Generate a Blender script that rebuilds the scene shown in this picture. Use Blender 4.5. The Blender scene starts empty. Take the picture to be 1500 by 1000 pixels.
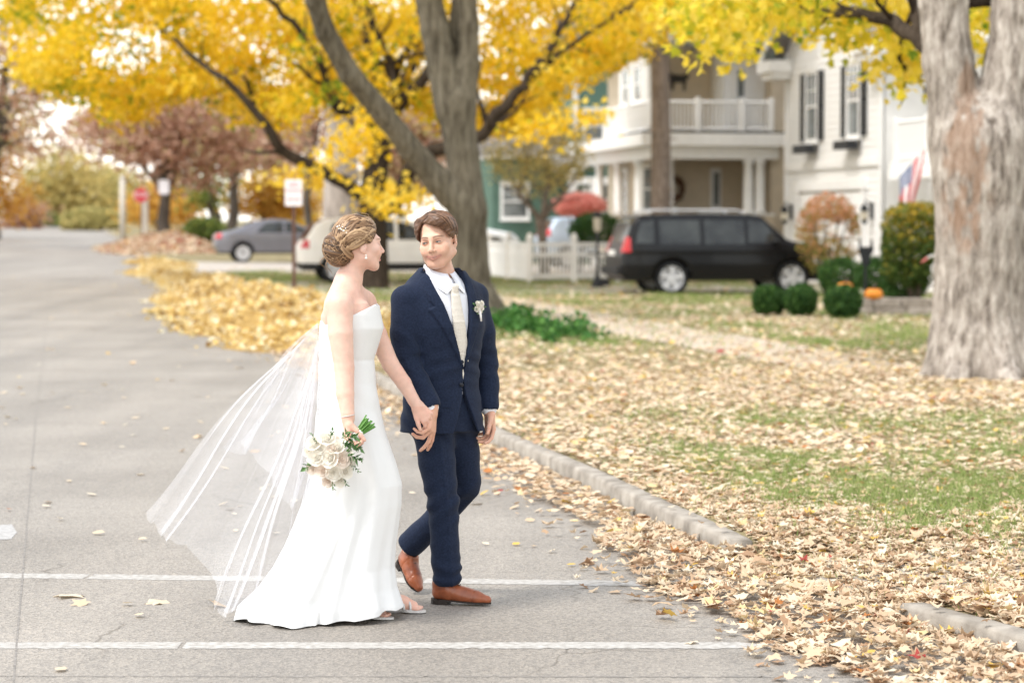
import bpy, math, random
import numpy as np
from mathutils import Vector, Matrix

random.seed(7)
RNG = np.random.default_rng(7)
SC = bpy.context.scene
COL = SC.collection
R = math.radians

# ------------------------------------------------------------------ camera
F = 3542.0                       # focal length in pixels of a 1500 px wide frame (85 mm)
CAMZ = 1.75
PITCH = math.atan(172.0 / F)
cam_d = bpy.data.cameras.new('camera')
cam = bpy.data.objects.new('camera', cam_d)
COL.objects.link(cam)
cam.location = (0, 0, CAMZ)
cam.rotation_euler = (math.pi / 2 - PITCH, 0, 0)
cam_d.lens = 85
cam_d.sensor_width = 36
cam_d.clip_end = 3000
cam_d.dof.use_dof = True
cam_d.dof.focus_distance = 10.85
cam_d.dof.aperture_fstop = 2.6
SC.camera = cam

# ------------------------------------------------------------------ sky and sun
SUN_EL, SUN_AZ = 56.0, -122.0     # azimuth: degrees clockwise from +Y to where the sun stands
w = bpy.data.worlds.new('World')
SC.world = w
w.use_nodes = True
nt = w.node_tree
bg = nt.nodes['Background']
sky = nt.nodes.new('ShaderNodeTexSky')
sky.sky_type = 'NISHITA'
sky.sun_disc = False
sky.sun_elevation = R(SUN_EL)
sky.sun_rotation = R(SUN_AZ)
sky.air_density = 1.6
sky.dust_density = 0.4
sky.ozone_density = 0.6
hs = nt.nodes.new('ShaderNodeHueSaturation')       # thin bright cloud: a nearly colourless sky
hs.inputs['Saturation'].default_value = 0.22
nt.links.new(sky.outputs[0], hs.inputs['Color'])
nt.links.new(hs.outputs[0], bg.inputs['Color'])
bg.inputs['Strength'].default_value = 0.15

sun_d = bpy.data.lights.new('sun', 'SUN')
sun_d.energy = 1.5
sun_d.angle = R(12)
sun_d.color = (1.0, 0.955, 0.89)
sun = bpy.data.objects.new('sun', sun_d)
COL.objects.link(sun)
az = R(SUN_AZ)
sv = Vector((math.sin(az) * math.cos(R(SUN_EL)), math.cos(az) * math.cos(R(SUN_EL)), math.sin(R(SUN_EL))))
sun.rotation_euler = sv.to_track_quat('Z', 'Y').to_euler()
sun.location = sv * 60

SC.view_settings.view_transform = 'Standard'
SC.view_settings.look = 'None'
SC.view_settings.gamma = 1.0
SC.view_settings.exposure = 1.18
SC.view_settings.use_curve_mapping = False
SC.render.engine = 'CYCLES'
SC.cycles.use_denoising = True
SC.cycles.max_bounces = 8
SC.cycles.diffuse_bounces = 4
SC.cycles.transmission_bounces = 4
SC.cycles.transparent_max_bounces = 24
# ------------------------------------------------------------------ places
_fw = Vector((0, math.cos(PITCH), -math.sin(PITCH)))
_up = Vector((0, math.sin(PITCH), math.cos(PITCH)))

def at(px, py, Y):
    """world point seen at pixel (px,py) of the photograph, at depth Y"""
    d = _fw + Vector((1, 0, 0)) * ((px - 750) / F) + _up * ((500 - py) / F)
    t = Y / d.y
    return Vector((0, 0, CAMZ)) + d * t

def gz(x, y):
    """height of the road surface / natural ground"""
    s = y - 2.0 * x - 48
    return 0.0075 * (np.logaddexp(0, np.asarray(s) / 8.0) * 8.0)

def gzf(x, y):
    return float(gz(x, y))

KY = np.array([-30, 2, 6, 8.5, 9.58, 10.56, 12.6, 14.2, 16, 18.95, 87, 200, 500.])
KX = np.array([19., 5.3, 3.3, 2.35, 2.0, 1.64, 1.12, .78, .45, -.16, -13.1, -34.6, -91.6])
def kerb_x(y):
    return np.interp(y, KY, KX)

# ------------------------------------------------------------------ tags
def tag(o, label=None, cat=None, group=None, kind=None):
    if label: o['label'] = label
    if cat: o['category'] = cat
    if group: o['group'] = group
    if kind: o['kind'] = kind
    return o

def empty(name, loc=(0, 0, 0), rz=0.0):
    o = bpy.data.objects.new(name, None)
    COL.objects.link(o)
    o.location = loc
    o.rotation_euler = (0, 0, rz)
    o.empty_display_size = 0.2
    return o

def link(name, me, parent=None):
    o = bpy.data.objects.new(name, me)
    COL.objects.link(o)
    if parent is not None: o.parent = parent
    return o

def mesh_np(name, V, Fc, mat=None, parent=None, smooth=True, attrs=None):
    """fast mesh from arrays; Fc is an (n,k) array or list of such arrays"""
    V = np.asarray(V, dtype=np.float32).reshape(-1, 3)
    if not isinstance(Fc, list): Fc = [Fc]
    Fc = [np.asarray(f, dtype=np.int32) for f in Fc if len(f)]
    me = bpy.data.meshes.new(name)
    nl = sum(f.size for f in Fc); npoly = sum(len(f) for f in Fc)
    me.vertices.add(len(V)); me.vertices.foreach_set('co', V.ravel())
    me.loops.add(nl); me.loops.foreach_set('vertex_index', np.concatenate([f.ravel() for f in Fc]))
    me.polygons.add(npoly)
    starts = []; c = 0
    for f in Fc:
        starts.append(c + np.arange(len(f)) * f.shape[1]); c += f.size
    me.polygons.foreach_set('loop_start', np.concatenate(starts).astype(np.int32))
    me.update(calc_edges=True)
    me.validate()
    if smooth: me.polygons.foreach_set('use_smooth', np.ones(len(me.polygons), dtype=bool))
    if attrs:
        for k, a in attrs.items():
            a = np.asarray(a, dtype=np.float32)
            if a.ndim == 1:
                at_ = me.attributes.new(k, 'FLOAT', 'POINT'); at_.data.foreach_set('value', a)
            else:
                at_ = me.attributes.new(k, 'FLOAT_COLOR', 'POINT'); at_.data.foreach_set('color', a.ravel())
    if mat: me.materials.append(mat)
    return link(name, me, parent)

# ------------------------------------------------------------------ mesh builder
class MB:
    def __init__(s):
        s.v = []; s.f = []
    def add(s, vs, fs):
        o = len(s.v); s.v += [tuple(p) for p in vs]; s.f += [tuple(i + o for i in f) for f in fs]
        return s
    def box(s, x0, y0, z0, x1, y1, z1):
        vs = [(x, y, z) for z in (z0, z1) for y in (y0, y1) for x in (x0, x1)]
        return s.add(vs, [(0, 2, 3, 1), (4, 5, 7, 6), (0, 1, 5, 4), (2, 6, 7, 3), (0, 4, 6, 2), (1, 3, 7, 5)])
    def bbox(s, x0, y0, z0, x1, y1, z1, b=0.01):
        """box with chamfered long edges in every direction (24 verts)"""
        vs = []
        X = (x0, x1); Y = (y0, y1); Z = (z0, z1)
        idx = {}
        for i in (0, 1):
            for j in (0, 1):
                for k in (0, 1):
                    sx, sy, sz = (1, -1)[i], (1, -1)[j], (1, -1)[k]
                    p = (X[i], Y[j], Z[k])
                    for a in range(3):
                        q = list(p)
                        for c, sg in ((0, sx), (1, sy), (2, sz)):
                            if c != a: q[c] += sg * b
                        idx[(i, j, k, a)] = len(vs); vs.append(tuple(q))
        fs = []
        I = idx
        for i in (0, 1):
            q = [I[(i, 0, 0, 0)], I[(i, 1, 0, 0)], I[(i, 1, 1, 0)], I[(i, 0, 1, 0)]]; fs.append(q if i else q[::-1])
            q = [I[(0, i, 0, 1)], I[(0, i, 1, 1)], I[(1, i, 1, 1)], I[(1, i, 0, 1)]]; fs.append(q if i else q[::-1])
            q = [I[(0, 0, i, 2)], I[(1, 0, i, 2)], I[(1, 1, i, 2)], I[(0, 1, i, 2)]]; fs.append(q if i else q[::-1])
        for i in (0, 1):
            for j in (0, 1):
                fs.append((I[(i, j, 0, 0)], I[(i, j, 1, 0)], I[(i, j, 1, 1)], I[(i, j, 0, 1)]))
                fs.append((I[(i, 0, j, 0)], I[(i, 1, j, 0)], I[(i, 1, j, 2)], I[(i, 0, j, 2)]))
                fs.append((I[(0, i, j, 1)], I[(1, i, j, 1)], I[(1, i, j, 2)], I[(0, i, j, 2)]))
                for k in (0, 1):
                    if j == 0 and k == 0: pass
        for i in (0, 1):
            for j in (0, 1):
                for k in (0, 1):
                    fs.append((I[(i, j, k, 0)], I[(i, j, k, 1)], I[(i, j, k, 2)]))
        return s.add(vs, fs)
    def prism(s, poly, a0, a1, axis='y'):
        """polygon of (p,q) extruded along axis; p,q are the other two axes in order"""
        n = len(poly)
        def pt(p, q, a):
            return {'x': (a, p, q), 'y': (p, a, q), 'z': (p, q, a)}[axis]
        vs = [pt(p, q, a0) for p, q in poly] + [pt(p, q, a1) for p, q in poly]
        fs = [tuple(range(n))[::-1], tuple(range(n, 2 * n))] + [(i, (i + 1) % n, n + (i + 1) % n, n + i) for i in range(n)]
        return s.add(vs, fs)
    def tube(s, pts, rad, n=8, cap=True):
        pts = [Vector(p) for p in pts]
        if not hasattr(rad, '__len__'): rad = [rad] * len(pts)
        t0 = (pts[1] - pts[0]).normalized()
        ref = Vector((0, 0, 1)) if abs(t0.z) < 0.9 else Vector((1, 0, 0))
        u = t0.cross(ref).normalized()
        vs = []; fs = []
        for i, p in enumerate(pts):
            t = (pts[min(i + 1, len(pts) - 1)] - pts[max(i - 1, 0)]).normalized()
            u = (u - t * u.dot(t)).normalized()
            v = t.cross(u)
            for k in range(n):
                a = 2 * math.pi * k / n
                vs.append(p + (u * math.cos(a) + v * math.sin(a)) * rad[i])
        for i in range(len(pts) - 1):
            for k in range(n):
                k2 = (k + 1) % n
                fs.append((i * n + k, i * n + k2, (i + 1) * n + k2, (i + 1) * n + k))
        if cap:
            fs.append(tuple(range(n))[::-1]); e = (len(pts) - 1) * n
            fs.append(tuple(range(e, e + n)))
        return s.add(vs, fs)
    def lathe(s, prof, c=(0, 0, 0), n=16, axis='z', cap=True):
        """profile of (r,h) turned about an axis through c"""
        vs = []; fs = []
        for r_, h in prof:
            for k in range(n):
                a = 2 * math.pi * k / n
                p = {'z': (r_ * math.cos(a), r_ * math.sin(a), h), 'y': (r_ * math.cos(a), h, r_ * math.sin(a)),
                     'x': (h, r_ * math.cos(a), r_ * math.sin(a))}[axis]
                vs.append((p[0] + c[0], p[1] + c[1], p[2] + c[2]))
        for i in range(len(prof) - 1):
            for k in range(n):
                k2 = (k + 1) % n
                fs.append((i * n + k, i * n + k2, (i + 1) * n + k2, (i + 1) * n + k))
        if cap:
            fs.append(tuple(range(n))[::-1]); e = (len(prof) - 1) * n
            fs.append(tuple(range(e, e + n)))
        return s.add(vs, fs)
    def sphere(s, c, r, n=10, m=6):
        if not hasattr(r, '__len__'): r = (r, r, r)
        prof = []
        vs = []; fs = []
        for i in range(m + 1):
            t = math.pi * i / m
            for k in range(n):
                a = 2 * math.pi * k / n
                vs.append((c[0] + r[0] * max(math.sin(t), .001) * math.cos(a), c[1] + r[1] * max(math.sin(t), .001) * math.sin(a), c[2] - r[2] * math.cos(t)))
        for i in range(m):
            for k in range(n):
                k2 = (k + 1) % n
                fs.append((i * n + k, i * n + k2, (i + 1) * n + k2, (i + 1) * n + k))
        return s.add(vs, fs)
    def build(s, name, mat=None, parent=None, smooth=False):
        me = bpy.data.meshes.new(name)
        me.from_pydata(s.v, [], s.f)
        me.update()
        if smooth:
            me.polygons.foreach_set('use_smooth', np.ones(len(me.polygons), dtype=bool))
        if mat: me.materials.append(mat)
        return link(name, me, parent)
    def mesh(s, name, mat=None, smooth=False):
        me = bpy.data.meshes.new(name)
        me.from_pydata(s.v, [], s.f); me.update()
        if smooth: me.polygons.foreach_set('use_smooth', np.ones(len(me.polygons), dtype=bool))
        if mat: me.materials.append(mat)
        return me

# ------------------------------------------------------------------ materials
MATS = {}
def _new(name):
    m = bpy.data.materials.new(name); m.use_nodes = True
    MATS[name] = m
    return m, m.node_tree, m.node_tree.nodes['Principled BSDF']

def mat(name, col, rough=0.6, var=0.12, scale=6.0, bump=0.0, bscale=40.0, spec=0.3, metal=0.0, col2=None, stretch=(1, 1, 1),
        detail=4, bdist=0.01, coat=0.0, sss=0.0, sheen=0.0, trans=0.0):
    """procedural surface: base colour broken up by noise, with fine relief"""
    m, t, b = _new(name)
    N = t.nodes; L = t.links
    tc = N.new('ShaderNodeTexCoord'); mp = N.new('ShaderNodeMapping')
    mp.inputs['Scale'].default_value = stretch
    L.new(tc.outputs['Object'], mp.inputs['Vector'])
    nz = N.new('ShaderNodeTexNoise'); nz.inputs['Scale'].default_value = scale; nz.inputs['Detail'].default_value = detail
    L.new(mp.outputs[0], nz.inputs['Vector'])
    rp = N.new('ShaderNodeValToRGB')
    c1 = [max(0, c * (1 - var)) for c in col]
    c2 = list(col2) if col2 else [min(1, c * (1 + var)) for c in col]
    rp.color_ramp.elements[0].position = .3; rp.color_ramp.elements[1].position = .7
    rp.color_ramp.elements[0].color = (*c1, 1); rp.color_ramp.elements[1].color = (*c2, 1)
    L.new(nz.outputs['Fac'], rp.inputs['Fac'])
    L.new(rp.outputs['Color'], b.inputs['Base Color'])
    b.inputs['Roughness'].default_value = rough
    b.inputs['Specular IOR Level'].default_value = spec
    b.inputs['Metallic'].default_value = metal
    b.inputs['Coat Weight'].default_value = coat
    b.inputs['Sheen Weight'].default_value = sheen
    if sss:
        b.inputs['Subsurface Weight'].default_value = sss
        b.inputs['Subsurface Radius'].default_value = (0.012, 0.005, 0.003)
        b.inputs['Subsurface Scale'].default_value = 0.6
    if bump:
        n2 = N.new('ShaderNodeTexNoise'); n2.inputs['Scale'].default_value = bscale; n2.inputs['Detail'].default_value = 6
        L.new(mp.outputs[0], n2.inputs['Vector'])
        bp = N.new('ShaderNodeBump'); bp.inputs['Strength'].default_value = bump; bp.inputs['Distance'].default_value = bdist
        L.new(n2.outputs['Fac'], bp.inputs['Height']); L.new(bp.outputs[0], b.inputs['Normal'])
    return m

def leaf_mat(name, stops, trans=0.45, rough=0.6, attr='tint'):
    """thin leaf: colour by a per-leaf attribute, light passes through"""
    m, t, b = _new(name)
    N = t.nodes; L = t.links
    a = N.new('ShaderNodeAttribute'); a.attribute_name = attr
    rp = N.new('ShaderNodeValToRGB')
    e = rp.color_ramp.elements
    while len(e) < len(stops): e.new(0.5)
    for i, (p, c) in enumerate(stops):
        e[i].position = p; e[i].color = (*c, 1)
    L.new(a.outputs['Fac'], rp.inputs['Fac'])
    L.new(rp.outputs[0], b.inputs['Base Color'])
    b.inputs['Roughness'].default_value = rough
    b.inputs['Specular IOR Level'].default_value = 0.2
    tr = N.new('ShaderNodeBsdfTranslucent'); L.new(rp.outputs[0], tr.inputs['Color'])
    mx = N.new('ShaderNodeMixShader'); mx.inputs[0].default_value = trans
    L.new(b.outputs[0], mx.inputs[1]); L.new(tr.outputs[0], mx.inputs[2])
    L.new(mx.outputs[0], N['Material Output'].inputs['Surface'])
    return m

# ------------------------------------------------------------------ noise
_LAT = np.random.default_rng(11).random((32, 32, 32)).astype(np.float32)
def vnoise(x, y, z):
    xi = np.floor(x).astype(np.int32); yi = np.floor(y).astype(np.int32); zi = np.floor(z).astype(np.int32)
    fx = x - xi; fy = y - yi; fz = z - zi
    fx = fx * fx * (3 - 2 * fx); fy = fy * fy * (3 - 2 * fy); fz = fz * fz * (3 - 2 * fz)
    x0 = xi & 31; x1 = (xi + 1) & 31; y0 = yi & 31; y1 = (yi + 1) & 31; z0 = zi & 31; z1 = (zi + 1) & 31
    a = _LAT[x0, y0, z0] * (1 - fx) + _LAT[x1, y0, z0] * fx
    b = _LAT[x0, y1, z0] * (1 - fx) + _LAT[x1, y1, z0] * fx
    c = _LAT[x0, y0, z1] * (1 - fx) + _LAT[x1, y0, z1] * fx
    d = _LAT[x0, y1, z1] * (1 - fx) + _LAT[x1, y1, z1] * fx
    a = a * (1 - fy) + b * fy; c = c * (1 - fy) + d * fy
    return (a * (1 - fz) + c * fz) * 2 - 1
def fbm(x, y, z, o=4):
    s = 0; a = 1.0; n = 0
    for _ in range(o):
        s = s + a * vnoise(x, y, z); n += a
        x, y, z, a = x * 2.03 + 7.1, y * 2.03 + 3.7, z * 2.03 + 5.3, a * .5
    return s / n

# ------------------------------------------------------------------ implicit modelling (continuous bodies)
def smin(a, b, k):
    if k <= 1e-6: return np.minimum(a, b)
    h = np.clip(.5 + .5 * (b - a) / k, 0, 1)
    return b * (1 - h) + a * h - k * h * (1 - h)

class SDF:
    """union / difference of rounded shapes on a lattice of bricks, polygonised to one closed surface"""
    B = 20
    def __init__(s, h):
        s.h = h; s.p = []
    def _add(s, f, lo, hi, k, op):
        s.p.append((f, np.array(lo, float) - k - 3 * s.h, np.array(hi, float) + k + 3 * s.h, k, op)); return s
    def cap(s, a, b, ra, rb=None, k=0.0, op='u'):
        rb = ra if rb is None else rb
        a = np.array(a, float); b = np.array(b, float); ab = b - a; L2 = max(ab @ ab, 1e-12)
        def f(x, y, z):
            t = np.clip(((x - a[0]) * ab[0] + (y - a[1]) * ab[1] + (z - a[2]) * ab[2]) / L2, 0, 1)
            return np.sqrt((x - a[0] - t * ab[0]) ** 2 + (y - a[1] - t * ab[1]) ** 2 + (z - a[2] - t * ab[2]) ** 2) - (ra + (rb - ra) * t)
        m = max(ra, rb)
        return s._add(f, np.minimum(a, b) - m, np.maximum(a, b) + m, k, op)
    def chain(s, pts, rad, k=0.02, op='u', k0=None):
        for i in range(len(pts) - 1):
            s.cap(pts[i], pts[i + 1], rad[i], rad[i + 1], k if (i or k0 is None) else k0, op)
        return s
    def ell(s, c, r, k=0.0, op='u', rot=None):
        c = np.array(c, float); r = np.array(r, float)
        M_ = np.array(rot.to_3x3()) if rot is not None else None
        def f(x, y, z):
            x = x - c[0]; y = y - c[1]; z = z - c[2]
            if M_ is not None:
                x, y, z = (M_[0, 0] * x + M_[1, 0] * y + M_[2, 0] * z, M_[0, 1] * x + M_[1, 1] * y + M_[2, 1] * z, M_[0, 2] * x + M_[1, 2] * y + M_[2, 2] * z)
            k0 = np.sqrt((x / r[0]) ** 2 + (y / r[1]) ** 2 + (z / r[2]) ** 2)
            k1 = np.sqrt((x / r[0] ** 2) ** 2 + (y / r[1] ** 2) ** 2 + (z / r[2] ** 2) ** 2) + 1e-9
            return k0 * (k0 - 1) / k1
        m = r.max() if M_ is not None else r
        return s._add(f, c - m, c + m, k, op)
    def loft(s, zs, cx, cy, a, b, yaw=0.0, k=0.0, op='u', n=2.0):
        """stack of (super)ellipses over z: half-widths a (across) and b (front-back), turned by yaw"""
        zs, cx, cy, a, b = [np.array(q, float) for q in (zs, cx, cy, a, b)]
        ca, sa = math.cos(yaw), math.sin(yaw)
        def f(x, y, z):
            X = x - np.interp(z, zs, cx); Y = y - np.interp(z, zs, cy)
            A = np.interp(z, zs, a); Bq = np.interp(z, zs, b)
            u = X * ca + Y * sa; v = -X * sa + Y * ca
            e = (np.abs(u / A) ** n + np.abs(v / Bq) ** n) ** (1 / n)
            g = np.sqrt((u / A ** 2) ** 2 + (v / Bq ** 2) ** 2) / np.maximum(np.sqrt((u / A) ** 2 + (v / Bq) ** 2), 1e-4)
            d = (e - 1) / np.maximum(g, 1e-3)
            d = np.where(e < .25, -np.minimum(A, Bq) * (1 - e), d)
            dz = np.maximum(zs[0] - z, z - zs[-1])
            return np.maximum(d, dz)
        m = max(a.max(), b.max())
        return s._add(f, (cx.min() - m, cy.min() - m, zs[0]), (cx.max() + m, cy.max() + m, zs[-1]), k, op)
    def fn(s, f, lo, hi, k=0.0, op='u'):
        return s._add(f, lo, hi, k, op)
    def disp(s, f, lo=None, hi=None):
        big = 1e3
        return s._add(f, lo if lo is not None else (-big,) * 3, hi if hi is not None else (big,) * 3, 0, 'd')
    def eval(s, x, y, z, plist=None):
        d = np.full(np.broadcast(x, y, z).shape, 10.0, dtype=np.float32)
        for f, lo, hi, k, op in (plist if plist is not None else s.p):
            if op == 'd': d = d + f(x, y, z)
            elif op == 'u': d = smin(d, f(x, y, z), k)
            elif op == 's': d = -smin(-d, f(x, y, z), k)
            elif op == 'i': d = -smin(-d, -f(x, y, z), k)
        return d
    def mesh(s):
        h, B = s.h, s.B
        un = [p for p in s.p if p[4] == 'u']
        lo = np.min([p[1] for p in un], axis=0); hi = np.max([p[2] for p in un], axis=0)
        base = np.floor(lo / h).astype(int) - 1
        nb = np.ceil((hi / h - base + 2) / B).astype(int)
        verts = []; vkeys = []; quads = []
        W = np.int64(1) << 20
        def key(i, j, k): return (i.astype(np.int64) + 500000) * W * W + (j.astype(np.int64) + 500000) * W + (k.astype(np.int64) + 500000)
        for bi in range(nb[0]):
            for bj in range(nb[1]):
                for bk in range(nb[2]):
                    i0 = base + np.array([bi, bj, bk]) * B
                    l = i0 * h; hgh = (i0 + B + 1) * h
                    pl = [p for p in s.p if np.all(p[1] <= hgh) and np.all(p[2] >= l)]
                    if not any(p[4] == 'u' for p in pl): continue
                    c = (l + hgh) / 2
                    dc = float(s.eval(np.float32(c[0]), np.float32(c[1]), np.float32(c[2]), pl))
                    if abs(dc) > B * h * 1.35: continue
                    ax = [(i0[q] + np.arange(B + 1)).astype(np.float32) * np.float32(h) for q in range(3)]
                    x, y, z = np.meshgrid(*ax, indexing='ij', sparse=False)
                    d = s.eval(x, y, z, pl)
                    n = d < 0
                    if n.all() or not n.any(): continue
                    c8 = [n[a:a + B, b:b + B, e:e + B] for a in (0, 1) for b in (0, 1) for e in (0, 1)]
                    sm = sum(q.astype(np.int8) for q in c8)
                    ci, cj, ck = np.nonzero((sm > 0) & (sm < 8))
                    acc = np.zeros((len(ci), 3)); cnt = np.zeros(len(ci))
                    for axn in range(3):
                        o1, o2 = [q for q in range(3) if q != axn]
                        for p1 in (0, 1):
                            for p2 in (0, 1):
                                off = [0, 0, 0]; off[o1] = p1; off[o2] = p2
                                off2 = list(off); off2[axn] = 1
                                v0 = d[ci + off[0], cj + off[1], ck + off[2]]; v1 = d[ci + off2[0], cj + off2[1], ck + off2[2]]
                                m = (v0 < 0) != (v1 < 0)
                                t = np.where(m, v0 / np.where(m, v0 - v1, 1), 0)
                                p = np.tile(np.array(off, float), (len(ci), 1)); p[:, axn] = t
                                acc += np.where(m[:, None], p, 0); cnt += m
                    P = (np.stack([ci, cj, ck], 1) + acc / cnt[:, None] + i0) * h
                    verts.append(P); vkeys.append(key(ci + i0[0], cj + i0[1], ck + i0[2]))
                    for axn in range(3):
                        sl0 = [slice(0, B)] * 3; sl1 = list(sl0); sl1[axn] = slice(1, B + 1)
                        e0 = n[tuple(sl0)]; e1 = n[tuple(sl1)]
                        for rev, msk in ((False, e0 & ~e1), (True, ~e0 & e1)):
                            g = np.stack(np.nonzero(msk), 1) + i0
                            if not len(g): continue
                            o1, o2 = (axn + 1) % 3, (axn + 2) % 3
                            q = []
                            for d1, d2 in ((-1, -1), (0, -1), (0, 0), (-1, 0)):
                                gg = g.copy(); gg[:, o1] += d1; gg[:, o2] += d2
                                q.append(key(gg[:, 0], gg[:, 1], gg[:, 2]))
                            q = np.stack(q if not rev else q[::-1], 1)
                            quads.append(q)
        V = np.concatenate(verts); K = np.concatenate(vkeys); Q = np.concatenate(quads)
        o = np.argsort(K); K = K[o]; V = V[o]
        idx = np.clip(np.searchsorted(K, Q), 0, len(K) - 1)
        ok = (K[idx] == Q).all(1)
        return V, idx[ok]

def relax(V, Q, it=2, lam=0.5):
    """a little smoothing of a polygonised surface"""
    n = len(V)
    a = np.concatenate([Q[:, [0, 1]], Q[:, [1, 2]], Q[:, [2, 3]], Q[:, [3, 0]]])
    for _ in range(it):
        S = np.zeros((n, 3)); c = np.zeros(n)
        for q in range(3):
            S[:, q] = np.bincount(a[:, 0], V[a[:, 1], q], n) + np.bincount(a[:, 1], V[a[:, 0], q], n)
        c = np.bincount(a[:, 0], minlength=n) + np.bincount(a[:, 1], minlength=n)
        V = V + lam * (S / np.maximum(c, 1)[:, None] - V)
    return V
# ================================================================== ground, road, kerb, drives
def asphalt():
    m, t, b = _new('old_asphalt'); N = t.nodes; L = t.links
    tc = N.new('ShaderNodeTexCoord'); O = tc.outputs['Object']
    def noise(sc, det=4, v=None):
        n = N.new('ShaderNodeTexNoise'); n.inputs['Scale'].default_value = sc; n.inputs['Detail'].default_value = det
        L.new(v or O, n.inputs['Vector']); return n.outputs['Fac']
    def ramp(src, stops):
        r_ = N.new('ShaderNodeValToRGB'); e = r_.color_ramp.elements
        while len(e) < len(stops): e.new(.5)
        for i, (p, c) in enumerate(stops): e[i].position = p; e[i].color = (*c, 1)
        L.new(src, r_.inputs['Fac']); return r_.outputs[0]
    def mul(a, c, f=1.0, mode='MULTIPLY'):
        x = N.new('ShaderNodeMix'); x.data_type = 'RGBA'; x.blend_type = mode; x.inputs[0].default_value = f
        L.new(a, x.inputs[6]); L.new(c, x.inputs[7]); return x.outputs[2]
    base = ramp(noise(.55, 5), [(.3, (.245, .222, .196)), (.7, (.330, .302, .270))])
    # long stains along the direction of travel
    mp = N.new('ShaderNodeMapping'); mp.inputs['Rotation'].default_value = (0, 0, R(-10.8)); mp.inputs['Scale'].default_value = (1.2, .10, 1); L.new(O, mp.inputs['Vector'])
    base = mul(base, ramp(noise(1.1, 4, mp.outputs[0]), [(.28, (.80, .80, .80)), (.72, (1.10, 1.09, 1.08))]))
    # stones in the mix
    vo = N.new('ShaderNodeTexVoronoi'); vo.inputs['Scale'].default_value = 85; L.new(O, vo.inputs['Vector'])
    st = ramp(vo.outputs['Color'], [(.15, (.66, .65, .64)), (.5, (1.0, .99, .97)), (.9, (1.32, 1.28, 1.22))])
    base = mul(base, st, .85)
    base = mul(base, ramp(noise(160, 2), [(.35, (.62, .61, .60)), (.55, (1.06, 1.06, 1.06))]), .7)
    # hairline cracks
    wn = N.new('ShaderNodeTexNoise'); wn.inputs['Scale'].default_value = 3; L.new(O, wn.inputs['Vector'])
    ad = N.new('ShaderNodeMixRGB'); ad.inputs[0].default_value = .25; L.new(O, ad.inputs[1]); L.new(wn.outputs['Color'], ad.inputs[2])
    vc = N.new('ShaderNodeTexVoronoi'); vc.feature = 'DISTANCE_TO_EDGE'; vc.inputs['Scale'].default_value = .85; L.new(ad.outputs[0], vc.inputs['Vector'])
    ck = ramp(vc.outputs['Distance'], [(0.0, (.55, .53, .50)), (.007, (1, 1, 1))])
    gate = ramp(noise(.8, 2), [(.52, (0, 0, 0)), (.62, (1, 1, 1))])
    x = N.new('ShaderNodeMix'); x.data_type = 'RGBA'; x.inputs[7].default_value = (1, 1, 1, 1); L.new(gate, x.inputs[0]); L.new(ck, x.inputs[7]); x.inputs[6].default_value = (1, 1, 1, 1)
    base = mul(base, x.outputs[2])
    L.new(base, b.inputs['Base Color']); b.inputs['Roughness'].default_value = .62; b.inputs['Specular IOR Level'].default_value = .5
    bp = N.new('ShaderNodeBump'); bp.inputs['Strength'].default_value = .55; bp.inputs['Distance'].default_value = .006
    L.new(vo.outputs['Distance'], bp.inputs['Height']); L.new(bp.outputs[0], b.inputs['Normal'])
    return m
M_ASPH = asphalt()
M_SOIL = mat('thatch_and_soil', (.25, .19, .11), .9, .3, 3.0, .5, 60, .1, col2=(.33, .29, .16), bdist=.03)
M_TURF = mat('turf', (.095, .125, .035), .9, .35, 1.3, .6, 90, .1, col2=(.19, .185, .075), bdist=.04)
M_CONC = mat('weathered_concrete', (.27, .235, .195), .85, .3, 7, .5, 120, .2, col2=(.39, .35, .30), bdist=.008)
M_DRIVE = mat('drive_concrete', (.44, .395, .35), .85, .15, 1.5, .2, 80, .2)
M_WALK = mat('walk_concrete', (.46, .385, .31), .85, .2, 3, .3, 80, .2)
M_PAINT = mat('worn_road_paint', (.33, .305, .275), .75, .10, 30, .3, 150, .25, col2=(.50, .48, .45), detail=8)

YS = np.concatenate([np.arange(-12, 8, 2.0), np.arange(8, 24, .25), np.arange(24, 90, 1.0), np.arange(90, 200, 5.0), np.arange(200, 421, 20.0)])
def strip(name, xa, xb, dz, m, nx=2, ys=YS, zfun=None):
    """sheet between two edges given as functions of y"""
    V = []; 
    for y in ys:
        a, b = float(xa(y)), float(xb(y))
        for i in range(nx):
            x = a + (b - a) * (i / (nx - 1)) ** 1.0
            V.append((x, y, gzf(x, y) + dz + (zfun(x, y) if zfun else 0)))
    n = len(ys); ii, kk = np.meshgrid(np.arange(n - 1), np.arange(nx - 1), indexing='ij')
    Q = np.stack([ii * nx + kk, ii * nx + kk + 1, (ii + 1) * nx + kk + 1, (ii + 1) * nx + kk], -1).reshape(-1, 4)
    return tag(mesh_np(name, V, Q, m), kind='structure')

# one broad sheet to the horizon
gx = np.concatenate([np.linspace(-900, -150, 6), np.linspace(-120, 120, 60), np.linspace(150, 900, 6)])
gy = np.concatenate([np.linspace(-300, -20, 4), np.linspace(0, 420, 100), np.linspace(480, 1400, 6)])
GXX, GYY = np.meshgrid(gx, gy, indexing='xy')
GZZ = np.minimum(gz(np.clip(GXX, -90, 90), np.clip(GYY, -50, 420)), 2.2) - .10
ii, kk = np.meshgrid(np.arange(len(gy) - 1), np.arange(len(gx) - 1), indexing='ij'); nx_ = len(gx)
tag(mesh_np('ground', np.stack([GXX, GYY, GZZ], -1).reshape(-1, 3), np.stack([ii * nx_ + kk, ii * nx_ + kk + 1, (ii + 1) * nx_ + kk + 1, (ii + 1) * nx_ + kk], -1).reshape(-1, 4), M_TURF), kind='structure')

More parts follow.
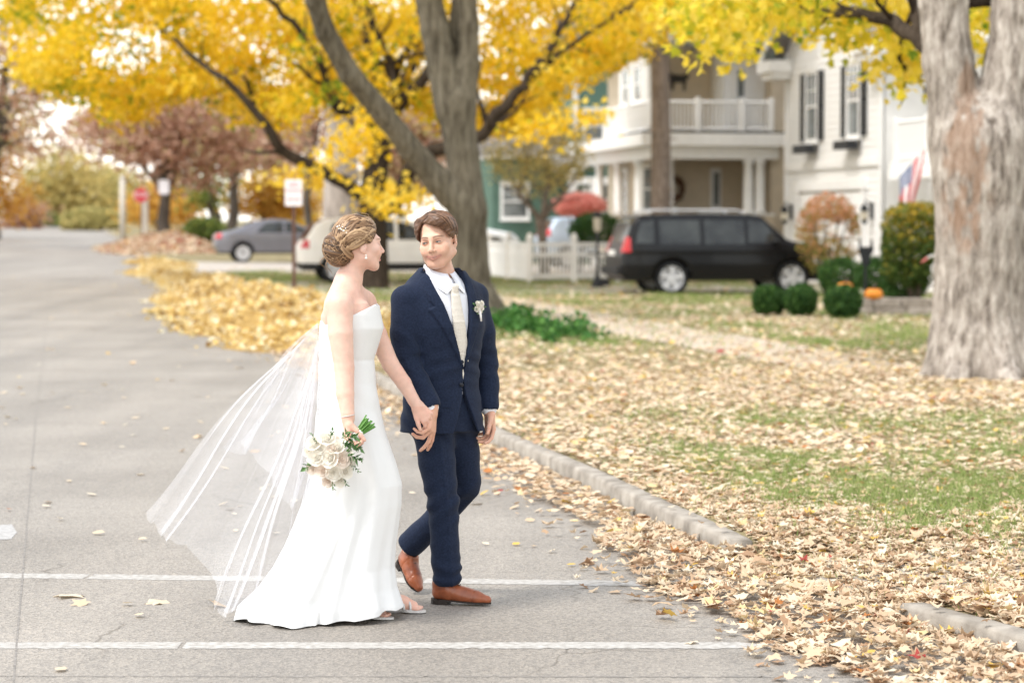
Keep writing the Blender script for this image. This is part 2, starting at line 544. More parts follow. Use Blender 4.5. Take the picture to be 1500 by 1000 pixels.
RW = 9.5
strip('road', lambda y: kerb_x(y) - RW if y > 13 else min(kerb_x(y) - RW, -40 + 2 * (y > 99)), kerb_x, 0.0, M_ASPH, 24)

# lawn behind the kerb, dropping to the road at the walk
def ramp_drop(y): return float(np.interp(y, [10.45, 10.75, 12.35, 12.75], [0, 1, 1, 0]))
def lawn_z(x, y):
    d = x - float(kerb_x(y))
    k = .095 * (1 - .85 * ramp_drop(y) * float(np.interp(d, [0, 1.6], [1, 0])))
    return k + .025 * float(fbm(np.float64(x * .7), np.float64(y * .7), np.float64(0), 3)) * float(np.interp(d, [.1, 1.2], [0, 1])) + .03 * float(np.interp(d, [0, 6], [0, 1]))
def lawn_h(x, y): return gzf(x, y) + lawn_z(x, y)
LX = np.concatenate([[-.03, .135], np.linspace(.15, 6, 40), np.linspace(6.6, 40, 20)])
LY = np.concatenate([np.arange(4, 8, 1.0), np.arange(8, 10, .25), np.arange(10, 13.2, .05), np.arange(13.25, 26, .25), np.arange(26, 100, 1.0), np.arange(100, 240, 5.0)])
V = [(float(kerb_x(y)) + d, y, lawn_h(float(kerb_x(y)) + d, y) if d > .14 else gzf(float(kerb_x(y)), y) - .03 + ramp_drop(y) * (.036 if d > 0 else .012)) for y in LY for d in LX]
ii, kk = np.meshgrid(np.arange(len(LY) - 1), np.arange(len(LX) - 1), indexing='ij'); q = len(LX)
tag(mesh_np('lawn', V, np.stack([ii * q + kk, ii * q + kk + 1, (ii + 1) * q + kk + 1, (ii + 1) * q + kk], -1).reshape(-1, 4), M_SOIL), kind='structure')
strip('lawn', lambda y: kerb_x(y) - RW - 40, lambda y: kerb_x(y) - RW - .15, .10, M_TURF, 6, np.arange(14, 421, 6.0))

# kerb: cast lengths with open joints
kb = empty('kerb'); tag(kb, kind='structure')
prof = [(0.018, -.06), (.026, .094), (.040, .112), (.135, .116), (.150, .110), (.155, -.06)]
def kerb_piece(y0, y1, n, parent, sink0=0, sink1=0, side=1, xoff=0):
    r_ = random.Random(int(y0 * 100)); ys = np.linspace(y0 + .008, y1 - .008, n); vs = []; m_ = len(prof)
    for j, y in enumerate(ys):
        t = j / (n - 1); sk = sink0 * (1 - t) ** 3 + sink1 * t ** 3
        x0 = float(kerb_x(y)) + xoff
        for i, (dx, dz) in enumerate(prof):
            ch = r_.uniform(-.0035, .0035)
            vs.append((x0 + side * dx + ch * .6, y, gzf(x0, y) + (dz if dz < 0 else max(dz - sk, .004) + ch * (.8 if 0 < i < 5 else 0))))
    fs = [(j * m_ + i, j * m_ + i + 1, (j + 1) * m_ + i + 1, (j + 1) * m_ + i) for j in range(n - 1) for i in range(m_ - 1)]
    fs += [tuple(range(m_))[::-1], tuple(range((n - 1) * m_, n * m_))]
    MB().add(vs, fs).build('kerb_stone', M_CONC, parent, True)
edges = [6.5, 8.4, 10.50]
for a, b in zip(edges[:-1], edges[1:]): kerb_piece(a, b, 24, kb, 0, .015 if b == 10.50 else 0)
e = [12.62, 14.55, 17.0, 19.6, 22.5, 25.5, 28.6, 32, 36, 40, 44.0]
for i, (a, b) in enumerate(zip(e[:-1], e[1:])): kerb_piece(a, b, 30 if a < 24 else 10, kb, .02 if i == 0 else 0)
e = np.arange(78, 200, 8.0)
for a, b in zip(e[:-1], e[1:]): kerb_piece(a, b, 4, kb)
kb2 = empty('kerb'); tag(kb2, kind='structure')
e = np.arange(16, 200, 16.0)
for a, b in zip(e[:-1], e[1:]): kerb_piece(a, b, 6, kb2, side=-1, xoff=-RW)

# crosswalk lines, worn
def paint(px0, py0, px1, py1, wid, m=M_PAINT, dz=.0022, seed=1, nseg=320, name='crosswalk_line'):
    r_ = np.random.default_rng(seed)
    def g(px, py):
        Y = CAMZ * F / (py - 328.0); 
        return np.array([(px - 750) / F * Y, Y])
    a, b = g(px0, py0), g(px1, py1); t = np.linspace(0, 1, nseg)
    c = a[None] * (1 - t[:, None]) + b[None] * t[:, None]
    d = nrm2(b - a); n_ = np.array([-d[1], d[0]])
    j0 = r_.normal(0, .006, nseg); j1 = r_.normal(0, .006, nseg)
    V = np.concatenate([np.c_[c + n_ * (wid / 2 + j0)[:, None], np.full(nseg, dz)], np.c_[c - n_ * (wid / 2 + j1)[:, None], np.full(nseg, dz)]])
    i = np.arange(nseg - 1); Q = np.stack([i, i + nseg, i + nseg + 1, i + 1], 1)
    keep = r_.random(nseg - 1) > .006
    return tag(mesh_np(name, V, Q[keep], m), kind='structure')
def nrm2(v): return v / np.linalg.norm(v)
paint(-900, 834, 960, 857.5, .165, seed=2)
paint(-900, 949, 1190, 949, .150, seed=3)
M_TAR = mat('crack_filler', (.225, .205, .185), .7, .3, 20)
paint(-900, 994, 1260, 996, .014, M_TAR, .0018, 4, name='road_seam')
def seam(pts, wid, m, seed):
    r_ = np.random.default_rng(seed); P = np.array(pts, float); s_ = np.r_[0, np.cumsum(np.hypot(*np.diff(P, axis=0).T))]
    n = 160; t = np.linspace(0, s_[-1], n); x = np.interp(t, s_, P[:, 0]) + r_.normal(0, .008, n).cumsum() * .12; y = np.interp(t, s_, P[:, 1])
    w_ = wid * r_.uniform(.5, 1.3, n)
    z = gz(x, y) + .0018
    V = np.concatenate([np.c_[x - w_ / 2, y, z], np.c_[x + w_ / 2, y, z]]); i = np.arange(n - 1)
    tag(mesh_np('road_seam', V, np.stack([i, i + n, i + n + 1, i + 1], 1), m), kind='structure')
def gp0(px, py): Y = CAMZ * F / (py - 328.0); return ((px - 750) / F * Y, Y)
seam([(-4.19 + .19 * 12.5, 8.7), (-4.19 + .19 * 5, 16.2), (-4.19, 21.2), (-4.19 - .19 * 48, 70), (-4.19 - .19 * 110, 131)], .009, M_TAR, 5)
M_PATCH = mat('pale_road_patch', (.33, .315, .30), .8, .12, 30, col2=(.46, .45, .44))
pp = np.array([gp0(-20, 772), gp0(14, 770), gp0(21, 782), gp0(12, 792), gp0(-20, 793)])
tag(MB().add([(x, y, .0035) for x, y in pp], [(0, 1, 2, 3, 4)]).build('road_patch', M_PATCH), kind='structure')

# the walk that meets the road, the public footpath, the drives
RA = math.atan(.19)
eu = np.array([math.cos(RA), math.sin(RA)]); ev = np.array([-math.sin(RA), math.cos(RA)])
def slab(name, poly, dz, m, n=14):
    """quad patch (4 corners) draped on the lawn"""
    p = np.array(poly, float); V = []
    for i in range(n):
        for j in range(n):
            a, b = i / (n - 1), j / (n - 1)
            q = (p[0] * (1 - a) + p[1] * a) * (1 - b) + (p[3] * (1 - a) + p[2] * a) * b
            V.append((q[0], q[1], max(lawn_h(q[0], q[1]), gzf(q[0], q[1])) + dz))
    ii, kk = np.meshgrid(np.arange(n - 1), np.arange(n - 1), indexing='ij')
    return tag(mesh_np(name, V, np.stack([ii * n + kk, (ii + 1) * n + kk, (ii + 1) * n + kk + 1, ii * n + kk + 1], -1).reshape(-1, 4), m), kind='structure')
slab('walk', [(1.55, 11.05), (7.5, 12.0), (7.4, 12.9), (1.35, 12.15)], .012, M_CONC)
# footpath parallel to the road, some metres in
def para(d0, d1, y0, y1): return [(float(kerb_x(y0)) + d0, y0), (float(kerb_x(y0)) + d1, y0), (float(kerb_x(y1)) + d1, y1), (float(kerb_x(y1)) + d0, y1)]
slab('footpath', para(4.9, 6.4, 26, 46), .012, M_WALK, 22)
slab('footpath', para(4.9, 6.4, 46, 57), .012, M_WALK, 18)
slab('driveway', [(float(kerb_x(53)) + .1, 53), (16, 56.6), (16, 63.5), (float(kerb_x(60)) + .1, 60.4)], .016, M_DRIVE, 24)
slab('driveway', [(float(kerb_x(70)) + .1, 68.5), (6, 72), (6, 83), (float(kerb_x(78)) + .1, 79)], .016, M_DRIVE, 24)
# ================================================================== houses
M_WSID = mat('white_clapboard_paint', (.74, .73, .71), .6, .05, 3, .1, 60)
M_WTRIM = mat('white_trim_paint', (.80, .79, .77), .5, .04, 6)
M_BEIGE = mat('beige_stucco', (.58, .49, .37), .85, .06, 4, .3, 90)
M_GREEN = mat('green_clapboard_paint', (.085, .150, .115), .65, .10, 4)
M_GLASS = mat('window_glass', (.10, .115, .12), .06, .35, 1.5, spec=.8, col2=(.26, .28, .28))
M_BLACK = mat('black_shutter_paint', (.022, .023, .026), .5, .2, 10)
M_ROOFG = mat('grey_shingle', (.19, .175, .165), .85, .25, 9, .5, 40)
M_DARKW = mat('dark_interior', (.10, .085, .07), .8, .2)
M_SCREEN = mat('tan_door_paint', (.42, .38, .32), .6, .1)

def house(name, x, y, label, cat='house'):
    return tag(empty(name, (x, y, gzf(x, y) + .1), RA), label, cat)

def window(parent, plane, c, wz, zb, zt, off, panes=(2, 2), shutters=None, frame=.09, name='window', box=False, glassm=None):
    """a framed sash in a wall. plane 'u': wall faces -x (towards the road), plane 'v': wall faces -y (towards the camera).
       c: centre along the wall, wz: width, off: wall face coordinate"""
    def bxm(mb, a0, a1, z0, z1, d0, d1):
        if plane == 'u': mb.box(off - d1, a0, z0, off - d0, a1, z1)
        else: mb.box(a0, off - d1, z0, a1, off - d0, z1)
    a0, a1 = c - wz / 2, c + wz / 2
    fr = MB()
    bxm(fr, a0 - frame, a0, zb - frame, zt + frame, -.02, .05); bxm(fr, a1, a1 + frame, zb - frame, zt + frame, -.02, .05)
    bxm(fr, a0, a1, zt, zt + frame, -.02, .052); bxm(fr, a0, a1, zb - frame, zb, -.02, .052)
    bxm(fr, a0 - frame - .03, a1 + frame + .03, zb - frame - .05, zb - frame, -.02, .10)
    bxm(fr, a0 - frame - .03, a1 + frame + .03, zt + frame, zt + frame + .06, -.02, .08)
    wn = fr.build(name, M_WTRIM, parent)
    zm = (zb + zt) / 2
    for z0, z1, dd in ((zb, zm - .02, .0), (zm + .02, zt, .015)):
        pn = MB(); bxm(pn, a0, a1, z0, z1, -.005 + dd, .004 + dd); pn.build('pane', glassm or M_GLASS, wn)
    mt = MB(); bxm(mt, a0, a1, zm - .025, zm + .025, .0, .035); mt.build('meeting_rail', M_WTRIM, wn)
    for i in range(1, panes[0]):
        q = a0 + (a1 - a0) * i / panes[0]; mb = MB(); bxm(mb, q - .012, q + .012, zm + .025, zt, .0, .030); mb.build('muntin', M_WTRIM, wn)
    for i in range(1, panes[1]):
        q = zm + (zt - zm) * i / panes[1]; mb = MB(); bxm(mb, a0, a1, q - .012, q + .012, .0, .029); mb.build('muntin', M_WTRIM, wn)
    if shutters:
        for sg in (-1, 1):
            s0 = a0 - frame - .04 - shutters if sg < 0 else a1 + frame + .04
            sh = MB(); bxm(sh, s0, s0 + .05, zb - .05, zt + .05, .0, .05); bxm(sh, s0 + shutters - .05, s0 + shutters, zb - .05, zt + .05, .0, .05)
            for z in (zb - .05, zm - .03, zt): bxm(sh, s0 + .05, s0 + shutters - .05, z, z + .06, .0, .048)
            so = sh.build('shutter', M_BLACK, parent)
            n = 16; lv = MB()
            for j in range(n):
                z = zb + (zt - zb) * (j + .5) / n
                bxm(lv, s0 + .05, s0 + shutters - .05, z - .035, z + .03, .008, .030)
            tag(lv.build('louvers', M_BLACK, so), kind='stuff')
    if box:
        bx_ = MB(); bxm(bx_, a0 - .12, a1 + .12, zb - .36, zb - .15, .10, .36); bx_.build('window_box', M_BLACK, parent)
    return wn

_board = {}
def clapboards(parent, plane, a0, a1, z0, z1, off, openings, m, step=.17, name='clapboard'):
    """overlapping boards one by one; each board is cut where an opening stands"""
    key = (plane, m.name)
    if key not in _board:
        mb = MB()
        if plane == 'u': mb.prism([(0, 0), (-.022, 0), (-.005, 1), (0, 1)], 0, 1, 'y'); 
        else: mb.prism([(0, 0), (-.022, 0), (-.005, 1), (0, 1)], 0, 1, 'x')
        _board[key] = mb.mesh(name, m)
    me = _board[key]
    z = z0
    while z < z1 - .02:
        h = min(step, z1 - z)
        segs = [(a0 if not callable(a0) else a0(z), a1 if not callable(a1) else a1(z))]
        for (o0, o1, oz0, oz1) in openings:
            if oz0 < z + h * .6 and oz1 > z + h * .4:
                ns = []
                for s0, s1 in segs:
                    if o1 <= s0 or o0 >= s1: ns.append((s0, s1)); continue
                    if o0 > s0 + .03: ns.append((s0, o0))
                    if o1 < s1 - .03: ns.append((o1, s1))
                segs = ns
        for s0, s1 in segs:
            if s1 - s0 < .03: continue
            o = link(name, me, parent)
            if plane == 'u': o.location = (off, s0, z); o.scale = (1, s1 - s0, h * 1.06)
            else: o.location = (s0, off, z); o.scale = (s1 - s0, 1, h * 1.06)
        z += step

def balusters(parent, pts, zb, zt, step, m, w=.035, rail=.07):
    """railing along a polyline: top and bottom rail, single balusters, newel posts"""
    bal = MB().bbox(-w / 2, -w / 2, 0, w / 2, w / 2, zt - zb, .004).mesh('baluster', m)
    for (x0, y0), (x1, y1) in zip(pts[:-1], pts[1:]):
        L_ = math.hypot(x1 - x0, y1 - y0); n = max(2, int(L_ / step))
        for i in range(1, n):
            o = link('baluster', bal, parent); o.location = (x0 + (x1 - x0) * i / n, y0 + (y1 - y0) * i / n, zb)
        for z in (zb - rail, zt):
            MB().tube([(x0, y0, z + rail / 2), (x1, y1, z + rail / 2)], rail * .62, 4).build('rail', m, parent)
    for x, y in pts:
        MB().bbox(x - .065, y - .065, zb - .14, x + .065, y + .065, zt + .16, .01).build('newel_post', m, parent)

# --- white house with black shutters: gable towards the road
HX, HY = 8.69, 57.0
wh = house('white_house', HX, HY, 'white clapboard house with black shutters and a gable facing the road')
# local: x away from the road, y along it; front wall at x = 0, y 0..7.6
ZE, ZP = 6.15, 8.75
ops = [(1.25, 2.72, 3.72, 5.60), (4.55, 6.02, 3.72, 5.60), (1.1, 6.4, .0, 2.65)]
wl = MB(); wl.prism([(0, 0), (7.6, 0), (7.6, ZE), (3.8, ZP), (0, ZE)], .03, 9.0, 'x'); wl.build('wall', M_WSID, wh)
clapboards(wh, 'u', 0.13, 7.47, .25, ZE, .03, ops, M_WSID)
clapboards(wh, 'u', lambda z: .1 + (z - ZE) * 3.8 / (ZP - ZE), lambda z: 7.5 - (z - ZE) * 3.8 / (ZP - ZE), ZE, ZP - .35, .03, [], M_WSID)
for y in (0.0, 7.48): MB().box(-.03, y, 0, .10, y + .12, ZE).build('corner_board', M_WTRIM, wh)
MB().box(-.05, .13, 3.02, .02, 7.47, 3.24).build('band_board', M_WTRIM, wh)
for c in (1.985, 5.285): window(wh, 'u', c, .86, 3.80, 5.45, .0, (3, 2), .36, box=True)
rf = MB()
for sg in (0, 1):
    y0, y1 = (-.55, 3.8) if sg == 0 else (8.15, 3.8); ze = ZE - .38
    rf.add([(-.55, y0, ze), (-.55, y1, ZP + .10), (9.3, y1, ZP + .10), (9.3, y0, ze), (-.55, y0, ze + .16), (-.55, y1, ZP + .26), (9.3, y1, ZP + .26), (9.3, y0, ze + .16)],
           [(0, 1, 2, 3), (7, 6, 5, 4), (0, 4, 5, 1), (1, 5, 6, 2), (2, 6, 7, 3), (3, 7, 4, 0)])
roof = rf.build('roof', M_ROOFG, wh)
for sg in (0, 1):
    y0, y1 = (-.60, 3.8) if sg == 0 else (8.20, 3.8); ze = ZE - .46
    MB().add([(-.60, y0, ze), (-.60, y1, ZP + .02), (-.56, y1, ZP + .02), (-.56, y0, ze), (-.60, y0, ze + .30), (-.60, y1, ZP + .32), (-.56, y1, ZP + .32), (-.56, y0, ze + .30)],
             [(0, 1, 2, 3), (7, 6, 5, 4), (0, 4, 5, 1), (1, 5, 6, 2), (2, 6, 7, 3), (3, 7, 4, 0)]).build('rake_board', M_WTRIM, roof)
    ya, yb = (-.6, .62) if sg == 0 else (7.0, 8.2)
    MB().box(-.62, ya, ZE - .52, .0, yb, ZE - .22).build('eave_return', M_WTRIM, roof)
    MB().box(-.52, ya + .1, ZE - .70, .0, yb - .1, ZE - .52).build('eave_moulding', M_WTRIM, roof)
# garage door in a broad white surround
gd = MB(); gd.box(-.03, 1.3, .05, .02, 6.2, 2.45); gdo = gd.build('garage_door', M_SCREEN, wh)
for j in range(4):
    for i in range(6):
        y = 1.36 + i * .805; z = .12 + j * .585
        MB().bbox(-.055, y, z, -.028, y + .74, z + .52, .01).build('panel', M_WTRIM, gdo)
for y in (1.08, 6.22): MB().box(-.07, y, 0, .02, y + .20, 2.66).build('door_casing', M_WTRIM, wh)
MB().box(-.09, 1.0, 2.47, .02, 6.5, 2.72).build('door_header', M_WTRIM, wh)
M_LAMPG = mat('lantern_glass', (.5, .45, .35), .2, .1)
for y in (.62, 7.0):
    mb = MB(); mb.box(-.05, y - .07, 1.75, -.0, y + .07, 2.15); mb.tube([(-.05, y, 2.08), (-.18, y, 2.22), (-.20, y, 2.10)], .018, 6)
    mb.lathe([(.02, 2.12), (.11, 2.02), (.10, 2.0), (.085, 1.70), (.03, 1.62)], (-.20, y, 0), 8)
    ln = mb.build('wall_lantern', M_BLACK, wh); MB().lathe([(.08, 1.99), (.098, 1.98), (.09, 1.74), (.06, 1.73)], (-.20, y, 0), 8).build('lantern_glass', M_LAMPG, ln)
# wing set back, with balcony over a bay
wg = MB(); wg.box(1.15, -8.5, 0, 9.0, -.02, 5.9); wg.build('wing_wall', M_WSID, wh)
clapboards(wh, 'u', -8.4, -.1, .25, 5.5, 1.15, [(-5.9, -.5, .9, 2.9), (-3.2, -1.6, 3.4, 5.2)], M_WSID)
MB().box(.55, -8.9, 5.62, 9.2, -.02, 5.92).build('wing_eave', M_WTRIM, roof)
MB().add([(.5, -9, 5.92), (.5, -.02, 5.92), (9, -.02, 7.8), (9, -9, 7.8)], [(0, 1, 2, 3)]).build('wing_roof', M_ROOFG, roof)
MB().box(.05, -8.4, 2.86, 1.14, -.45, 3.06).build('balcony_floor', M_WTRIM, wh)
MB().box(.0, -8.4, 2.66, 1.14, -.5, 2.86).build('balcony_fascia', M_WTRIM, wh)
rl = empty('balcony_railing'); rl.parent = wh
balusters(rl, [(.18, -.55), (.18, -2.6), (.18, -4.8), (.18, -7.0)], 3.20, 3.95, .16, M_WTRIM)
for c in (-1.6, -3.0, -4.4): window(wh, 'u', c, .78, 1.05, 2.45, 1.12, (3, 2), None)
for c in (-.85, -5.1):
    mb = MB(); mb.box(1.06, c - .17, .95, 1.12, c + .17, 2.55); sh_ = mb.build('shutter', M_BLACK, wh)
    for j in range(12): MB().box(1.035, c - .13, 1.02 + j * .125, 1.06, c + .13, 1.10 + j * .125).build('louver', M_BLACK, sh_)
window(wh, 'u', -2.4, .9, 3.5, 5.0, 1.12, (2, 2), None)
pl = MB(); pl.lathe([(.08, -.26), (.14, 0), (.15, .02), (.11, .02)], (.45, -1.9, 4.72), 10); pl.tube([(.45, -1.9, 4.75), (.45, -1.9, 5.6)], .01, 5)
pb = pl.build('hanging_planter', M_BLACK); pb.location = wh.location; pb.rotation_euler = wh.rotation_euler
tag(pb, 'dark hanging planter under the eave above the white balcony', 'planter')

# flag on a slanting pole
def flag_mat():
    m, t, b = _new('flag_cloth'); N = t.nodes; L = t.links
    a = N.new('ShaderNodeAttribute'); a.attribute_name = 'flaguv'
    sp = N.new('ShaderNodeSeparateColor'); L.new(a.outputs['Color'], sp.inputs[0])
    mu = N.new('ShaderNodeMath'); mu.operation = 'MULTIPLY'; mu.inputs[1].default_value = 9; L.new(sp.outputs[1], mu.inputs[0])
    fl = N.new('ShaderNodeMath'); fl.operation = 'FLOOR'; L.new(mu.outputs[0], fl.inputs[0])
    md = N.new('ShaderNodeMath'); md.operation = 'MODULO'; md.inputs[1].default_value = 2; L.new(fl.outputs[0], md.inputs[0])
    mx = N.new('ShaderNodeMix'); mx.data_type = 'RGBA'; mx.inputs[6].default_value = (.50, .03, .04, 1); mx.inputs[7].default_value = (.78, .76, .74, 1); L.new(md.outputs[0], mx.inputs[0])
    g1 = N.new('ShaderNodeMath'); g1.operation = 'LESS_THAN'; g1.inputs[1].default_value = .4; L.new(sp.outputs[0], g1.inputs[0])
    g2 = N.new('ShaderNodeMath'); g2.operation = 'GREATER_THAN'; g2.inputs[1].default_value = .4615; L.new(sp.outputs[1], g2.inputs[0])
    g = N.new('ShaderNodeMath'); g.operation = 'MULTIPLY'; L.new(g1.outputs[0], g.inputs[0]); L.new(g2.outputs[0], g.inputs[1])
    vo = N.new('ShaderNodeTexVoronoi'); vo.inputs['Scale'].default_value = 18; vo.inputs['Randomness'].default_value = 0; L.new(a.outputs['Color'], vo.inputs['Vector'])
    st = N.new('ShaderNodeMath'); st.operation = 'LESS_THAN'; st.inputs[1].default_value = .3; L.new(vo.outputs['Distance'], st.inputs[0])
    cn = N.new('ShaderNodeMix'); cn.data_type = 'RGBA'; cn.inputs[6].default_value = (.035, .06, .17, 1); cn.inputs[7].default_value = (.75, .75, .76, 1); L.new(st.outputs[0], cn.inputs[0])
    m2 = N.new('ShaderNodeMix'); m2.data_type = 'RGBA'; L.new(g.outputs[0], m2.inputs[0]); L.new(mx.outputs[2], m2.inputs[6]); L.new(cn.outputs[2], m2.inputs[7])
    L.new(m2.outputs[2], b.inputs['Base Color']); b.inputs['Roughness'].default_value = .7
    return m
fp = at(1366, 205, 50.5)
fo = empty('flag', fp); tag(fo, 'striped flag with blue starred corner on a slanted pole beside the shrub', 'flag')
pole_d = Vector((.55, -.2, .62)).normalized()       # from the tip back up to the wall
MB().tube([pole_d * -1.15, pole_d * .15], .016, 8).build('pole', M_WTRIM, fo)
nu, nv = 30, 20; V = []; A = []
for j in range(nv):
    for i in range(nu):
        u, v = i / (nu - 1), j / (nv - 1)      # u: along the fly (hangs down), v: along the hoist
        h = pole_d * (-1.05 + .85 * (1 - v))
        drop = Vector((-.05 - .10 * (1 - v), 0, -1.0)) * (1.12 * u)
        V.append(h * (1 - .35 * u) + pole_d * (-.2 * u) + drop + Vector((.03 * math.sin(v * 14 + u * 3), .07 * math.sin(v * 16 + 2 * u) * u, 0)))
        A.append((u, v, 0, 1))
ii, kk = np.meshgrid(np.arange(nv - 1), np.arange(nu - 1), indexing='ij')
mesh_np('cloth', V, np.stack([ii * nu + kk, ii * nu + kk + 1, (ii + 1) * nu + kk + 1, (ii + 1) * nu + kk], -1).reshape(-1, 4), flag_mat(), fo, attrs={'flaguv': np.array(A)})

# --- beige house: porch below, balcony above; its near end faces the camera
bp_ = at(958, 328, 66.0)
bh = house('beige_house', bp_.x, 66.0, 'beige house with white columned porch and a railed balcony above')
zo = gzf(bp_.x, 66.0) + .1
def Z(py, Y=66.0): return CAMZ + (328 - py) * Y / F - zo
def U(px, Y=66.0): return (px - 958) / F * Y / .97        # along the camera-facing side
W_, D_ = U(1150) + 3.2, 9.5
zdeck, zrail, zeave = Z(196), Z(152), Z(62)
zfl = .55
# back walls of porch and balcony, main block
MB().box(U(1136), .35, 0, W_ + 3, D_, zeave).build('wall', M_BEIGE, bh)
MB().box(.9, 2.3, 0, U(1136), D_, zeave).build('porch_back_wall', M_BEIGE, bh)
MB().box(.0, -.05, 0, U(1136), 2.3, zfl).build('porch_floor', M_BEIGE, bh)
MB().box(.04, .0, zfl, U(1136), .10, Z(316)).build('porch_half_wall', M_BEIGE, bh)
MB().box(-.04, -.06, Z(316), U(1136), .16, Z(313)).build('half_wall_cap', M_WTRIM, bh)
MB().box(.04, .12, zfl, .14, D_ - .5, Z(316)).build('porch_half_wall', M_BEIGE, bh)
cm = MB().lathe([(.17, 0), (.17, .06), (.135, .10), (.13, .9), (.112, Z(233) - Z(313) - .14), (.15, Z(233) - Z(313) - .10), (.15, Z(233) - Z(313))], (0, 0, 0), 18).mesh('column', M_WTRIM, True)
for u_, v_ in ((U(984) - .12, .05), (U(1097), .05), (U(1114), .05), (.05, 1.9), (.05, 4.4), (.05, 6.9)):
    o = link('column', cm, bh); o.location = (u_, v_, Z(313))
MB().box(-.10, -.08, Z(233), U(1140), .14, Z(214)).build('porch_beam', M_WTRIM, bh)
MB().box(-.10, .14, Z(233), .14, D_, Z(214)).build('porch_beam', M_WTRIM, bh)
MB().box(-.45, -.45, Z(214), U(1146) + .1, 2.4, zdeck).build('porch_cornice', M_WTRIM, bh)
MB().box(-.45, 2.4, Z(214), .9, D_ + .3, zdeck).build('porch_cornice', M_WTRIM, bh)
MB().box(-.42, -.42, zdeck, U(1146), 2.35, zdeck + .05).build('deck_edge', M_BLACK, bh)
MB().box(.10, .2, Z(233) + .05, U(1136), 2.3, Z(233) + .10).build('porch_ceiling', M_SCREEN, bh)
rl = empty('balcony_railing'); rl.parent = bh
balusters(rl, [(-.10, 5.5), (-.10, 2.6), (-.10, -.12), (U(1020), -.12), (U(1085), -.12), (U(1128), -.12)], zdeck + .16, zrail, .105, M_WTRIM)
# upper bay at the corner, door on the balcony, eave
ub = MB(); ub.box(.25, 2.0, zdeck, .89, 5.2, Z(78)); ub.build('bay_wall', M_WTRIM, bh)
window(bh, 'u', 2.75, .75, Z(140), Z(92), .24, (1, 1)); window(bh, 'u', 4.2, .75, Z(140), Z(92), .24, (1, 1)); window(bh, 'v', .57, .34, Z(140), Z(92), 1.99, (1, 1))
MB().box(U(1074), .95, zdeck + .05, U(1137), 2.28, Z(70)).build('stair_bay_wall', M_WTRIM, bh)
dr = MB(); dr.box(U(1087), .88, zdeck + .06, U(1109), .94, Z(92)); dro = dr.build('balcony_door', M_WTRIM, bh)
MB().box(U(1093), .865, Z(150), U(1103), .879, Z(100)).build('pane', M_GLASS, dro)
MB().sphere((U(1107), .86, Z(150)), .03, 8, 6).build('door_knob', M_BLACK, dro, True)
MB().box(.02, -.15, zeave, W_ + 3.2, D_ + .4, zeave + .34).build('eave', M_WTRIM, bh)
br = MB(); xr0, xr1 = -.1, W_ + 3.3
br.add([(xr0, -.3, zeave + .34), (xr1, -.3, zeave + .34), (xr1, D_ + .5, zeave + .34), (xr0, D_ + .5, zeave + .34), ((xr0 + xr1) / 2, D_ / 2 - 1, zeave + 3.0), ((xr0 + xr1) / 2, D_ / 2 + 1, zeave + 3.0)],
       [(0, 1, 4), (1, 2, 5, 4), (2, 3, 5), (3, 0, 4, 5), (3, 2, 1, 0)]).build('roof', M_ROOFG, bh)
# porch door and window, wreath, chairs
d2 = MB(); d2.box(U(1073), 2.22, zfl, U(1089), 2.29, Z(243)); d2o = d2.build('porch_door', M_WTRIM, bh); MB().box(U(1077), 2.205, Z(300), U(1086), 2.219, Z(250)).build('pane', M_GLASS, d2o)
lw = MB().box(.40, 1.2, zfl, .86, 2.1, Z(233)); lw.build('porch_bay_wall', M_WTRIM, bh)
window(bh, 'v', .30, .62, Z(306), Z(246), 1.18, (1, 1)); window(bh, 'u', 4.6, 1.0, Z(306), Z(246), .88, (1, 1)); window(bh, 'u', 7.2, 1.0, Z(306), Z(246), .88, (1, 1))
R_ = bh.rotation_euler.to_matrix()
def on_house(h, p): return h.location + h.rotation_euler.to_matrix() @ Vector(p)
M_WREATH = mat('dried_wreath', (.12, .055, .03), .8, .5, 30, col2=(.20, .10, .05))
wr = MB(); rw = random.Random(3)
for i in range(150):
    a = rw.uniform(0, 6.283); b = rw.uniform(0, 6.283); rr = .30 + .07 * math.cos(b); c = Vector((rr * math.cos(a), .06 * math.sin(b), rr * math.sin(a)))
    d = Vector((rw.gauss(0, 1), rw.gauss(0, 1), rw.gauss(0, 1))).normalized() * .09; e_ = d.cross(Vector((rw.gauss(0, 1), 1, .3))).normalized() * .035
    wr.add([c - d, c + e_, c + d, c - e_], [(0, 1, 2, 3)])
wr.tube([(.30 * math.cos(a), 0, .30 * math.sin(a)) for a in np.linspace(0, 6.283, 25)], .06, 8)
wo = wr.build('wreath', M_WREATH); wo.location = on_house(bh, (U(1017) - .05, 2.20, Z(275))); wo.rotation_euler = (0, 0, RA)
tag(wo, 'round brown dried wreath hanging on the beige porch wall', 'wreath')
M_ORN = mat('dark_iron', (.05, .045, .04), .6, .2)
hs_ = MB()
hs_.prism([(-.22, .10), (-.28, .26), (-.40, .36), (-.37, .42), (-.26, .40), (-.16, .30), (.14, .28), (.28, .33), (.36, .22), (.30, .20), (.24, .10), (.22, -.16), (.16, -.16), (.15, .06), (-.10, .06), (-.12, -.16), (-.18, -.16)], 0, .03, 'y')
ho = hs_.build('wall_ornament', M_ORN); ho.location = on_house(bh, (U(1023), 2.26, Z(118))); ho.rotation_euler = (0, 0, RA)
tag(ho, 'dark metal horse silhouette on the beige wall above the balcony', 'ornament')
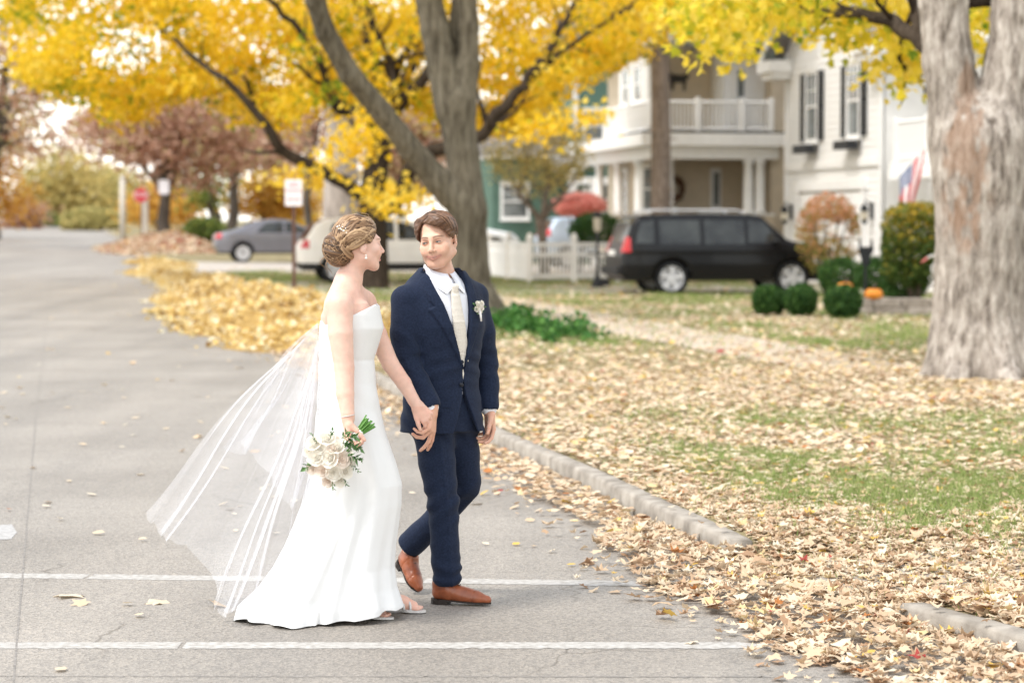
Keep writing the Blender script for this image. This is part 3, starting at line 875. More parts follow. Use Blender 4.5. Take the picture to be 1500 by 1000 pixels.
def porch_chair(loc, rz, label):
    c = tag(empty('rocking_chair', loc, rz), label, 'chair', 'chairs on the porch')
    for sx in (-.25, .25):
        MB().tube([(sx, -.45, .06), (sx, -.1, .0), (sx, .25, .01), (sx, .52, .10)], .025, 6).build('rocker', M_WTRIM, c)
        MB().box(sx - .02, -.24, .03, sx + .02, -.19, .62).build('front_leg', M_WTRIM, c)
        MB().tube([(sx, .22, .03), (sx, .24, .5), (sx, .38, 1.16)], .026, 6).build('back_post', M_WTRIM, c)
        MB().box(sx - .045, -.30, .62, sx + .045, .28, .65).build('armrest', M_WTRIM, c)
    for j in range(6): MB().box(-.25, -.24 + j * .085, .42 + .0, .25, -.175 + j * .085, .445).build('seat_slat', M_WTRIM, c)
    for j in range(6):
        x = -.2 + j * .08; MB().tube([(x, .235, .50), (x, .365, 1.12)], .024, 4).build('back_slat', M_WTRIM, c)
    for z, y in ((.50, .235), (1.14, .372)): MB().box(-.25, y - .02, z - .03, .25, y + .02, z + .04).build('crest_rail', M_WTRIM, c)
    return c
porch_chair(on_house(bh, (U(1000), 1.0, zfl + .28)), RA + .15, 'white slatted porch rocking chair below and beside the wreath')
porch_chair(on_house(bh, (U(1062), 1.1, zfl + .20)), RA + .3, 'white slatted porch rocking chair nearer the paired columns')

# --- green house further along
gp_ = at(842, 328, 84.0)
gh = house('green_house', gp_.x, 84.0, 'dark green clapboard house with white trim behind the yellow-green tree')
zo = gzf(gp_.x, 84.0) + .1
ZG = lambda py, Y=84.0: CAMZ + (328 - py) * Y / F - zo
UG = lambda px, Y=84.0: (px - 842) / F * Y / .97
MB().box(.0, .0, 0, 7.5, 9.0, ZG(60)).build('wall', M_GREEN, gh)
MB().box(UG(728), .6, 0, -.02, 8.0, ZG(232)).build('side_wall', M_GREEN, gh)
sid = MB()
for z in np.arange(.3, ZG(62), .16):
    sid.prism([(0, 0), (-.02, 0), (-.004, .17), (0, .17)], 0.02, 7.4, 'x') if False else None
    sid.add([(.02, 0, z), (7.4, 0, z), (7.4, -.022, z), (.02, -.022, z), (7.4, -.004, z + .17), (.02, -.004, z + .17)], [(0, 1, 2, 3), (3, 2, 4, 5)])
    if z < ZG(240): sid.add([(UG(728), .6, z), (-.03, .6, z), (-.03, .578, z), (UG(728), .578, z), (-.03, .596, z + .17), (UG(728), .596, z + .17)], [(0, 1, 2, 3), (3, 2, 4, 5)])
tag(sid.build('clapboards', M_GREEN, gh), kind='stuff')
for x in (.0, 7.4): MB().box(x - .06, -.05, 0, x + .10, .0, ZG(62)).build('corner_board', M_WTRIM, gh)
window(gh, 'v', UG(760), .85, ZG(318), ZG(272), .575, (2, 2)); window(gh, 'v', UG(792), .7, ZG(318), ZG(272), .575, (2, 2)) if False else None
window(gh, 'v', UG(872), .75, ZG(205), ZG(165), -.02, (2, 2)); window(gh, 'v', UG(890), .7, ZG(318), ZG(265), -.02, (1, 1))
# porch with a sloping white-edged roof in front
MB().add([(UG(806), -2.6, ZG(258)), (UG(860), -2.6, ZG(225)), (UG(912), -2.6, ZG(205)), (UG(912), .5, ZG(195)), (UG(860), .5, ZG(215)), (UG(806), .5, ZG(250)), (UG(806), -2.6, ZG(266)), (UG(860), -2.6, ZG(234)), (UG(912), -2.6, ZG(214))],
         [(0, 1, 4, 5), (1, 2, 3, 4), (0, 6, 7, 1), (1, 7, 8, 2)]).build('porch_roof', M_WTRIM, gh)
MB().add([(UG(806) - .2, -2.3, ZG(252)), (UG(862), -2.3, ZG(216)), (UG(912), -2.3, ZG(196)), (UG(912), .3, ZG(190)), (UG(862), .3, ZG(208)), (UG(806) - .2, .3, ZG(244))], [(0, 1, 4, 5), (1, 2, 3, 4)]).build('porch_shingles', M_ROOFG, gh)
MB().add([(UG(815), -2.4, ZG(262)), (UG(862), -2.4, ZG(236)), (UG(905), -2.4, ZG(218)), (UG(905), -2.4, ZG(262))], [(0, 1, 2, 3)]).build('porch_gable', M_GREEN, gh)
MB().box(UG(812), -2.55, ZG(272), UG(910), -2.35, ZG(262)).build('porch_beam', M_WTRIM, gh)
for px in (816, 848, 884, 902): MB().bbox(UG(px) - .13, -2.55, 0, UG(px) + .13, -2.3, ZG(272), .02).build('porch_post', M_WTRIM, gh)
MB().box(UG(852), .02 - .06, .4, UG(880), -.02, ZG(275)).build('front_door', M_WTRIM, gh)
MB().box(-.3, -.35, ZG(60), 8.0, 9.3, ZG(52)).build('eave', M_WTRIM, gh)
MB().box(UG(726), .35, ZG(232), .0, 8.2, ZG(226)).build('side_eave', M_WTRIM, gh)
MB().add([(-.4, -.4, ZG(52)), (8.1, -.4, ZG(52)), (8.1, 9.4, ZG(52)), (-.4, 9.4, ZG(52)), (3.8, -.4, ZG(52) + 3.5), (3.8, 9.4, ZG(52) + 3.5)], [(0, 1, 4), (1, 2, 5, 4), (2, 3, 5), (3, 0, 4, 5)]).build('roof', M_ROOFG, gh)
MB().add([(UG(724), .3, ZG(226)), (.0, .3, ZG(226)), (.0, 8.2, ZG(226)), (UG(724), 8.2, ZG(226)), (0, 4, ZG(226) + 2), (UG(724), 4, ZG(226) + 2)], [(0, 1, 4, 5), (2, 3, 5, 4), (1, 2, 4), (3, 0, 5)]).build('side_roof', M_ROOFG, gh)
# ================================================================== trees and shrubs
def bark_mat(name, c1, c2, c3, sxy=9, sz=1.1, bump=.8, bdist=.03):
    m, t, b = _new(name); N = t.nodes; L = t.links
    tc = N.new('ShaderNodeTexCoord'); mp = N.new('ShaderNodeMapping'); mp.inputs['Scale'].default_value = (sxy, sxy, sz); L.new(tc.outputs['Object'], mp.inputs['Vector'])
    n1 = N.new('ShaderNodeTexNoise'); n1.inputs['Scale'].default_value = 1.6; n1.inputs['Detail'].default_value = 7; n1.inputs['Roughness'].default_value = .65; L.new(mp.outputs[0], n1.inputs['Vector'])
    rp = N.new('ShaderNodeValToRGB'); e = rp.color_ramp.elements; e.new(.5)
    for i, (p, c) in enumerate(((.32, c1), (.5, c2), (.68, c3))): e[i].position = p; e[i].color = (*c, 1)
    L.new(n1.outputs['Fac'], rp.inputs['Fac'])
    n2 = N.new('ShaderNodeTexNoise'); n2.inputs['Scale'].default_value = .9; n2.inputs['Detail'].default_value = 3; L.new(tc.outputs['Object'], n2.inputs['Vector'])
    mr = N.new('ShaderNodeValToRGB'); mr.color_ramp.elements[0].color = (.78, .76, .72, 1); mr.color_ramp.elements[1].color = (1.12, 1.10, 1.06, 1); mr.color_ramp.elements[0].position = .35; mr.color_ramp.elements[1].position = .65
    L.new(n2.outputs['Fac'], mr.inputs['Fac'])
    mx = N.new('ShaderNodeMix'); mx.data_type = 'RGBA'; mx.blend_type = 'MULTIPLY'; mx.inputs[0].default_value = 1; L.new(rp.outputs[0], mx.inputs[6]); L.new(mr.outputs[0], mx.inputs[7])
    a = N.new('ShaderNodeAttribute'); a.attribute_name = 'wound'
    m2 = N.new('ShaderNodeMix'); m2.data_type = 'RGBA'; m2.inputs[7].default_value = (.27, .15, .085, 1); L.new(a.outputs['Fac'], m2.inputs[0]); L.new(mx.outputs[2], m2.inputs[6])
    L.new(m2.outputs[2], b.inputs['Base Color']); b.inputs['Roughness'].default_value = .9; b.inputs['Specular IOR Level'].default_value = .15
    bp = N.new('ShaderNodeBump'); bp.inputs['Strength'].default_value = bump; bp.inputs['Distance'].default_value = bdist; L.new(n1.outputs['Fac'], bp.inputs['Height']); L.new(bp.outputs[0], b.inputs['Normal'])
    return m
M_BARKP = bark_mat('pale_maple_bark', (.12, .098, .082), (.36, .318, .284), (.56, .515, .47), 8, 2.4, 1.0, .05)
M_BARKG = bark_mat('grey_green_bark', (.052, .044, .032), (.138, .120, .090), (.215, .195, .152), 9, 1.3, .8, .03)
M_BARKD = bark_mat('dark_bark', (.022, .016, .012), (.050, .037, .027), (.085, .066, .050), 10, 2)  # darkest of the bark tones, a blackish brown
M_BARKB = bark_mat('brown_spruce_bark', (.10, .080, .066), (.215, .175, .150), (.31, .265, .235), 12, 3)

def sdf_tree(name, chains, h, mat_, furrow, parent, wound=None, fs=(14, 2.0)):
    s = SDF(h)
    for pts, rad, k0 in chains:
        s.chain(pts, rad, k=.05, k0=k0)
    f1, f2 = fs
    s.disp(lambda x, y, z: furrow * (1 - 2 * np.abs(fbm(x * f1, y * f1, z * f2, 3))) * 1.2 + furrow * .8 * fbm(x * f1 * 2.1, y * f1 * 2.1, z * f2 * 4.5, 2) + furrow * 1.6 * fbm(x * 3.1, y * 3.1, z * 1.3 + 4, 2))
    V, Q = s.mesh()
    wv = np.zeros(len(V)) if wound is None else wound(V)
    return mesh_np(name, V, Q, mat_, parent, attrs={'wound': wv})

def P3(Y, root):
    """pixel of the photograph -> coordinates relative to a tree's root, at depth Y"""
    def f(px, py, dY=0.0):
        p = at(px, py, Y + dY); return (p.x - root[0], p.y - root[1], p.z - root[2])
    return f

# ---------- leaves
def leaf_cloud(C, size, rng, fold=.35, up=.2, jitter=.35, maple=False, wid=.75):
    """one small bent leaf per centre; returns arrays for mesh_np and a per-vertex leaf index"""
    n = len(C)
    d = rng.normal(size=(n, 3)); d[:, 2] -= up; d /= np.linalg.norm(d, axis=1)[:, None]
    r_ = rng.normal(size=(n, 3)); sd = np.cross(d, r_); sd /= np.linalg.norm(sd, axis=1)[:, None]
    nn = np.cross(d, sd)
    L_ = (size * rng.uniform(1 - jitter, 1 + jitter, n))[:, None]
    if maple:
        out = [(0, 0), (.30, .10), (.52, .02), (.42, .34), (.60, .62), (.26, .60), (0, 1.0), (-.26, .60), (-.60, .62), (-.42, .34), (-.52, .02), (-.30, .10)]
        vs = [C + d * L_ * .35]
        for a, b in out: vs.append(C + sd * L_ * a + d * L_ * b + nn * L_ * fold * (abs(a) * .7 - .25 * b))
        V = np.stack(vs, 1); m = V.shape[1]; k = m - 1
        base = (np.arange(n) * m)[:, None]
        T = np.concatenate([np.stack([base[:, 0], base[:, 0] + 1 + i, base[:, 0] + 1 + (i + 1) % k], 1) for i in range(k)])
    else:
        V = np.stack([C - d * L_ * .5, C + sd * L_ * wid * .5 + nn * L_ * fold * .5, C + d * L_ * .5, C - sd * L_ * wid * .5 + nn * L_ * fold * .5], 1)
        m = 4; b = np.arange(n) * 4
        T = np.concatenate([np.stack([b, b + 1, b + 2], 1), np.stack([b, b + 2, b + 3], 1)])
    return V.reshape(-1, 3), T, np.repeat(np.arange(n), m)

def cluster_pts(cen, n_each, rad, rng, squash=.6):
    cen = np.asarray(cen, float); k = len(cen)
    o = rng.normal(size=(k, n_each, 3)) * np.asarray(rad).reshape(-1, 1, 1) * np.array([1, 1, squash]) * .6
    return (cen[:, None] + o).reshape(-1, 3), np.repeat(np.arange(k), n_each)

def crown(name, cen, n_each, rad, size, m, parent, rng, tone=None, maple=False, squash=.6, spread=.22, origin=None):
    P, ci = cluster_pts(cen, n_each, rad, rng, squash)
    if origin is not None: P = P - np.asarray(origin)
    V, T, li = leaf_cloud(P, size, rng, maple=maple)
    base = (tone if tone is not None else rng.random(len(cen)))[ci]
    tint = np.clip(base + rng.normal(0, spread, len(P)), 0, 1)[li]
    return mesh_np(name, V, T, m, parent, smooth=False, attrs={'tint': tint})

M_YEL = leaf_mat('yellow_maple_leaf', [(0, (.20, .26, .018)), (.13, (.54, .45, .018)), (.35, (.78, .50, .016)), (.65, (.86, .58, .03)), (1, (.88, .68, .12))], .58)
M_YGR = leaf_mat('yellow_green_leaf', [(0, (.18, .28, .025)), (.25, (.48, .47, .035)), (.6, (.82, .62, .04)), (1, (.88, .72, .14))], .58)
M_OAK = leaf_mat('rusty_oak_leaf', [(0, (.34, .17, .115)), (.45, (.62, .39, .28)), (.8, (.74, .53, .41)), (1, (.58, .52, .22))], .55)
M_ORG = leaf_mat('orange_leaf', [(0, (.42, .20, .05)), (.5, (.62, .32, .05)), (1, (.72, .45, .10))], .45)
M_OLV = leaf_mat('dull_yellow_green_leaf', [(0, (.22, .22, .08)), (.5, (.44, .38, .14)), (1, (.66, .53, .21))], .45)  # stops lightened: haze over the far trees put into the leaf colour
M_GRN = leaf_mat('mid_green_leaf', [(0, (.07, .11, .03)), (.5, (.16, .22, .05)), (1, (.32, .34, .08))], .35)
M_BOX = leaf_mat('boxwood_leaf', [(0, (.016, .046, .012)), (.5, (.042, .105, .022)), (1, (.10, .19, .04))], .25)
M_RED = leaf_mat('coral_red_leaf', [(0, (.62, .20, .17)), (.5, (.82, .38, .33)), (1, (.84, .50, .42))], .55)
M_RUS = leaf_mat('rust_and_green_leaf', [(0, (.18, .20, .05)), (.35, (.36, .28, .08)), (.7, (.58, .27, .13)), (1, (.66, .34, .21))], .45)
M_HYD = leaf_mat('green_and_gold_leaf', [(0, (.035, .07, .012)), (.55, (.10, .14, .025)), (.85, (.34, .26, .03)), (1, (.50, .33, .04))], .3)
M_SPR = leaf_mat('blue_spruce_needle', [(0, (.07, .11, .10)), (.5, (.16, .22, .20)), (1, (.30, .36, .32))], .2)

rt = np.random.default_rng(17)

# ---------- A: big pale double maple at the right
DA = 25.6; xa_ = at(1434, 328, DA).x; za_ = lawn_h(xa_, DA) - .05
ra_ = (xa_, DA, za_); pa = P3(DA, ra_)
tA = tag(empty('maple_tree', ra_), 'huge pale-barked twin maple on the leafy lawn, nearest of all trees', 'tree')
def woundA(V):
    x = V[:, 0]; z = V[:, 2]; front = np.clip(-V[:, 1] * 3 + .3, 0, 1)
    c = np.array(pa(1408, 255))
    g = np.exp(-(((x - c[0]) / .20) ** 2 + ((z - c[2]) / .75) ** 2)) * 1.15
    g2 = np.exp(-(((x - c[0] + .0) / .10) ** 2 + ((z - c[2] - .85) / .30) ** 2))
    n_ = fbm(V[:, 0] * 5, V[:, 1] * 5, V[:, 2] * 2.5, 3)
    n3 = fbm(V[:, 0] * 16, V[:, 1] * 16, V[:, 2] * 7, 3)
    return np.clip((g + g2) * (.75 + 1.6 * n_ + 2.2 * n3) - .22, 0, .55) * front
chA = [([pa(1437, 600), pa(1438, 548), pa(1440, 450), pa(1441, 330), pa(1438, 215)], [.63, .565, .525, .520, .525], 0),
       ([pa(1438, 260), pa(1402, 170), pa(1389, 90), pa(1381, 0), pa(1372, -160), pa(1345, -420)], [.40, .295, .275, .268, .25, .20], .22),
       ([pa(1440, 260), pa(1468, 170), pa(1484, 80), pa(1494, -40), pa(1512, -200), pa(1570, -450)], [.40, .325, .290, .275, .25, .20], .22)]
for a_, ln, r_ in ((195, .76, .20), (235, .80, .22), (285, .9, .24), (330, .9, .2), (20, 1.0, .2), (120, .9, .2)):
    dx, dy = math.cos(R(a_)) * ln, math.sin(R(a_)) * ln
    chA.append(([(dx * .35 + .03, dy * .35, .36), (dx * .65 + .03, dy * .65, .10), (dx + .03, dy, -.04)], [.28, .17, .07], .20))
sdf_tree('trunk', chA, .020, M_BARKP, .017, tA, woundA, (11, 1.5))
def branch(name, pts, r0, r1, m, parent, n=8, jit=0.0, rr=None, twigs=0, rng=rt):
    pts = [np.array(p, float) for p in pts]
    # smooth the path
    P = [pts[0]]
    for i in range(len(pts) - 1):
        p0, p1, p2, p3 = pts[max(i - 1, 0)], pts[i], pts[i + 1], pts[min(i + 2, len(pts) - 1)]
        for t in (.33, .66, 1.0):
            q = .5 * ((2 * p1) + (-p0 + p2) * t + (2 * p0 - 5 * p1 + 4 * p2 - p3) * t * t + (-p0 + 3 * p1 - 3 * p2 + p3) * t ** 3)
            P.append(q + rng.normal(0, jit, 3))
    m_ = len(P); rad = [r0 + (r1 - r0) * (i / (m_ - 1)) for i in range(m_)]
    mb = MB(); mb.tube(P, rad, n)
    for _ in range(twigs):
        i = rng.integers(m_ // 4, m_); d = nrm3(P[min(i + 1, m_ - 1)] - P[i - 1]); o = nrm3(d + rng.normal(0, .8, 3)); ln = rng.uniform(.5, 1.4) * 14 * rad[i] ** .6 * .35
        q = P[i] + o * ln * .5 + rng.normal(0, .05, 3); mb.tube([P[i], q, q + nrm3(o + rng.normal(0, .4, 3)) * ln * .5], [rad[i] * .45, rad[i] * .3, .006], 5)
    return mb.build(name, m, parent, True)
def nrm3(v): return v / max(np.linalg.norm(v), 1e-6)
branch('limb', [pa(1385, 95, .1), pa(1352, 62, .5), pa(1318, 40, .9), pa(1285, 22, 1.4), pa(1235, 20, 2.2), pa(1180, 10, 3.2), pa(1120, -6, 4.4), pa(1060, -40, 6)], .105, .030, M_BARKD, tA, jit=.015, twigs=7)
branch('limb', [pa(1352, 62, .5), pa(1340, 20, .6), pa(1330, -40, .9), pa(1300, -160, 1.2)], .075, .04, M_BARKD, tA, jit=.01, twigs=3)
branch('limb', [pa(1336, 20, 1.4), pa(1318, 70, 2.2), pa(1324, 95, 2.4), pa(1352, 122, 2.6)], .035, .015, M_BARKD, tA, jit=.01, twigs=3)
branch('limb', [pa(1420, 5, .2), pa(1452, 4, .3), pa(1490, 15, .6)], .06, .04, M_BARKD, tA)
# leaves of its hanging boughs
lowx = [955, 1000, 1040, 1062, 1090, 1110, 1150, 1180, 1215, 1260, 1290, 1318, 1340, 1356, 1400, 1500]
lowy = [30, 44, 78, 96, 66, 40, 40, 44, 78, 70, 108, 138, 140, 120, 100, 120]
cen = []; tone = []
for _ in range(230):
    px = rt.uniform(985, 1500); yl = np.interp(px, lowx, lowy); py = rt.uniform(-190, yl - 14) if rt.random() < .7 else rt.uniform(0, yl - 12)
    dY = rt.uniform(.8, 7.0); cen.append(at(px, py, DA + dY)); tone.append(np.clip(.62 + rt.normal(0, .22), .05, 1))
cr = crown('crown', cen, 30, np.full(len(cen), .33), .105, M_YGR, tA, rt, np.array(tone), maple=True, squash=.7, origin=ra_)

# ---------- B: grey stem with a long leaning limb, centre
DB_ = 41.0; xb_ = at(692, 328, DB_).x; zb_ = lawn_h(xb_, DB_) - .04
rb_ = (xb_, DB_, zb_); pb_ = P3(DB_, rb_)
tB = tag(empty('maple_tree', rb_), 'grey-barked forked maple with a long leaning limb behind the person in navy', 'tree')
chB = [([pb_(696, 490), pb_(692, 455), pb_(688, 400), pb_(684, 300), pb_(677, 224), pb_(667, 150)], [.52, .405, .36, .315, .285, .33], 0),
       ([pb_(690, 310, -.05), pb_(660, 285, -.1), pb_(638, 261, -.2), pb_(601, 218, -.4), pb_(560, 165, -.7), pb_(512, 108, -1.1), pb_(477, 48, -1.4), pb_(462, 0, -1.6), pb_(452, -90, -2.0), pb_(420, -260, -2.6)], [.26, .25, .235, .205, .190, .185, .175, .165, .15, .10], .12),
       ([pb_(662, 160), pb_(648, 95), pb_(638, 45), pb_(628, 0), pb_(612, -100), pb_(580, -300)], [.29, .275, .25, .235, .20, .14], .10),
       ([pb_(675, 160), pb_(686, 95), pb_(687, 40), pb_(684, 0), pb_(690, -120), pb_(712, -300)], [.26, .19, .175, .170, .15, .10], .10),
       ([pb_(662, 120, .1), pb_(664, 60, .15), pb_(669, 0, .2), pb_(676, -100, .3)], [.12, .10, .09, .08], .06)]
for a_, ln, r_ in ((200, .75, .2), (250, .7, .2), (300, .8, .2), (350, .8, .2), (90, .7, .2)):
    dx, dy = math.cos(R(a_)) * ln, math.sin(R(a_)) * ln
    chB.append(([(dx * .35, dy * .35, .35), (dx * .7, dy * .7, .10), (dx, dy, -.04)], [.20, .13, .05], .18))
sdf_tree('trunk', chB, .026, M_BARKG, .010, tB, None, (12, 1.8))
cen = [at(rt.uniform(380, 1000), rt.uniform(-330, -60), DB_ + rt.uniform(-3.5, 3.5)) for _ in range(120)]
crown('crown', cen, 26, np.full(len(cen), .5), .15, M_YEL, tB, rt, origin=rb_)

# ---------- C: dark-limbed golden maple
DC = 56.0; xc_ = at(548, 328, DC).x; zc_ = lawn_h(xc_, DC) - .04
rc_ = (xc_, DC, zc_); pc = P3(DC, rc_)
tC = tag(empty('maple_tree', rc_), 'golden yellow maple with black spreading limbs beyond the grey tree', 'tree')
MB().tube([pc(548, 445), pc(548, 425), pc(548, 360), pc(545, 290), pc(555, 215), pc(572, 160)], [.50, .36, .31, .31, .26, .22], 16).build('trunk', M_BARKD, tC, True)
for pts, r0, r1, tw in (
    ([pc(545, 300), pc(519, 276), pc(488, 262), pc(456, 243), pc(424, 222), pc(400, 187), pc(372, 152), pc(338, 120), pc(290, 85, 1), pc(240, 40, 2)], .19, .04, 6),
    ([pc(372, 152), pc(368, 128), pc(352, 108, -.5)], .06, .03, 2),
    ([pc(556, 205), pc(525, 160, -1), pc(500, 165, -1.2), pc(480, 112, -1.6), pc(462, 75, -2), pc(444, 52, -2), pc(415, 19, -2.4), pc(385, -20, -3)], .12, .05, 6),
    ([pc(548, 190, -1), pc(500, 150, -1.5), pc(460, 118, -2), pc(424, 88, -2.4)], .07, .03, 4),
    ([pc(572, 160), pc(579, 105), pc(562, 76), pc(545, 20), pc(535, -40)], .14, .06, 6),
    ([pc(579, 110), pc(600, 70), pc(612, 40), pc(620, -20)], .10, .05, 4),
    ([pc(566, 180), pc(590, 148), pc(632, 106), pc(660, 60, 1)], .20, .08, 4),
    ([pc(548, 320), pc(575, 300), pc(600, 255), pc(624, 231), pc(665, 218), pc(706, 201), pc(730, 172), pc(757, 143), pc(782, 108), pc(803, 86), pc(815, 55), pc(829, 34), pc(850, -10)], .21, .05, 8),
    ([pc(757, 143), pc(800, 100, -1), pc(850, 60, -2), pc(900, 30, -3), pc(930, 10, -3)], .06, .03, 4),
    ([pc(895, 35, -3), pc(905, 20, -3), pc(935, 12, -3.2)], .05, .02, 3),
    ([pc(570, 165), pc(540, 60, 2), pc(500, -60, 3)], .16, .06, 5),
    ([pc(572, 160), pc(640, 20, 3), pc(700, -120, 4)], .16, .06, 5)):
    branch('limb', [(a_, b_ - min(1.6, .35 * i_), c_) for i_, (a_, b_, c_) in enumerate(pts)], r0, r1, M_BARKD, tC, 9, .03, twigs=tw)
lowx = [15, 25, 44, 88, 120, 146, 190, 211, 238, 296, 340, 356, 400, 421, 450, 500, 560, 600, 650, 700, 760, 800, 840, 870, 900, 930, 955, 985]
lowy = [20, 70, 118, 143, 150, 165, 186, 160, 148, 140, 165, 185, 165, 200, 150, 175, 150, 165, 190, 205, 185, 160, 130, 110, 100, 95, 70, 30]
cen = []; tone = []
for i in range(820):
    px = rt.uniform(22, 985); yl = np.interp(px, lowx, lowy)
    py = rt.uniform(-330, yl - 12) if i % 5 < 2 else (rt.uniform(-20, yl - 12) if i % 5 < 4 else yl - 12 - abs(rt.normal(0, 18)))
    dY = rt.uniform(-.8, 9.0) if i % 16 else rt.uniform(-5, 0)
    cen.append(at(px, py, DC + dY)); tone.append(np.clip(.50 + rt.normal(0, .16) - (.35 if rt.random() < .12 else 0), 0, 1))
for (px, py, n_) in ((525, 205, 3), (505, 235, 2), (545, 195, 1), (562, 285, 3), (580, 302, 1), (430, 245, 1), (845, 165, 2), (780, 190, 3)):
    for _ in range(n_):
        cen.append(at(px + rt.normal(0, 11), py + rt.normal(0, 11), DC - rt.uniform(6, 9))); tone.append(np.clip(.75 + rt.normal(0, .15), 0, 1))
crown('crown', cen, 60, np.full(len(cen), .50), .155, M_YEL, tC, rt, np.array(tone), origin=rc_)

# ---------- generic broadleaf for the distance
def far_tree(label, px, base_y, Y, h, trunk_r, m_leaf, bark, crowns, nclu, n_each, size, name='tree', grp=None, tone=.5, limb=True, seed=0, lab2=None, crad=1.0):
    r_ = np.random.default_rng(100 + seed)
    x = at(px, 328, Y).x; z = gzf(x, Y) + .05; root = (x, Y, z); p_ = P3(Y, root)
    o = tag(empty(name, root), label, 'tree', grp)
    top = p_(*crowns[0][:2])
    pts = [(0, 0, -.1), (r_.normal(0, .05), 0, .3), (r_.normal(0, .12), 0, h * .5), (top[0] * .6, 0, h), (top[0], 0, max(top[2], h + .5))]
    MB().tube(pts, [trunk_r * 1.5, trunk_r * 1.1, trunk_r, trunk_r * .8, trunk_r * .4], 12).build('trunk', bark, o, True)
    if limb:
        for k in range(5):
            c = crowns[k % len(crowns)]; e = np.array(p_(c[0] + r_.uniform(-1, 1) * c[2] * .6, c[1] + r_.uniform(-1, .6) * c[3] * .6, r_.uniform(-1, 1)))
            s_ = np.array((top[0] * .5, 0, h * r_.uniform(.85, 1.0))); branch('limb', [s_, s_ + (e - s_) * .5 + np.array([0, 0, .25]), e], trunk_r * .45, .03, bark, o, 7, .04, twigs=2, rng=r_)
    cen = []; tn = []
    tot = sum(c[2] * c[3] for c in crowns)
    for c in crowns:
        for _ in range(max(3, int(nclu * c[2] * c[3] / tot))):
            a = r_.uniform(0, 6.283); q = math.sqrt(r_.random())
            cen.append(at(c[0] + c[2] * q * math.cos(a), c[1] + c[3] * q * math.sin(a), Y + r_.uniform(-1, 1) * c[2] / F * Y * .7)); tn.append(np.clip(tone + r_.normal(0, .2), 0, 1))
    crown('crown', cen, n_each, np.full(len(cen), crad), size, m_leaf, o, r_, np.array(tn), origin=root)
    return o
M_BARKF = bark_mat('grey_brown_bark', (.06, .05, .042), (.115, .095, .080), (.16, .14, .12), 8, 1.5)
M_BARKW = bark_mat('pale_grey_bark', (.20, .17, .155), (.34, .30, .275), (.44, .40, .37), 8, 1.2)
far_tree('rusty brown oak with a long bare low limb, bearing the small white notice', 247, 345, 100, 2.3, .27, M_OAK, M_BARKF, [(240, 170, 110, 55), (180, 185, 70, 45), (300, 190, 80, 55), (262, 258, 45, 16)], 230, 44, .24, 'oak_tree', 'oaks along the verge', .55, seed=1, crad=.9)
oo = bpy.context.scene.objects
far_tree('rusty brown oak with a straight trunk above the grey sedan roof', 335, 340, 110, 3.2, .24, M_OAK, M_BARKF, [(345, 185, 85, 55), (400, 200, 60, 50), (340, 215, 50, 25)], 170, 44, .25, 'oak_tree', 'oaks along the verge', .6, seed=2, crad=.9)
far_tree('thin dark-stemmed tree rising behind the parking sign', 455, 345, 88, 4.2, .13, M_OAK, M_BARKF, [(455, 175, 60, 50)], 40, 30, .20, 'oak_tree', None, .35, seed=3)
far_tree('thick pale grey trunk standing behind the curled hair bun', 497, 350, 76, 5.0, .56, M_YEL, M_BARKW, [(500, 60, 90, 60)], 50, 30, .18, 'maple_tree', None, .5, limb=False, seed=4)
far_tree('small dark trunk beside the oaks, half hidden by yellow-green leaves', 312, 345, 120, 2.5, .3, M_GRN, M_BARKF, [(300, 262, 40, 28), (320, 285, 30, 20)], 40, 34, .22, 'shade_tree', None, .75, seed=5)
far_tree('amber shrubby tree glowing behind the grey sedan', 385, 345, 112, 1.2, .14, M_ORG, M_BARKF, [(385, 292, 42, 24), (420, 300, 40, 20)], 70, 40, .2, 'shade_tree', None, .75, seed=6, crad=.7)
far_tree('orange tree at the far left edge beyond the road', -8, 345, 125, 2.5, .25, M_ORG, M_BARKF, [(0, 200, 40, 45), (10, 300, 36, 40), (-40, 240, 50, 70)], 110, 36, .24, 'shade_tree', None, .5, seed=7, crad=.9)
far_tree('tall pinkish brown tree filling the upper left corner', -30, 345, 105, 4.0, .35, M_OAK, M_BARKF, [(10, 90, 60, 90), (60, 130, 50, 50), (50, 200, 60, 30), (-60, 60, 60, 120)], 120, 40, .26, 'oak_tree', None, .75, seed=8, crad=.9)
far_tree('pale yellow tree over the end of the road', 95, 345, 190, 3, .3, M_OLV, M_BARKF, [(95, 265, 55, 45), (60, 290, 45, 40), (130, 290, 30, 30)], 110, 40, .42, 'shade_tree', 'trees at the far end of the road', .9, seed=9, crad=1.6)
far_tree('dim grey-green tree right of the road end', 180, 345, 210, 3, .3, M_OLV, M_BARKF, [(185, 290, 45, 30), (215, 300, 40, 25), (165, 270, 20, 25)], 90, 40, .42, 'shade_tree', 'trees at the far end of the road', .45, seed=10, crad=1.6)
far_tree('faded orange tree just behind the stop sign', 232, 345, 150, 2, .2, M_ORG, M_BARKF, [(235, 300, 40, 24), (268, 295, 24, 26)], 60, 36, .32, 'shade_tree', None, .9, seed=11, crad=1.2)
far_tree('maroon-leaved small tree at the left end of the crest', 30, 345, 170, 1, .16, M_OAK, M_BARKF, [(28, 325, 20, 18), (40, 315, 16, 14)], 40, 34, .3, 'shade_tree', None, .05, seed=12, crad=1.0)
far_tree('yellow tree beyond the amber shrub near the pale trunk', 430, 345, 125, 2, .2, M_YEL, M_BARKF, [(440, 300, 40, 35), (460, 260, 30, 30), (400, 265, 40, 24)], 70, 36, .26, 'shade_tree', None, .7, seed=13, crad=1.0)
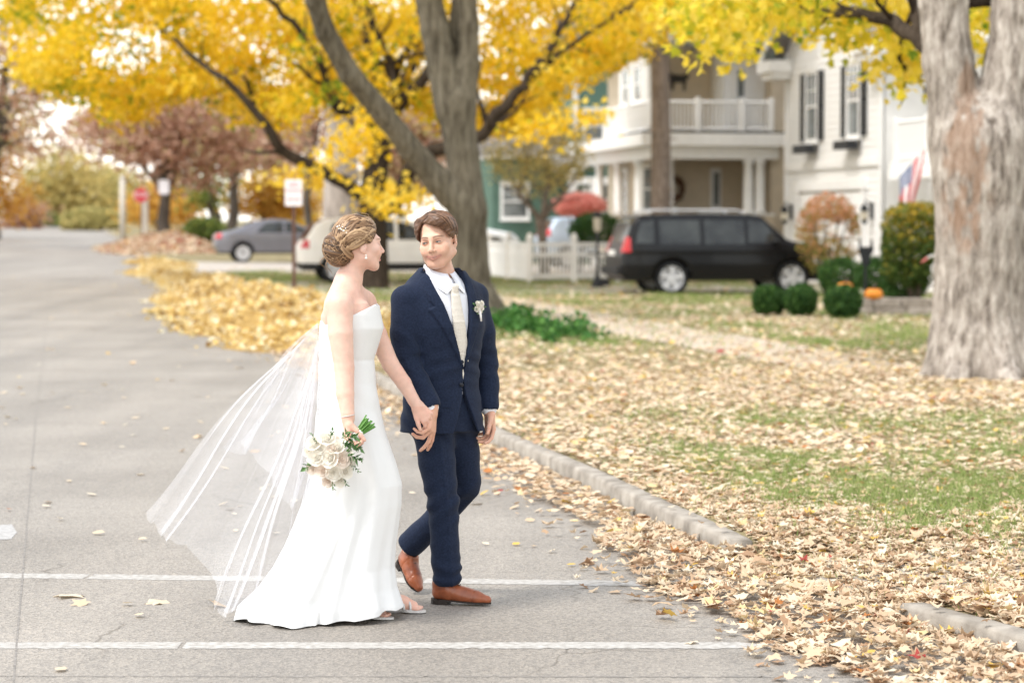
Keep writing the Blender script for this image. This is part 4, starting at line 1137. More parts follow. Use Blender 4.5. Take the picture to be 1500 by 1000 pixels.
far_tree('rusty tree standing behind the leaning grey limb', 590, 345, 95, 2, .2, M_OAK, M_BARKF, [(580, 200, 45, 40), (620, 190, 30, 30), (615, 258, 38, 34), (575, 262, 30, 30)], 130, 44, .24, 'oak_tree', None, .7, seed=14)

# small yellow-green tree before the green house
DS = 64.0; xs_ = at(797, 328, DS).x; zs_ = lawn_h(xs_, DS); rs_ = (xs_, DS, zs_); ps = P3(DS, rs_)
tS = tag(empty('ornamental_tree', rs_), 'small vase-shaped tree with yellow-green leaves before the green house', 'tree')
MB().tube([(0, 0, -.05), ps(796, 370), ps(794, 345), ps(790, 320)], [.17, .13, .12, .12], 12).build('trunk', M_BARKB, tS, True)
for pts in ([ps(790, 322), ps(775, 300), ps(757, 280), ps(745, 245)], [ps(792, 322), ps(800, 290), ps(803, 260), ps(798, 220)], [ps(792, 325), ps(815, 295), ps(835, 275), ps(845, 250)], [ps(757, 280), ps(770, 250), ps(772, 215)]):
    branch('limb', pts, .085, .02, M_BARKB, tS, 8, .02, twigs=6)
cen = []
for _ in range(170):
    a = rt.uniform(0, 6.283); q = math.sqrt(rt.random()); cen.append(at(783 + 76 * q * math.cos(a), 218 + 66 * q * math.sin(a), DS + rt.uniform(-1.3, 1.3)))
crown('crown', cen, 30, np.full(len(cen), .30), .085, M_OLV, tS, rt, np.clip(.72 + rt.normal(0, .22, len(cen)), 0, 1), origin=rs_)

# spruce: bare lower trunk, blue needles above
DP = 62.5; xp_ = at(967, 328, DP).x; zp_ = lawn_h(xp_, DP); rp_ = (xp_, DP, zp_); pp_ = P3(DP, rp_)
tP = tag(empty('spruce_tree', rp_), 'tall straight spruce trunk standing before the beige porch', 'tree')
s_ = [(0, 0, -.1), pp_(967, 405), pp_(968, 320), pp_(968, 200), pp_(967, 100), pp_(966, 40), pp_(965, -120), pp_(964, -400)]
MB().tube(s_, [.34, .27, .262, .25, .235, .22, .18, .10], 16).build('trunk', M_BARKB, tP, True)
for k in range(34):
    t = rt.uniform(.12, .62); a = rt.uniform(0, 6.283); z = pp_(967, 420)[2] + t * 7.5; d = np.array([math.cos(a), math.sin(a), -.1]); MB().tube([d * .21 + (0, 0, z), d * rt.uniform(.32, .55) + (0, 0, z)], [.024, .010], 5).build('branch_stub', M_BARKB, tP)
cen = []
for i in range(26):
    a = rt.uniform(0, 6.283); z0 = pp_(967, rt.uniform(-260, 62))[2]; L_ = rt.uniform(1.6, 3.4)
    pts = [np.array([math.cos(a) * L_ * t, math.sin(a) * L_ * t, z0 + .12 * L_ * t - .36 * L_ * t * t]) for t in np.linspace(0.05, 1, 7)]
    branch('limb', pts, .045, .012, M_BARKB, tP, 6, .01)
    for p in pts[2:]:
        for _ in range(3): cen.append(p + np.array(rp_) + rt.normal(0, .14, 3) - (0, 0, .08))
P, ci = cluster_pts(cen, 26, np.full(len(cen), .26), rt, .5)
V, T, li = leaf_cloud(P - np.array(rp_), .12, rt, wid=.16, up=.6)
mesh_np('crown', V, T, M_SPR, tP, smooth=False, attrs={'tint': np.clip(rt.normal(.5, .25, len(P)), 0, 1)[li]})

# ---------- shrubs
def shrub(name, px, py, Y, rx, rz, m, n, size, label, grp=None, core=(.02, .04, .015), shell=.80, stems=0, holes=0.0, tone=None, seed=0, flat=1.0, spread=.25, squareness=2.0):
    """dense ball of leaves on its own stems; px,py is its middle, rx,rz half sizes in metres"""
    r_ = np.random.default_rng(300 + seed); c = at(px, py, Y); zg = lawn_h(c.x, Y) if c.x > kerb_x(Y) else gzf(c.x, Y)
    o = tag(empty(name, (c.x, Y, zg)), label, 'shrub', grp); zc = c.z - zg
    d = r_.normal(size=(n, 3)); d /= np.linalg.norm(d, axis=1)[:, None]
    if squareness > 2:
        d = d / (np.sum(np.abs(d) ** squareness, axis=1) ** (1 / squareness))[:, None]
    rr = r_.uniform(shell ** 3, 1.0, n) ** (1 / 3)
    lump = 1 + .10 * fbm(d[:, 0] * 3 + seed, d[:, 1] * 3, d[:, 2] * 3, 2)
    P = d * (rr * lump)[:, None] * np.array([rx, rx, rz]) + np.array([0, 0, zc])
    if holes > 0:
        hn = fbm(P[:, 0] * 3.2 + seed, P[:, 1] * 3.2, P[:, 2] * 3.2, 2); P = P[(hn > -1 + holes) | (P[:, 2] > zc + rz * .35)]
    P = P[P[:, 2] > .02]
    V, T, li = leaf_cloud(P, size, r_, fold=.3)
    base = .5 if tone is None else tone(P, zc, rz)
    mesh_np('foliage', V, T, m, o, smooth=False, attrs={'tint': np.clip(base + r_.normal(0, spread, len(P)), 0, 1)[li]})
    mb = MB()
    for k in range(max(stems, 4)):
        a = k / max(stems, 4) * 6.283; mb.tube([(.05 * math.cos(a), .05 * math.sin(a), -.03), (rx * .35 * math.cos(a), rx * .35 * math.sin(a), zc * .8), (rx * .6 * math.cos(a + .3), rx * .6 * math.sin(a + .3), zc + rz * .4)], [.028, .02, .008], 6)
    mb.build('stems', M_BARKF, o, True)
    return o
BOXG = 'clipped round boxwoods by the drive'
for i, (px, py, Y, rx, rz, lb) in enumerate(((1126, 441, 42.6, .31, .30, 'round clipped boxwood under the front bumper, leftmost of three in front'), (1173, 439, 42.2, .31, .30, 'round clipped boxwood between two others, just before the front wheel'),
        (1235, 442, 41.5, .335, .315, 'round clipped boxwood hiding a pumpkin behind it'), (1232, 404, 50.0, .50, .40, 'boxwood mound at the left end of the row under the rusty shrub'),
        (1284, 404, 49.0, .46, .40, 'boxwood mound just above the orange pumpkin'), (1324, 414, 47.0, .48, .46, 'boxwood mound at the foot of the green and gold shrub'))):
    shrub('boxwood', px, py, Y, rx, rz, M_BOX, 3600, .055, lb, BOXG, seed=i, shell=.55)
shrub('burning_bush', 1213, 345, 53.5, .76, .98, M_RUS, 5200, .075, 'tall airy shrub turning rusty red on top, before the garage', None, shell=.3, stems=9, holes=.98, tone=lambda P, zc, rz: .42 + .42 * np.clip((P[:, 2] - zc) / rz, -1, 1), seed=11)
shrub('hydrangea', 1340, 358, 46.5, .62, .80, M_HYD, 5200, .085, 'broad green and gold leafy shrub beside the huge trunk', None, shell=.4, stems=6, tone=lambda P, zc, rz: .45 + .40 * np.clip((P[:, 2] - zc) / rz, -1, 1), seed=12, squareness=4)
shrub('burning_bush', 848, 300, 70.0, .82, .36, M_RED, 2600, .10, 'bright coral red bush above the pale blue car', None, shell=.3, stems=7, seed=13)
shrub('yew', 873, 337, 66.5, .78, .50, M_BOX, 4200, .07, 'dark green rounded yew behind the picket fence', None, shell=.55, seed=14)
shrub('privet', 135, 326, 165.0, 2.3, 1.05, M_OLV, 2600, .30, 'wide rounded olive shrub at the end of the road', None, shell=.5, seed=15)
shrub('privet', 62, 330, 185.0, 1.6, 1.1, M_GRN, 1600, .34, 'dull green shrub left of the rounded olive one', None, shell=.5, seed=16)
shrub('privet', 300, 338, 108.0, 1.0, .6, M_GRN, 1400, .2, 'low green shrub behind the tan leaf heap', None, shell=.5, seed=17)

# ivy at the foot of the grey tree
P = []
for (px, py, sx_, n_) in ((745, 470, 16, 26), (775, 484, 22, 34), (815, 490, 22, 34), (845, 492, 12, 16), (735, 482, 12, 14)):
    for _ in range(n_):
        Y = CAMZ * F / (py - 328) * .93 + rt.normal(0, .8); q = at(px + rt.normal(0, sx_), py, Y); P.append((q.x, Y, lawn_h(q.x, Y) + abs(rt.normal(.07, .07))))
P, ci = cluster_pts(P, 16, np.full(len(P), .16), rt, .6); P[:, 2] = np.maximum(P[:, 2], [lawn_h(a, b) + .01 for a, b in P[:, :2]])
V, T, li = leaf_cloud(P, .095, rt, fold=.2)
M_IVY = leaf_mat('ivy_leaf', [(0, (.02, .07, .015)), (.5, (.045, .145, .025)), (1, (.12, .26, .06))], .25)
tag(mesh_np('ground_cover', V, T, M_IVY, smooth=False, attrs={'tint': np.clip(rt.normal(.5, .25, len(P)), 0, 1)[li]}), 'patch of green ivy at the foot of the grey tree', 'ivy', kind='stuff')
# ================================================================== cars, fence, signs, small things
def poly_sdf(poly):
    P = np.array(poly, float)
    def f(x, z):
        d = np.full(x.shape, 1e9, dtype=np.float32); sgn = np.ones(x.shape, dtype=np.float32); n = len(P)
        for i in range(n):
            a = P[i]; b = P[i - 1]; e = b - a; wx = x - a[0]; wz = z - a[1]
            t = np.clip((wx * e[0] + wz * e[1]) / (e @ e), 0, 1); dx = wx - e[0] * t; dz = wz - e[1] * t
            d = np.minimum(d, dx * dx + dz * dz)
            c1 = z >= a[1]; c2 = z < b[1]; c3 = e[0] * wz > e[1] * wx
            sgn = np.where((c1 & c2 & c3) | (~c1 & ~c2 & ~c3), -sgn, sgn)
        return sgn * np.sqrt(d)
    return f
M_TYRE = mat('tyre_rubber', (.018, .018, .019), .8, .2, 30)
M_RIM = mat('alloy_rim', (.62, .62, .63), .4, .08, 10, metal=.1)
M_CARGL = mat('car_glass', (.010, .012, .013), .04, .5, 2.2, spec=.55, col2=(.04, .045, .043))
M_TAIL = mat('tail_light', (.45, .012, .015), .2, .15, 20, spec=.6)
M_HEADL = mat('head_light', (.6, .62, .64), .12, .1, 20, spec=.8)
M_PLAST = mat('black_plastic', (.02, .02, .021), .6, .2, 20)
def car_paint(name, c, metal=.3): return mat(name, c, .30, .05, 3, spec=.25, metal=metal, coat=.12)

def car(name, loc, rz, prof, wid, zbelt, ztop, windows, wheels, wr, paint, label, tail=(.72, 1.0), hw_top=.78, grp=None, spokes=6, lower=None):
    o = tag(empty(name, loc, rz), label, 'car', grp)
    s = SDF(.030); pf = poly_sdf(prof); P = np.array(prof); x0, x1 = P[:, 0].min(), P[:, 0].max(); zt = P[:, 1].max()
    def hw(z): return np.interp(z, [0, .35, .7, zbelt, zbelt + .06, zt], [wid * .93, wid * .98, wid, wid * .975, wid * .95, wid * hw_top])
    def body(x, y, z):
        a = pf(x, z) + .06
        taper = .16 * np.clip((np.abs(x - (x0 + x1) / 2) - (x1 - x0) * .36) / ((x1 - x0) * .14), 0, 1.2) ** 2
        b = np.abs(y) - (hw(z) - taper * .9)
        return -smin(-a, -b, .10) - .05
    s.fn(body, (x0 - .1, -wid - .1, 0), (x1 + .1, wid + .1, zt + .1))
    for wx in wheels:
        for sg in (-1, 1):
            s.cap((wx, sg * (wid - .20), wr), (wx, sg * (wid + .2), wr), wr + .055, None, .02, 's')
    # crease along the flank
    s.disp(lambda x, y, z: -.012 * np.exp(-((z - (zbelt - .13)) / .035) ** 2) * (np.abs(y) > wid * .7))
    V, Q = s.mesh(); V = relax(V, Q, 1, .5)
    c = V[Q].mean(1); nn = np.cross(V[Q[:, 2]] - V[Q[:, 0]], V[Q[:, 3]] - V[Q[:, 1]]); nn /= np.maximum(np.linalg.norm(nn, axis=1), 1e-9)[:, None]
    part = np.zeros(len(Q), int)          # 0 body
    gl_ = np.zeros(len(Q), bool); wid_ = np.zeros(len(Q), int)
    for k, pg in enumerate(windows):
        ins = poly_sdf(pg)(c[:, 0], c[:, 2]) < 0
        for sg in (-1, 1):
            m = ins & (c[:, 1] * sg > wid * .5) & (np.abs(nn[:, 1]) > .45); part[m] = 10 + 2 * k + (sg > 0)
    ends = (c[:, 2] > zbelt + .05) & (c[:, 2] < zt - .10) & (np.abs(nn[:, 1]) < .45) & (np.abs(c[:, 1]) < np.interp(c[:, 2], [zbelt, zt], [wid * .84, wid * .66])) & (np.abs(nn[:, 0]) > .30)
    part[ends & (nn[:, 0] > 0)] = 2; part[ends & (nn[:, 0] < 0)] = 3
    tl = (c[:, 0] < x0 + .22) & (c[:, 2] > tail[0]) & (c[:, 2] < tail[1]) & (np.abs(c[:, 1]) > wid * .62); part[tl & (c[:, 1] < 0)] = 4; part[tl & (c[:, 1] > 0)] = 5
    hd = (c[:, 0] > x1 - .42) & (c[:, 2] > .68) & (c[:, 2] < .90) & (np.abs(c[:, 1]) > wid * .5) & (nn[:, 2] < .8); part[hd & (c[:, 1] < 0)] = 6; part[hd & (c[:, 1] > 0)] = 7
    lowz = lower if lower else .34
    part[(c[:, 2] < lowz) & (part == 0)] = 8
    names = {0: ('body', paint), 2: ('windshield', M_CARGL), 3: ('rear_window', M_CARGL), 4: ('taillight', M_TAIL), 5: ('taillight', M_TAIL), 6: ('headlight', M_HEADL), 7: ('headlight', M_HEADL), 8: ('lower_trim', M_PLAST)}
    for k in np.unique(part):
        q = Q[part == k]; u, inv = np.unique(q, return_inverse=True)
        nm, m = names.get(int(k), ('window', M_CARGL))
        mesh_np(nm, V[u], inv.reshape(q.shape), m, o)
    # wheels
    ty = MB().lathe([(wr * .72, -.10), (wr * .90, -.11), (wr, -.075), (wr, .075), (wr * .90, .11), (wr * .72, .10), (wr * .72, -.10)], (0, 0, 0), 36, 'y', False).mesh('tyre', M_TYRE, True)
    rb = MB(); rr = wr * .72
    rb.lathe([(rr, -.09), (rr, .085), (rr * .93, .09), (rr * .90, .03), (rr * .88, -.04), (.02, -.05)], (0, 0, 0), 30, 'y', False); rb.lathe([(.055, .02), (.055, .075), (.02, .08)], (0, 0, 0), 12, 'y')
    for k in range(spokes):
        a = 2 * math.pi * k / spokes
        for da, w_ in ((0, .045),):
            ca, sa = math.cos(a + da), math.sin(a + da); px_, pz_ = -sa, ca
            v = []
            for rad, w2 in ((.04, w_ * .8), (rr * .92, w_ * 1.25)):
                for yy in (.035, .078):
                    v += [(ca * rad + px_ * w2, yy, sa * rad + pz_ * w2), (ca * rad - px_ * w2, yy, sa * rad - pz_ * w2)]
            rb.add(v, [(0, 1, 3, 2), (4, 6, 7, 5), (0, 4, 5, 1), (2, 3, 7, 6), (0, 2, 6, 4), (1, 5, 7, 3)])
    rm_ = rb.mesh('rim', M_RIM)
    for wx in wheels:
        for sg in (-1, 1):
            w_ = link('wheel', ty, o); w_.location = (wx, sg * (wid - .115), wr); w_.rotation_euler = (0, .3 * wx, 0 if sg > 0 else math.pi)
            link('rim', rm_, w_)
    for sg in (-1, 1):                     # mirrors and handles
        xm = max(p[0] for p in windows[0]) - .12
        mb = MB(); mb.sphere((xm, sg * (wid + .10), zbelt + .07), (.07, .11, .075), 10, 6); mb.build('mirror', paint, o, True)
        for k, pg in enumerate(windows[:2]):
            xx = min(p[0] for p in pg) + .10; MB().bbox(xx - .09, sg * wid * .995 - .012, zbelt - .14, xx + .09, sg * wid * .995 + .028, zbelt - .105, .008).build('door_handle', paint, o)
    return o, V

# black sport utility, tail towards the road
prof = [(-2.42, .46), (-2.41, .92), (-2.36, 1.06), (-2.16, 1.64), (-2.06, 1.78), (-1.85, 1.83), (-.6, 1.85), (.62, 1.84), (.90, 1.79), (1.46, 1.27), (1.58, 1.23), (2.24, 1.14), (2.42, 1.04), (2.47, .74), (2.46, .50), (2.34, .32), (-2.30, .32)]
SX = at(1047, 328, 55.6).x
zc = lambda x, y: lawn_h(x, y) + .018
suv, _ = car('sport_utility', (SX, 55.6, zc(SX, 55.6) - .03), RA, prof, .985, 1.14, 1.85,
    [[(.52, 1.19), (1.26, 1.19), (.90, 1.66), (.52, 1.69)], [(-.50, 1.16), (.44, 1.16), (.44, 1.69), (-.50, 1.71)], [(-1.55, 1.16), (-.60, 1.16), (-.60, 1.71), (-1.55, 1.70)], [(-2.10, 1.18), (-1.66, 1.18), (-1.66, 1.69), (-1.96, 1.66)]],
    (-1.26, 1.56), .39, car_paint('gloss_black', (.004, .004, .005), .0), 'black sport utility vehicle parked in the drive before the beige porch', tail=(.98, 1.32), spokes=5, grp='parked cars', lower=.40)
for sg in (-1, 1):
    MB().tube([(-1.75, sg * .66, 1.88), (-1.6, sg * .66, 1.925), (.3, sg * .66, 1.925), (.48, sg * .66, 1.87)], .022, 6).build('roof_rail', M_RIM, suv)
    MB().bbox(-.9, sg * .985 - .02, .56, 1.0, sg * .985 + .02, .66, .01).build('side_moulding', M_PLAST, suv)
MB().bbox(-2.50, -.80, .46, -2.38, .80, .66, .03).build('rear_bumper', M_PLAST, suv)
MB().box(-2.445, -.26, .90, -2.40, .26, 1.02).build('licence_plate', M_WTRIM, suv)
# grey sedan
prof = [(-2.28, .52), (-2.27, .84), (-2.18, .97), (-1.80, 1.04), (-.95, 1.36), (-.35, 1.43), (.15, 1.40), (1.05, 1.00), (1.25, .95), (1.95, .82), (2.22, .68), (2.29, .50), (2.2, .28), (-2.15, .28)]
X_ = at(414, 328, 80).x
car('sedan', (X_, 80, zc(X_, 80)), RA, prof, .90, .93, 1.43, [[(.02, .97), (.86, .97), (.20, 1.30), (.02, 1.32)], [(-.95, .97), (-.06, .97), (-.06, 1.33), (-.62, 1.30)]], (-1.38, 1.34), .325,
    car_paint('metallic_grey', (.20, .20, .225), .6), 'dark grey sedan parked in the drive behind the parking sign', tail=(.78, .96), spokes=10, grp='parked cars')
# white crossover behind the couple
prof = [(-2.24, .50), (-2.24, .86), (-2.16, 1.02), (-1.86, 1.46), (-1.60, 1.58), (-.5, 1.66), (.25, 1.62), (.50, 1.55), (1.20, 1.10), (1.36, 1.05), (2.0, .95), (2.20, .80), (2.25, .5), (2.15, .30), (-2.15, .30)]
X_ = at(566, 328, 60.5).x
car('crossover', (X_, 60.5, zc(X_, 60.5)), RA, prof, .93, 1.02, 1.66, [[(.16, 1.05), (1.0, 1.05), (.50, 1.45), (.16, 1.52)], [(-.75, 1.05), (.08, 1.05), (.08, 1.53), (-.75, 1.54)], [(-1.55, 1.06), (-.84, 1.06), (-.84, 1.53), (-1.45, 1.45)]], (-1.36, 1.36), .36,
    car_paint('pearl_white', (.74, .72, .68), .0), 'white crossover with dark lower sills parked behind the couple', tail=(.86, 1.06), spokes=5, grp='parked cars', lower=.50)
# white saloon beyond the grey tree, pale blue hatchback beyond the fence
prof = [(-2.3, .52), (-2.28, .88), (-2.1, 1.0), (-1.7, 1.04), (-1.0, 1.42), (-.4, 1.48), (.2, 1.44), (1.05, 1.02), (1.25, .98), (1.95, .86), (2.2, .72), (2.29, .50), (2.2, .28), (-2.15, .28)]
X_ = at(662, 328, 84).x
car('sedan', (X_, 84, zc(X_, 84) + .15), RA, prof, .90, .95, 1.48, [[(.02, 1.0), (.86, 1.0), (.20, 1.34), (.02, 1.36)], [(-.95, 1.0), (-.06, 1.0), (-.06, 1.37), (-.66, 1.34)]], (-1.38, 1.34), .325,
    car_paint('plain_white', (.76, .77, .78), .0), 'white sedan mostly hidden behind the grey forked trunk', tail=(.78, .98), grp='parked cars')
prof = [(-1.95, .50), (-1.94, .95), (-1.86, 1.06), (-1.62, 1.45), (-1.4, 1.55), (-.2, 1.58), (.35, 1.50), (1.0, 1.08), (1.15, 1.02), (1.75, .88), (1.96, .70), (1.98, .5), (1.9, .30), (-1.88, .30)]
X_ = at(880, 328, 74).x
car('hatchback', (X_, 74, zc(X_, 74) + .10), RA, prof, .86, 1.02, 1.58, [[(.05, 1.05), (.82, 1.05), (.35, 1.42), (.05, 1.46)], [(-.80, 1.05), (-.02, 1.05), (-.02, 1.47), (-.80, 1.46)]], (-1.2, 1.22), .32,
    car_paint('pale_blue', (.42, .50, .60), .3), 'pale blue hatchback under the coral red bush', tail=(.98, 1.22), grp='parked cars')

# ---------- white picket fence
M_FENCE = mat('white_fence_vinyl', (.80, .79, .77), .5, .03, 6)
fa = at(716, 370, 68.0); fb = at(776, 370, 62.5); fc_ = at(905, 370, 63.6)
fr = tag(empty('picket_fence', (fb.x, fb.y, lawn_h(fb.x, fb.y))), 'white picket fence turning a corner beside the black vehicle', 'fence')
def fence_run(a, b, closed):
    a = np.array([a.x - fb.x, a.y - fb.y]); b = np.array([b.x - fb.x, b.y - fb.y]); L_ = np.linalg.norm(b - a); d = (b - a) / L_; ang = math.atan2(d[1], d[0])
    pk = MB(); w_ = .10 if closed else .042; pk.prism([(-w_ / 2, 0), (w_ / 2, 0), (w_ / 2, .90), (0, .90 + w_ * .3), (-w_ / 2, .90)], -.012, .012, 'y'); me = pk.mesh('picket', M_FENCE)
    step = .106 if closed else .11; n = int(L_ / step)
    for i in range(n + 1):
        p = a + d * (i * step + .05)
        if i * step > L_ - .1: break
        o = link('picket', me, fr); o.location = (p[0], p[1], .06); o.rotation_euler = (0, 0, ang)
    for z0, z1, t in ((.10, .22, .028), (.66, .76, .027), (.94, 1.03, .035)):
        q = MB(); q.box(0, -t, z0, L_, t, z1); r_ = q.build('rail', M_FENCE, fr); r_.location = (a[0], a[1], 0); r_.rotation_euler = (0, 0, ang)
    return a, b
a1, b1 = fence_run(fa, fb, True); a2, b2 = fence_run(fb, fc_, False)
for p in (a1, (a1 + b1) / 2, b1, (a2 + b2) * .5, b2):
    MB().bbox(p[0] - .075, p[1] - .075, -.05, p[0] + .075, p[1] + .075, 1.10, .01).build('post', M_FENCE, fr)
    MB().lathe([(.11, 1.10), (.11, 1.13), (.06, 1.17), (.075, 1.21), (.05, 1.26), (.005, 1.28)], (p[0], p[1], 0), 12).build('post_cap', M_FENCE, fr, True)

# black lamp post with a small crossbar, before the fence
lp_ = at(875, 400, 58.6); zl = lawn_h(lp_.x, 58.6)
lo_ = tag(empty('lamp_post', (lp_.x, 58.6, zl)), 'slim black lamp post with crossbar standing before the picket fence', 'lamp post')
HL = CAMZ + (328 - 318) * 58.6 / F - zl
MB().lathe([(.16, 0), (.15, .10), (.07, .22), (.05, .35), (.034, .6), (.034, HL)], (0, 0, 0), 12).build('post', M_BLACK, lo_, True)
MB().tube([(-.26, 0, HL - .86), (.26, 0, HL - .86)], .022, 6).build('crossbar', M_BLACK, lo_)
MB().bbox(.02, -.12, .05, .30, .10, .22, .02).build('base_block', M_BLACK, lo_)
MB().lathe([(.03, HL), (.13, HL + .02), (.14, HL + .05), (.05, HL + .12), (.01, HL + .15)], (0, 0, 0), 10).build('cap', M_BLACK, lo_, True)
MB().lathe([(.05, HL - .36), (.085, HL - .30), (.10, HL - .02), (.04, HL)], (0, 0, 0), 8).build('lantern_glass', M_LAMPG, lo_)

# ---------- signs
M_SIGNW = mat('sign_white', (.78, .75, .77), .4, .03, 8)
M_SIGNR = mat('sign_red', (.60, .035, .05), .4, .05, 8)
M_RUST = mat('rusted_post', (.115, .06, .045), .7, .3, 30, .3, 80)
def rounded(w, h, r_, n=6):
    pts = []
    for cx, cz, a0 in ((w / 2 - r_, h / 2 - r_, 0), (-w / 2 + r_, h / 2 - r_, 90), (-w / 2 + r_, -h / 2 + r_, 180), (w / 2 - r_, -h / 2 + r_, 270)):
        pts += [(cx + r_ * math.cos(R(a0 + 90 * i / n)), cz + r_ * math.sin(R(a0 + 90 * i / n))) for i in range(n + 1)]
    return pts
def text(body, size, m, parent, loc, name='lettering'):
    cu = bpy.data.curves.new(name, 'FONT'); cu.body = body; cu.size = size; cu.align_x = 'CENTER'; cu.align_y = 'CENTER'; cu.extrude = .001; cu.offset = size * .018
    tmp = bpy.data.objects.new(name, cu); me = bpy.data.meshes.new_from_object(tmp); bpy.data.objects.remove(tmp); me.materials.clear(); me.materials.append(m)
    o = link(name, me, parent); o.location = loc; o.rotation_euler = (math.pi / 2, 0, 0)
    return o
sp_ = at(431, 455, 48.0); zs0 = lawn_h(sp_.x, 48.0)
sg = tag(empty('parking_sign', (sp_.x, 48.0, zs0)), 'white no parking sign with red letters on a rusty brown post', 'sign')
HZ = lambda py: CAMZ + (328 - py) * 48.0 / F - zs0
MB().box(-.035, -.025, -.1, .035, .025, HZ(266)).build('post', M_RUST, sg)
cz_ = (HZ(263) + HZ(302)) / 2; hh = HZ(263) - HZ(302)
MB().prism(rounded(.345, hh, .04), -.034, -.030, 'y').build('panel', M_SIGNW, sg).location = (0, 0, cz_)
M_FADE = mat('faded_sign_red', (.64, .26, .28), .5, .1, 20)
text('NO', .12, M_FADE, sg, (0, -.036, cz_ + .15)); text('PARKING', .072, M_FADE, sg, (0, -.036, cz_ + .04))
MB().prism([(-.13, 0), (-.08, .035), (-.08, .012), (.08, .012), (.08, .035), (.13, 0), (.08, -.035), (.08, -.012), (-.08, -.012), (-.08, -.035)], -.038, -.0355, 'y').build('arrow', M_FADE, sg).location = (0, 0, cz_ - .13)
DST = 105.0; st_ = at(207, 340, DST); zst = lawn_h(st_.x, DST) if st_.x > kerb_x(DST) else gzf(st_.x, DST)
so = tag(empty('stop_sign', (st_.x, DST, zst)), 'red octagonal stop sign far along the verge', 'sign')
hz = CAMZ + (328 - 286) * DST / F - zst
MB().box(-.03, -.02, -.1, .03, .02, hz + .3).build('post', M_RUST, so)
octo = [(.33 * math.cos(R(22.5 + 45 * i)), .33 * math.sin(R(22.5 + 45 * i))) for i in range(8)]
MB().prism([(a * 1.06, b * 1.06) for a, b in octo], -.030, -.026, 'y').build('border', M_SIGNW, so).location = (0, 0, hz)
MB().prism(octo, -.036, -.032, 'y').build('panel', M_SIGNR, so).location = (0, 0, hz)
text('STOP', .25, M_SIGNW, so, (0, -.038, hz))
nt_ = at(240, 274, 98.5)
no_ = tag(MB().prism(rounded(.42, .58, .06), -.004, .004, 'y').build('notice_plate', M_SIGNW), 'small blank white plate fixed to the rusty oak trunk', 'sign'); no_.location = nt_
# utility pole and hydrant at the far corner
M_POLE = mat('weathered_pole', (.55, .50, .43), .8, .15, 12)
up_ = at(180, 340, 120.0); uo = tag(empty('utility_pole', (up_.x, 120, gzf(up_.x, 120))), 'pale wooden utility pole left of the stop sign', 'pole')
MB().tube([(0, 0, -.1), (0, 0, 3.2)], [.16, .14], 10).build('shaft', M_POLE, uo, True); MB().lathe([(.17, 3.2), (.17, 3.26), (.05, 3.34)], (0, 0, 0), 10).build('cap', M_POLE, uo, True)
up_ = at(213, 340, 112.0); uo = tag(empty('marker_post', (up_.x, 112, gzf(up_.x, 112))), 'pale square post just behind the stop sign', 'post')
MB().bbox(-.13, -.13, -.1, .13, .13, 2.1, .02).build('shaft', M_POLE, uo); MB().bbox(-.16, -.16, 2.1, .16, .16, 2.18, .02).build('cap', M_POLE, uo)
hy = at(133, 340, 175.0); hyo = tag(empty('fire_hydrant', (hy.x, 175, gzf(hy.x, 175))), 'tiny red hydrant before the rounded olive shrub', 'hydrant')
MB().lathe([(.22, 0), (.22, .08), (.15, .10), (.15, .62), (.19, .66), (.17, .78), (.06, .90), (.04, .98)], (0, 0, 0), 14).build('barrel', M_SIGNR, hyo, True)
for sgx in (-1, 1): MB().lathe([(.07, .10), (.09, .24), (.08, .27)], (0, 0, .48), 10, 'x').build('nozzle', M_SIGNR, hyo, True).scale = (sgx, 1, 1)

# ---------- garden bits by the white house
M_PUMP = mat('pumpkin_rind', (.66, .20, .018), .5, .15, 8, col2=(.74, .28, .03))
def pumpkin(px, py, Y, r_, label):
    p = at(px, py, Y); o = tag(empty('pumpkin', (p.x, Y, p.z - r_ * .8)), label, 'pumpkin', 'pumpkins in the front garden')
    n, m_ = 60, 16; vs = []
    for i in range(m_ + 1):
        t = math.pi * i / m_
        for k in range(n):
            a = 2 * math.pi * k / n; rib = 1 - .09 * abs(math.cos(5 * a)) ** 4
            rr = r_ * max(math.sin(t), .02) * rib; vs.append((rr * math.cos(a), rr * math.sin(a), r_ * .8 * (1 - math.cos(t) * (1 - .12 * math.sin(t) ** 0)) - .10 * r_ * (math.sin(t) < .4) * (i > m_ / 2)))
    MB().add(vs, [(i * n + k, i * n + (k + 1) % n, (i + 1) * n + (k + 1) % n, (i + 1) * n + k) for i in range(m_) for k in range(n)]).build('rind', M_PUMP, o, True)
    MB().tube([(0, 0, r_ * 1.45), (.01, 0, r_ * 1.75), (.04, 0, r_ * 1.95)], [.03, .022, .026], 7).build('stalk', M_BARKF, o, True)
pumpkin(1280, 431, 42.9, .165, 'orange pumpkin sitting on the low stone edge')
pumpkin(1238, 421, 43.4, .15, 'orange pumpkin half hidden behind the front boxwood')
M_STONE = mat('garden_stone', (.26, .215, .17), .85, .25, 5, .5, 30, col2=(.38, .33, .28))
ew = at(1308, 452, 42.8); eo = tag(empty('garden_edging', (ew.x, 42.8, lawn_h(ew.x, 42.8))), 'low stone edging of long blocks under the pumpkin', 'wall')
r_ = random.Random(4)
for row in range(2):
    x = -.85 - .1 * row
    while x < 1.5:
        L_ = r_.uniform(.45, .75); MB().bbox(x, r_.uniform(-.02, .01), -.02 + row * .165, x + L_ - .015, .28, .145 + row * .165, .022).build('stone_block', M_STONE, eo); x += L_
go_ = at(1268, 385, 48.2); gz_ = lawn_h(go_.x, 48.2)
gs = tag(empty('garden_stake', (go_.x, 48.2, gz_)), 'black cut-out yard stake shaped like a raised hand among the boxwoods', 'ornament')
HG = CAMZ + (328 - 352) * 48.2 / F - gz_
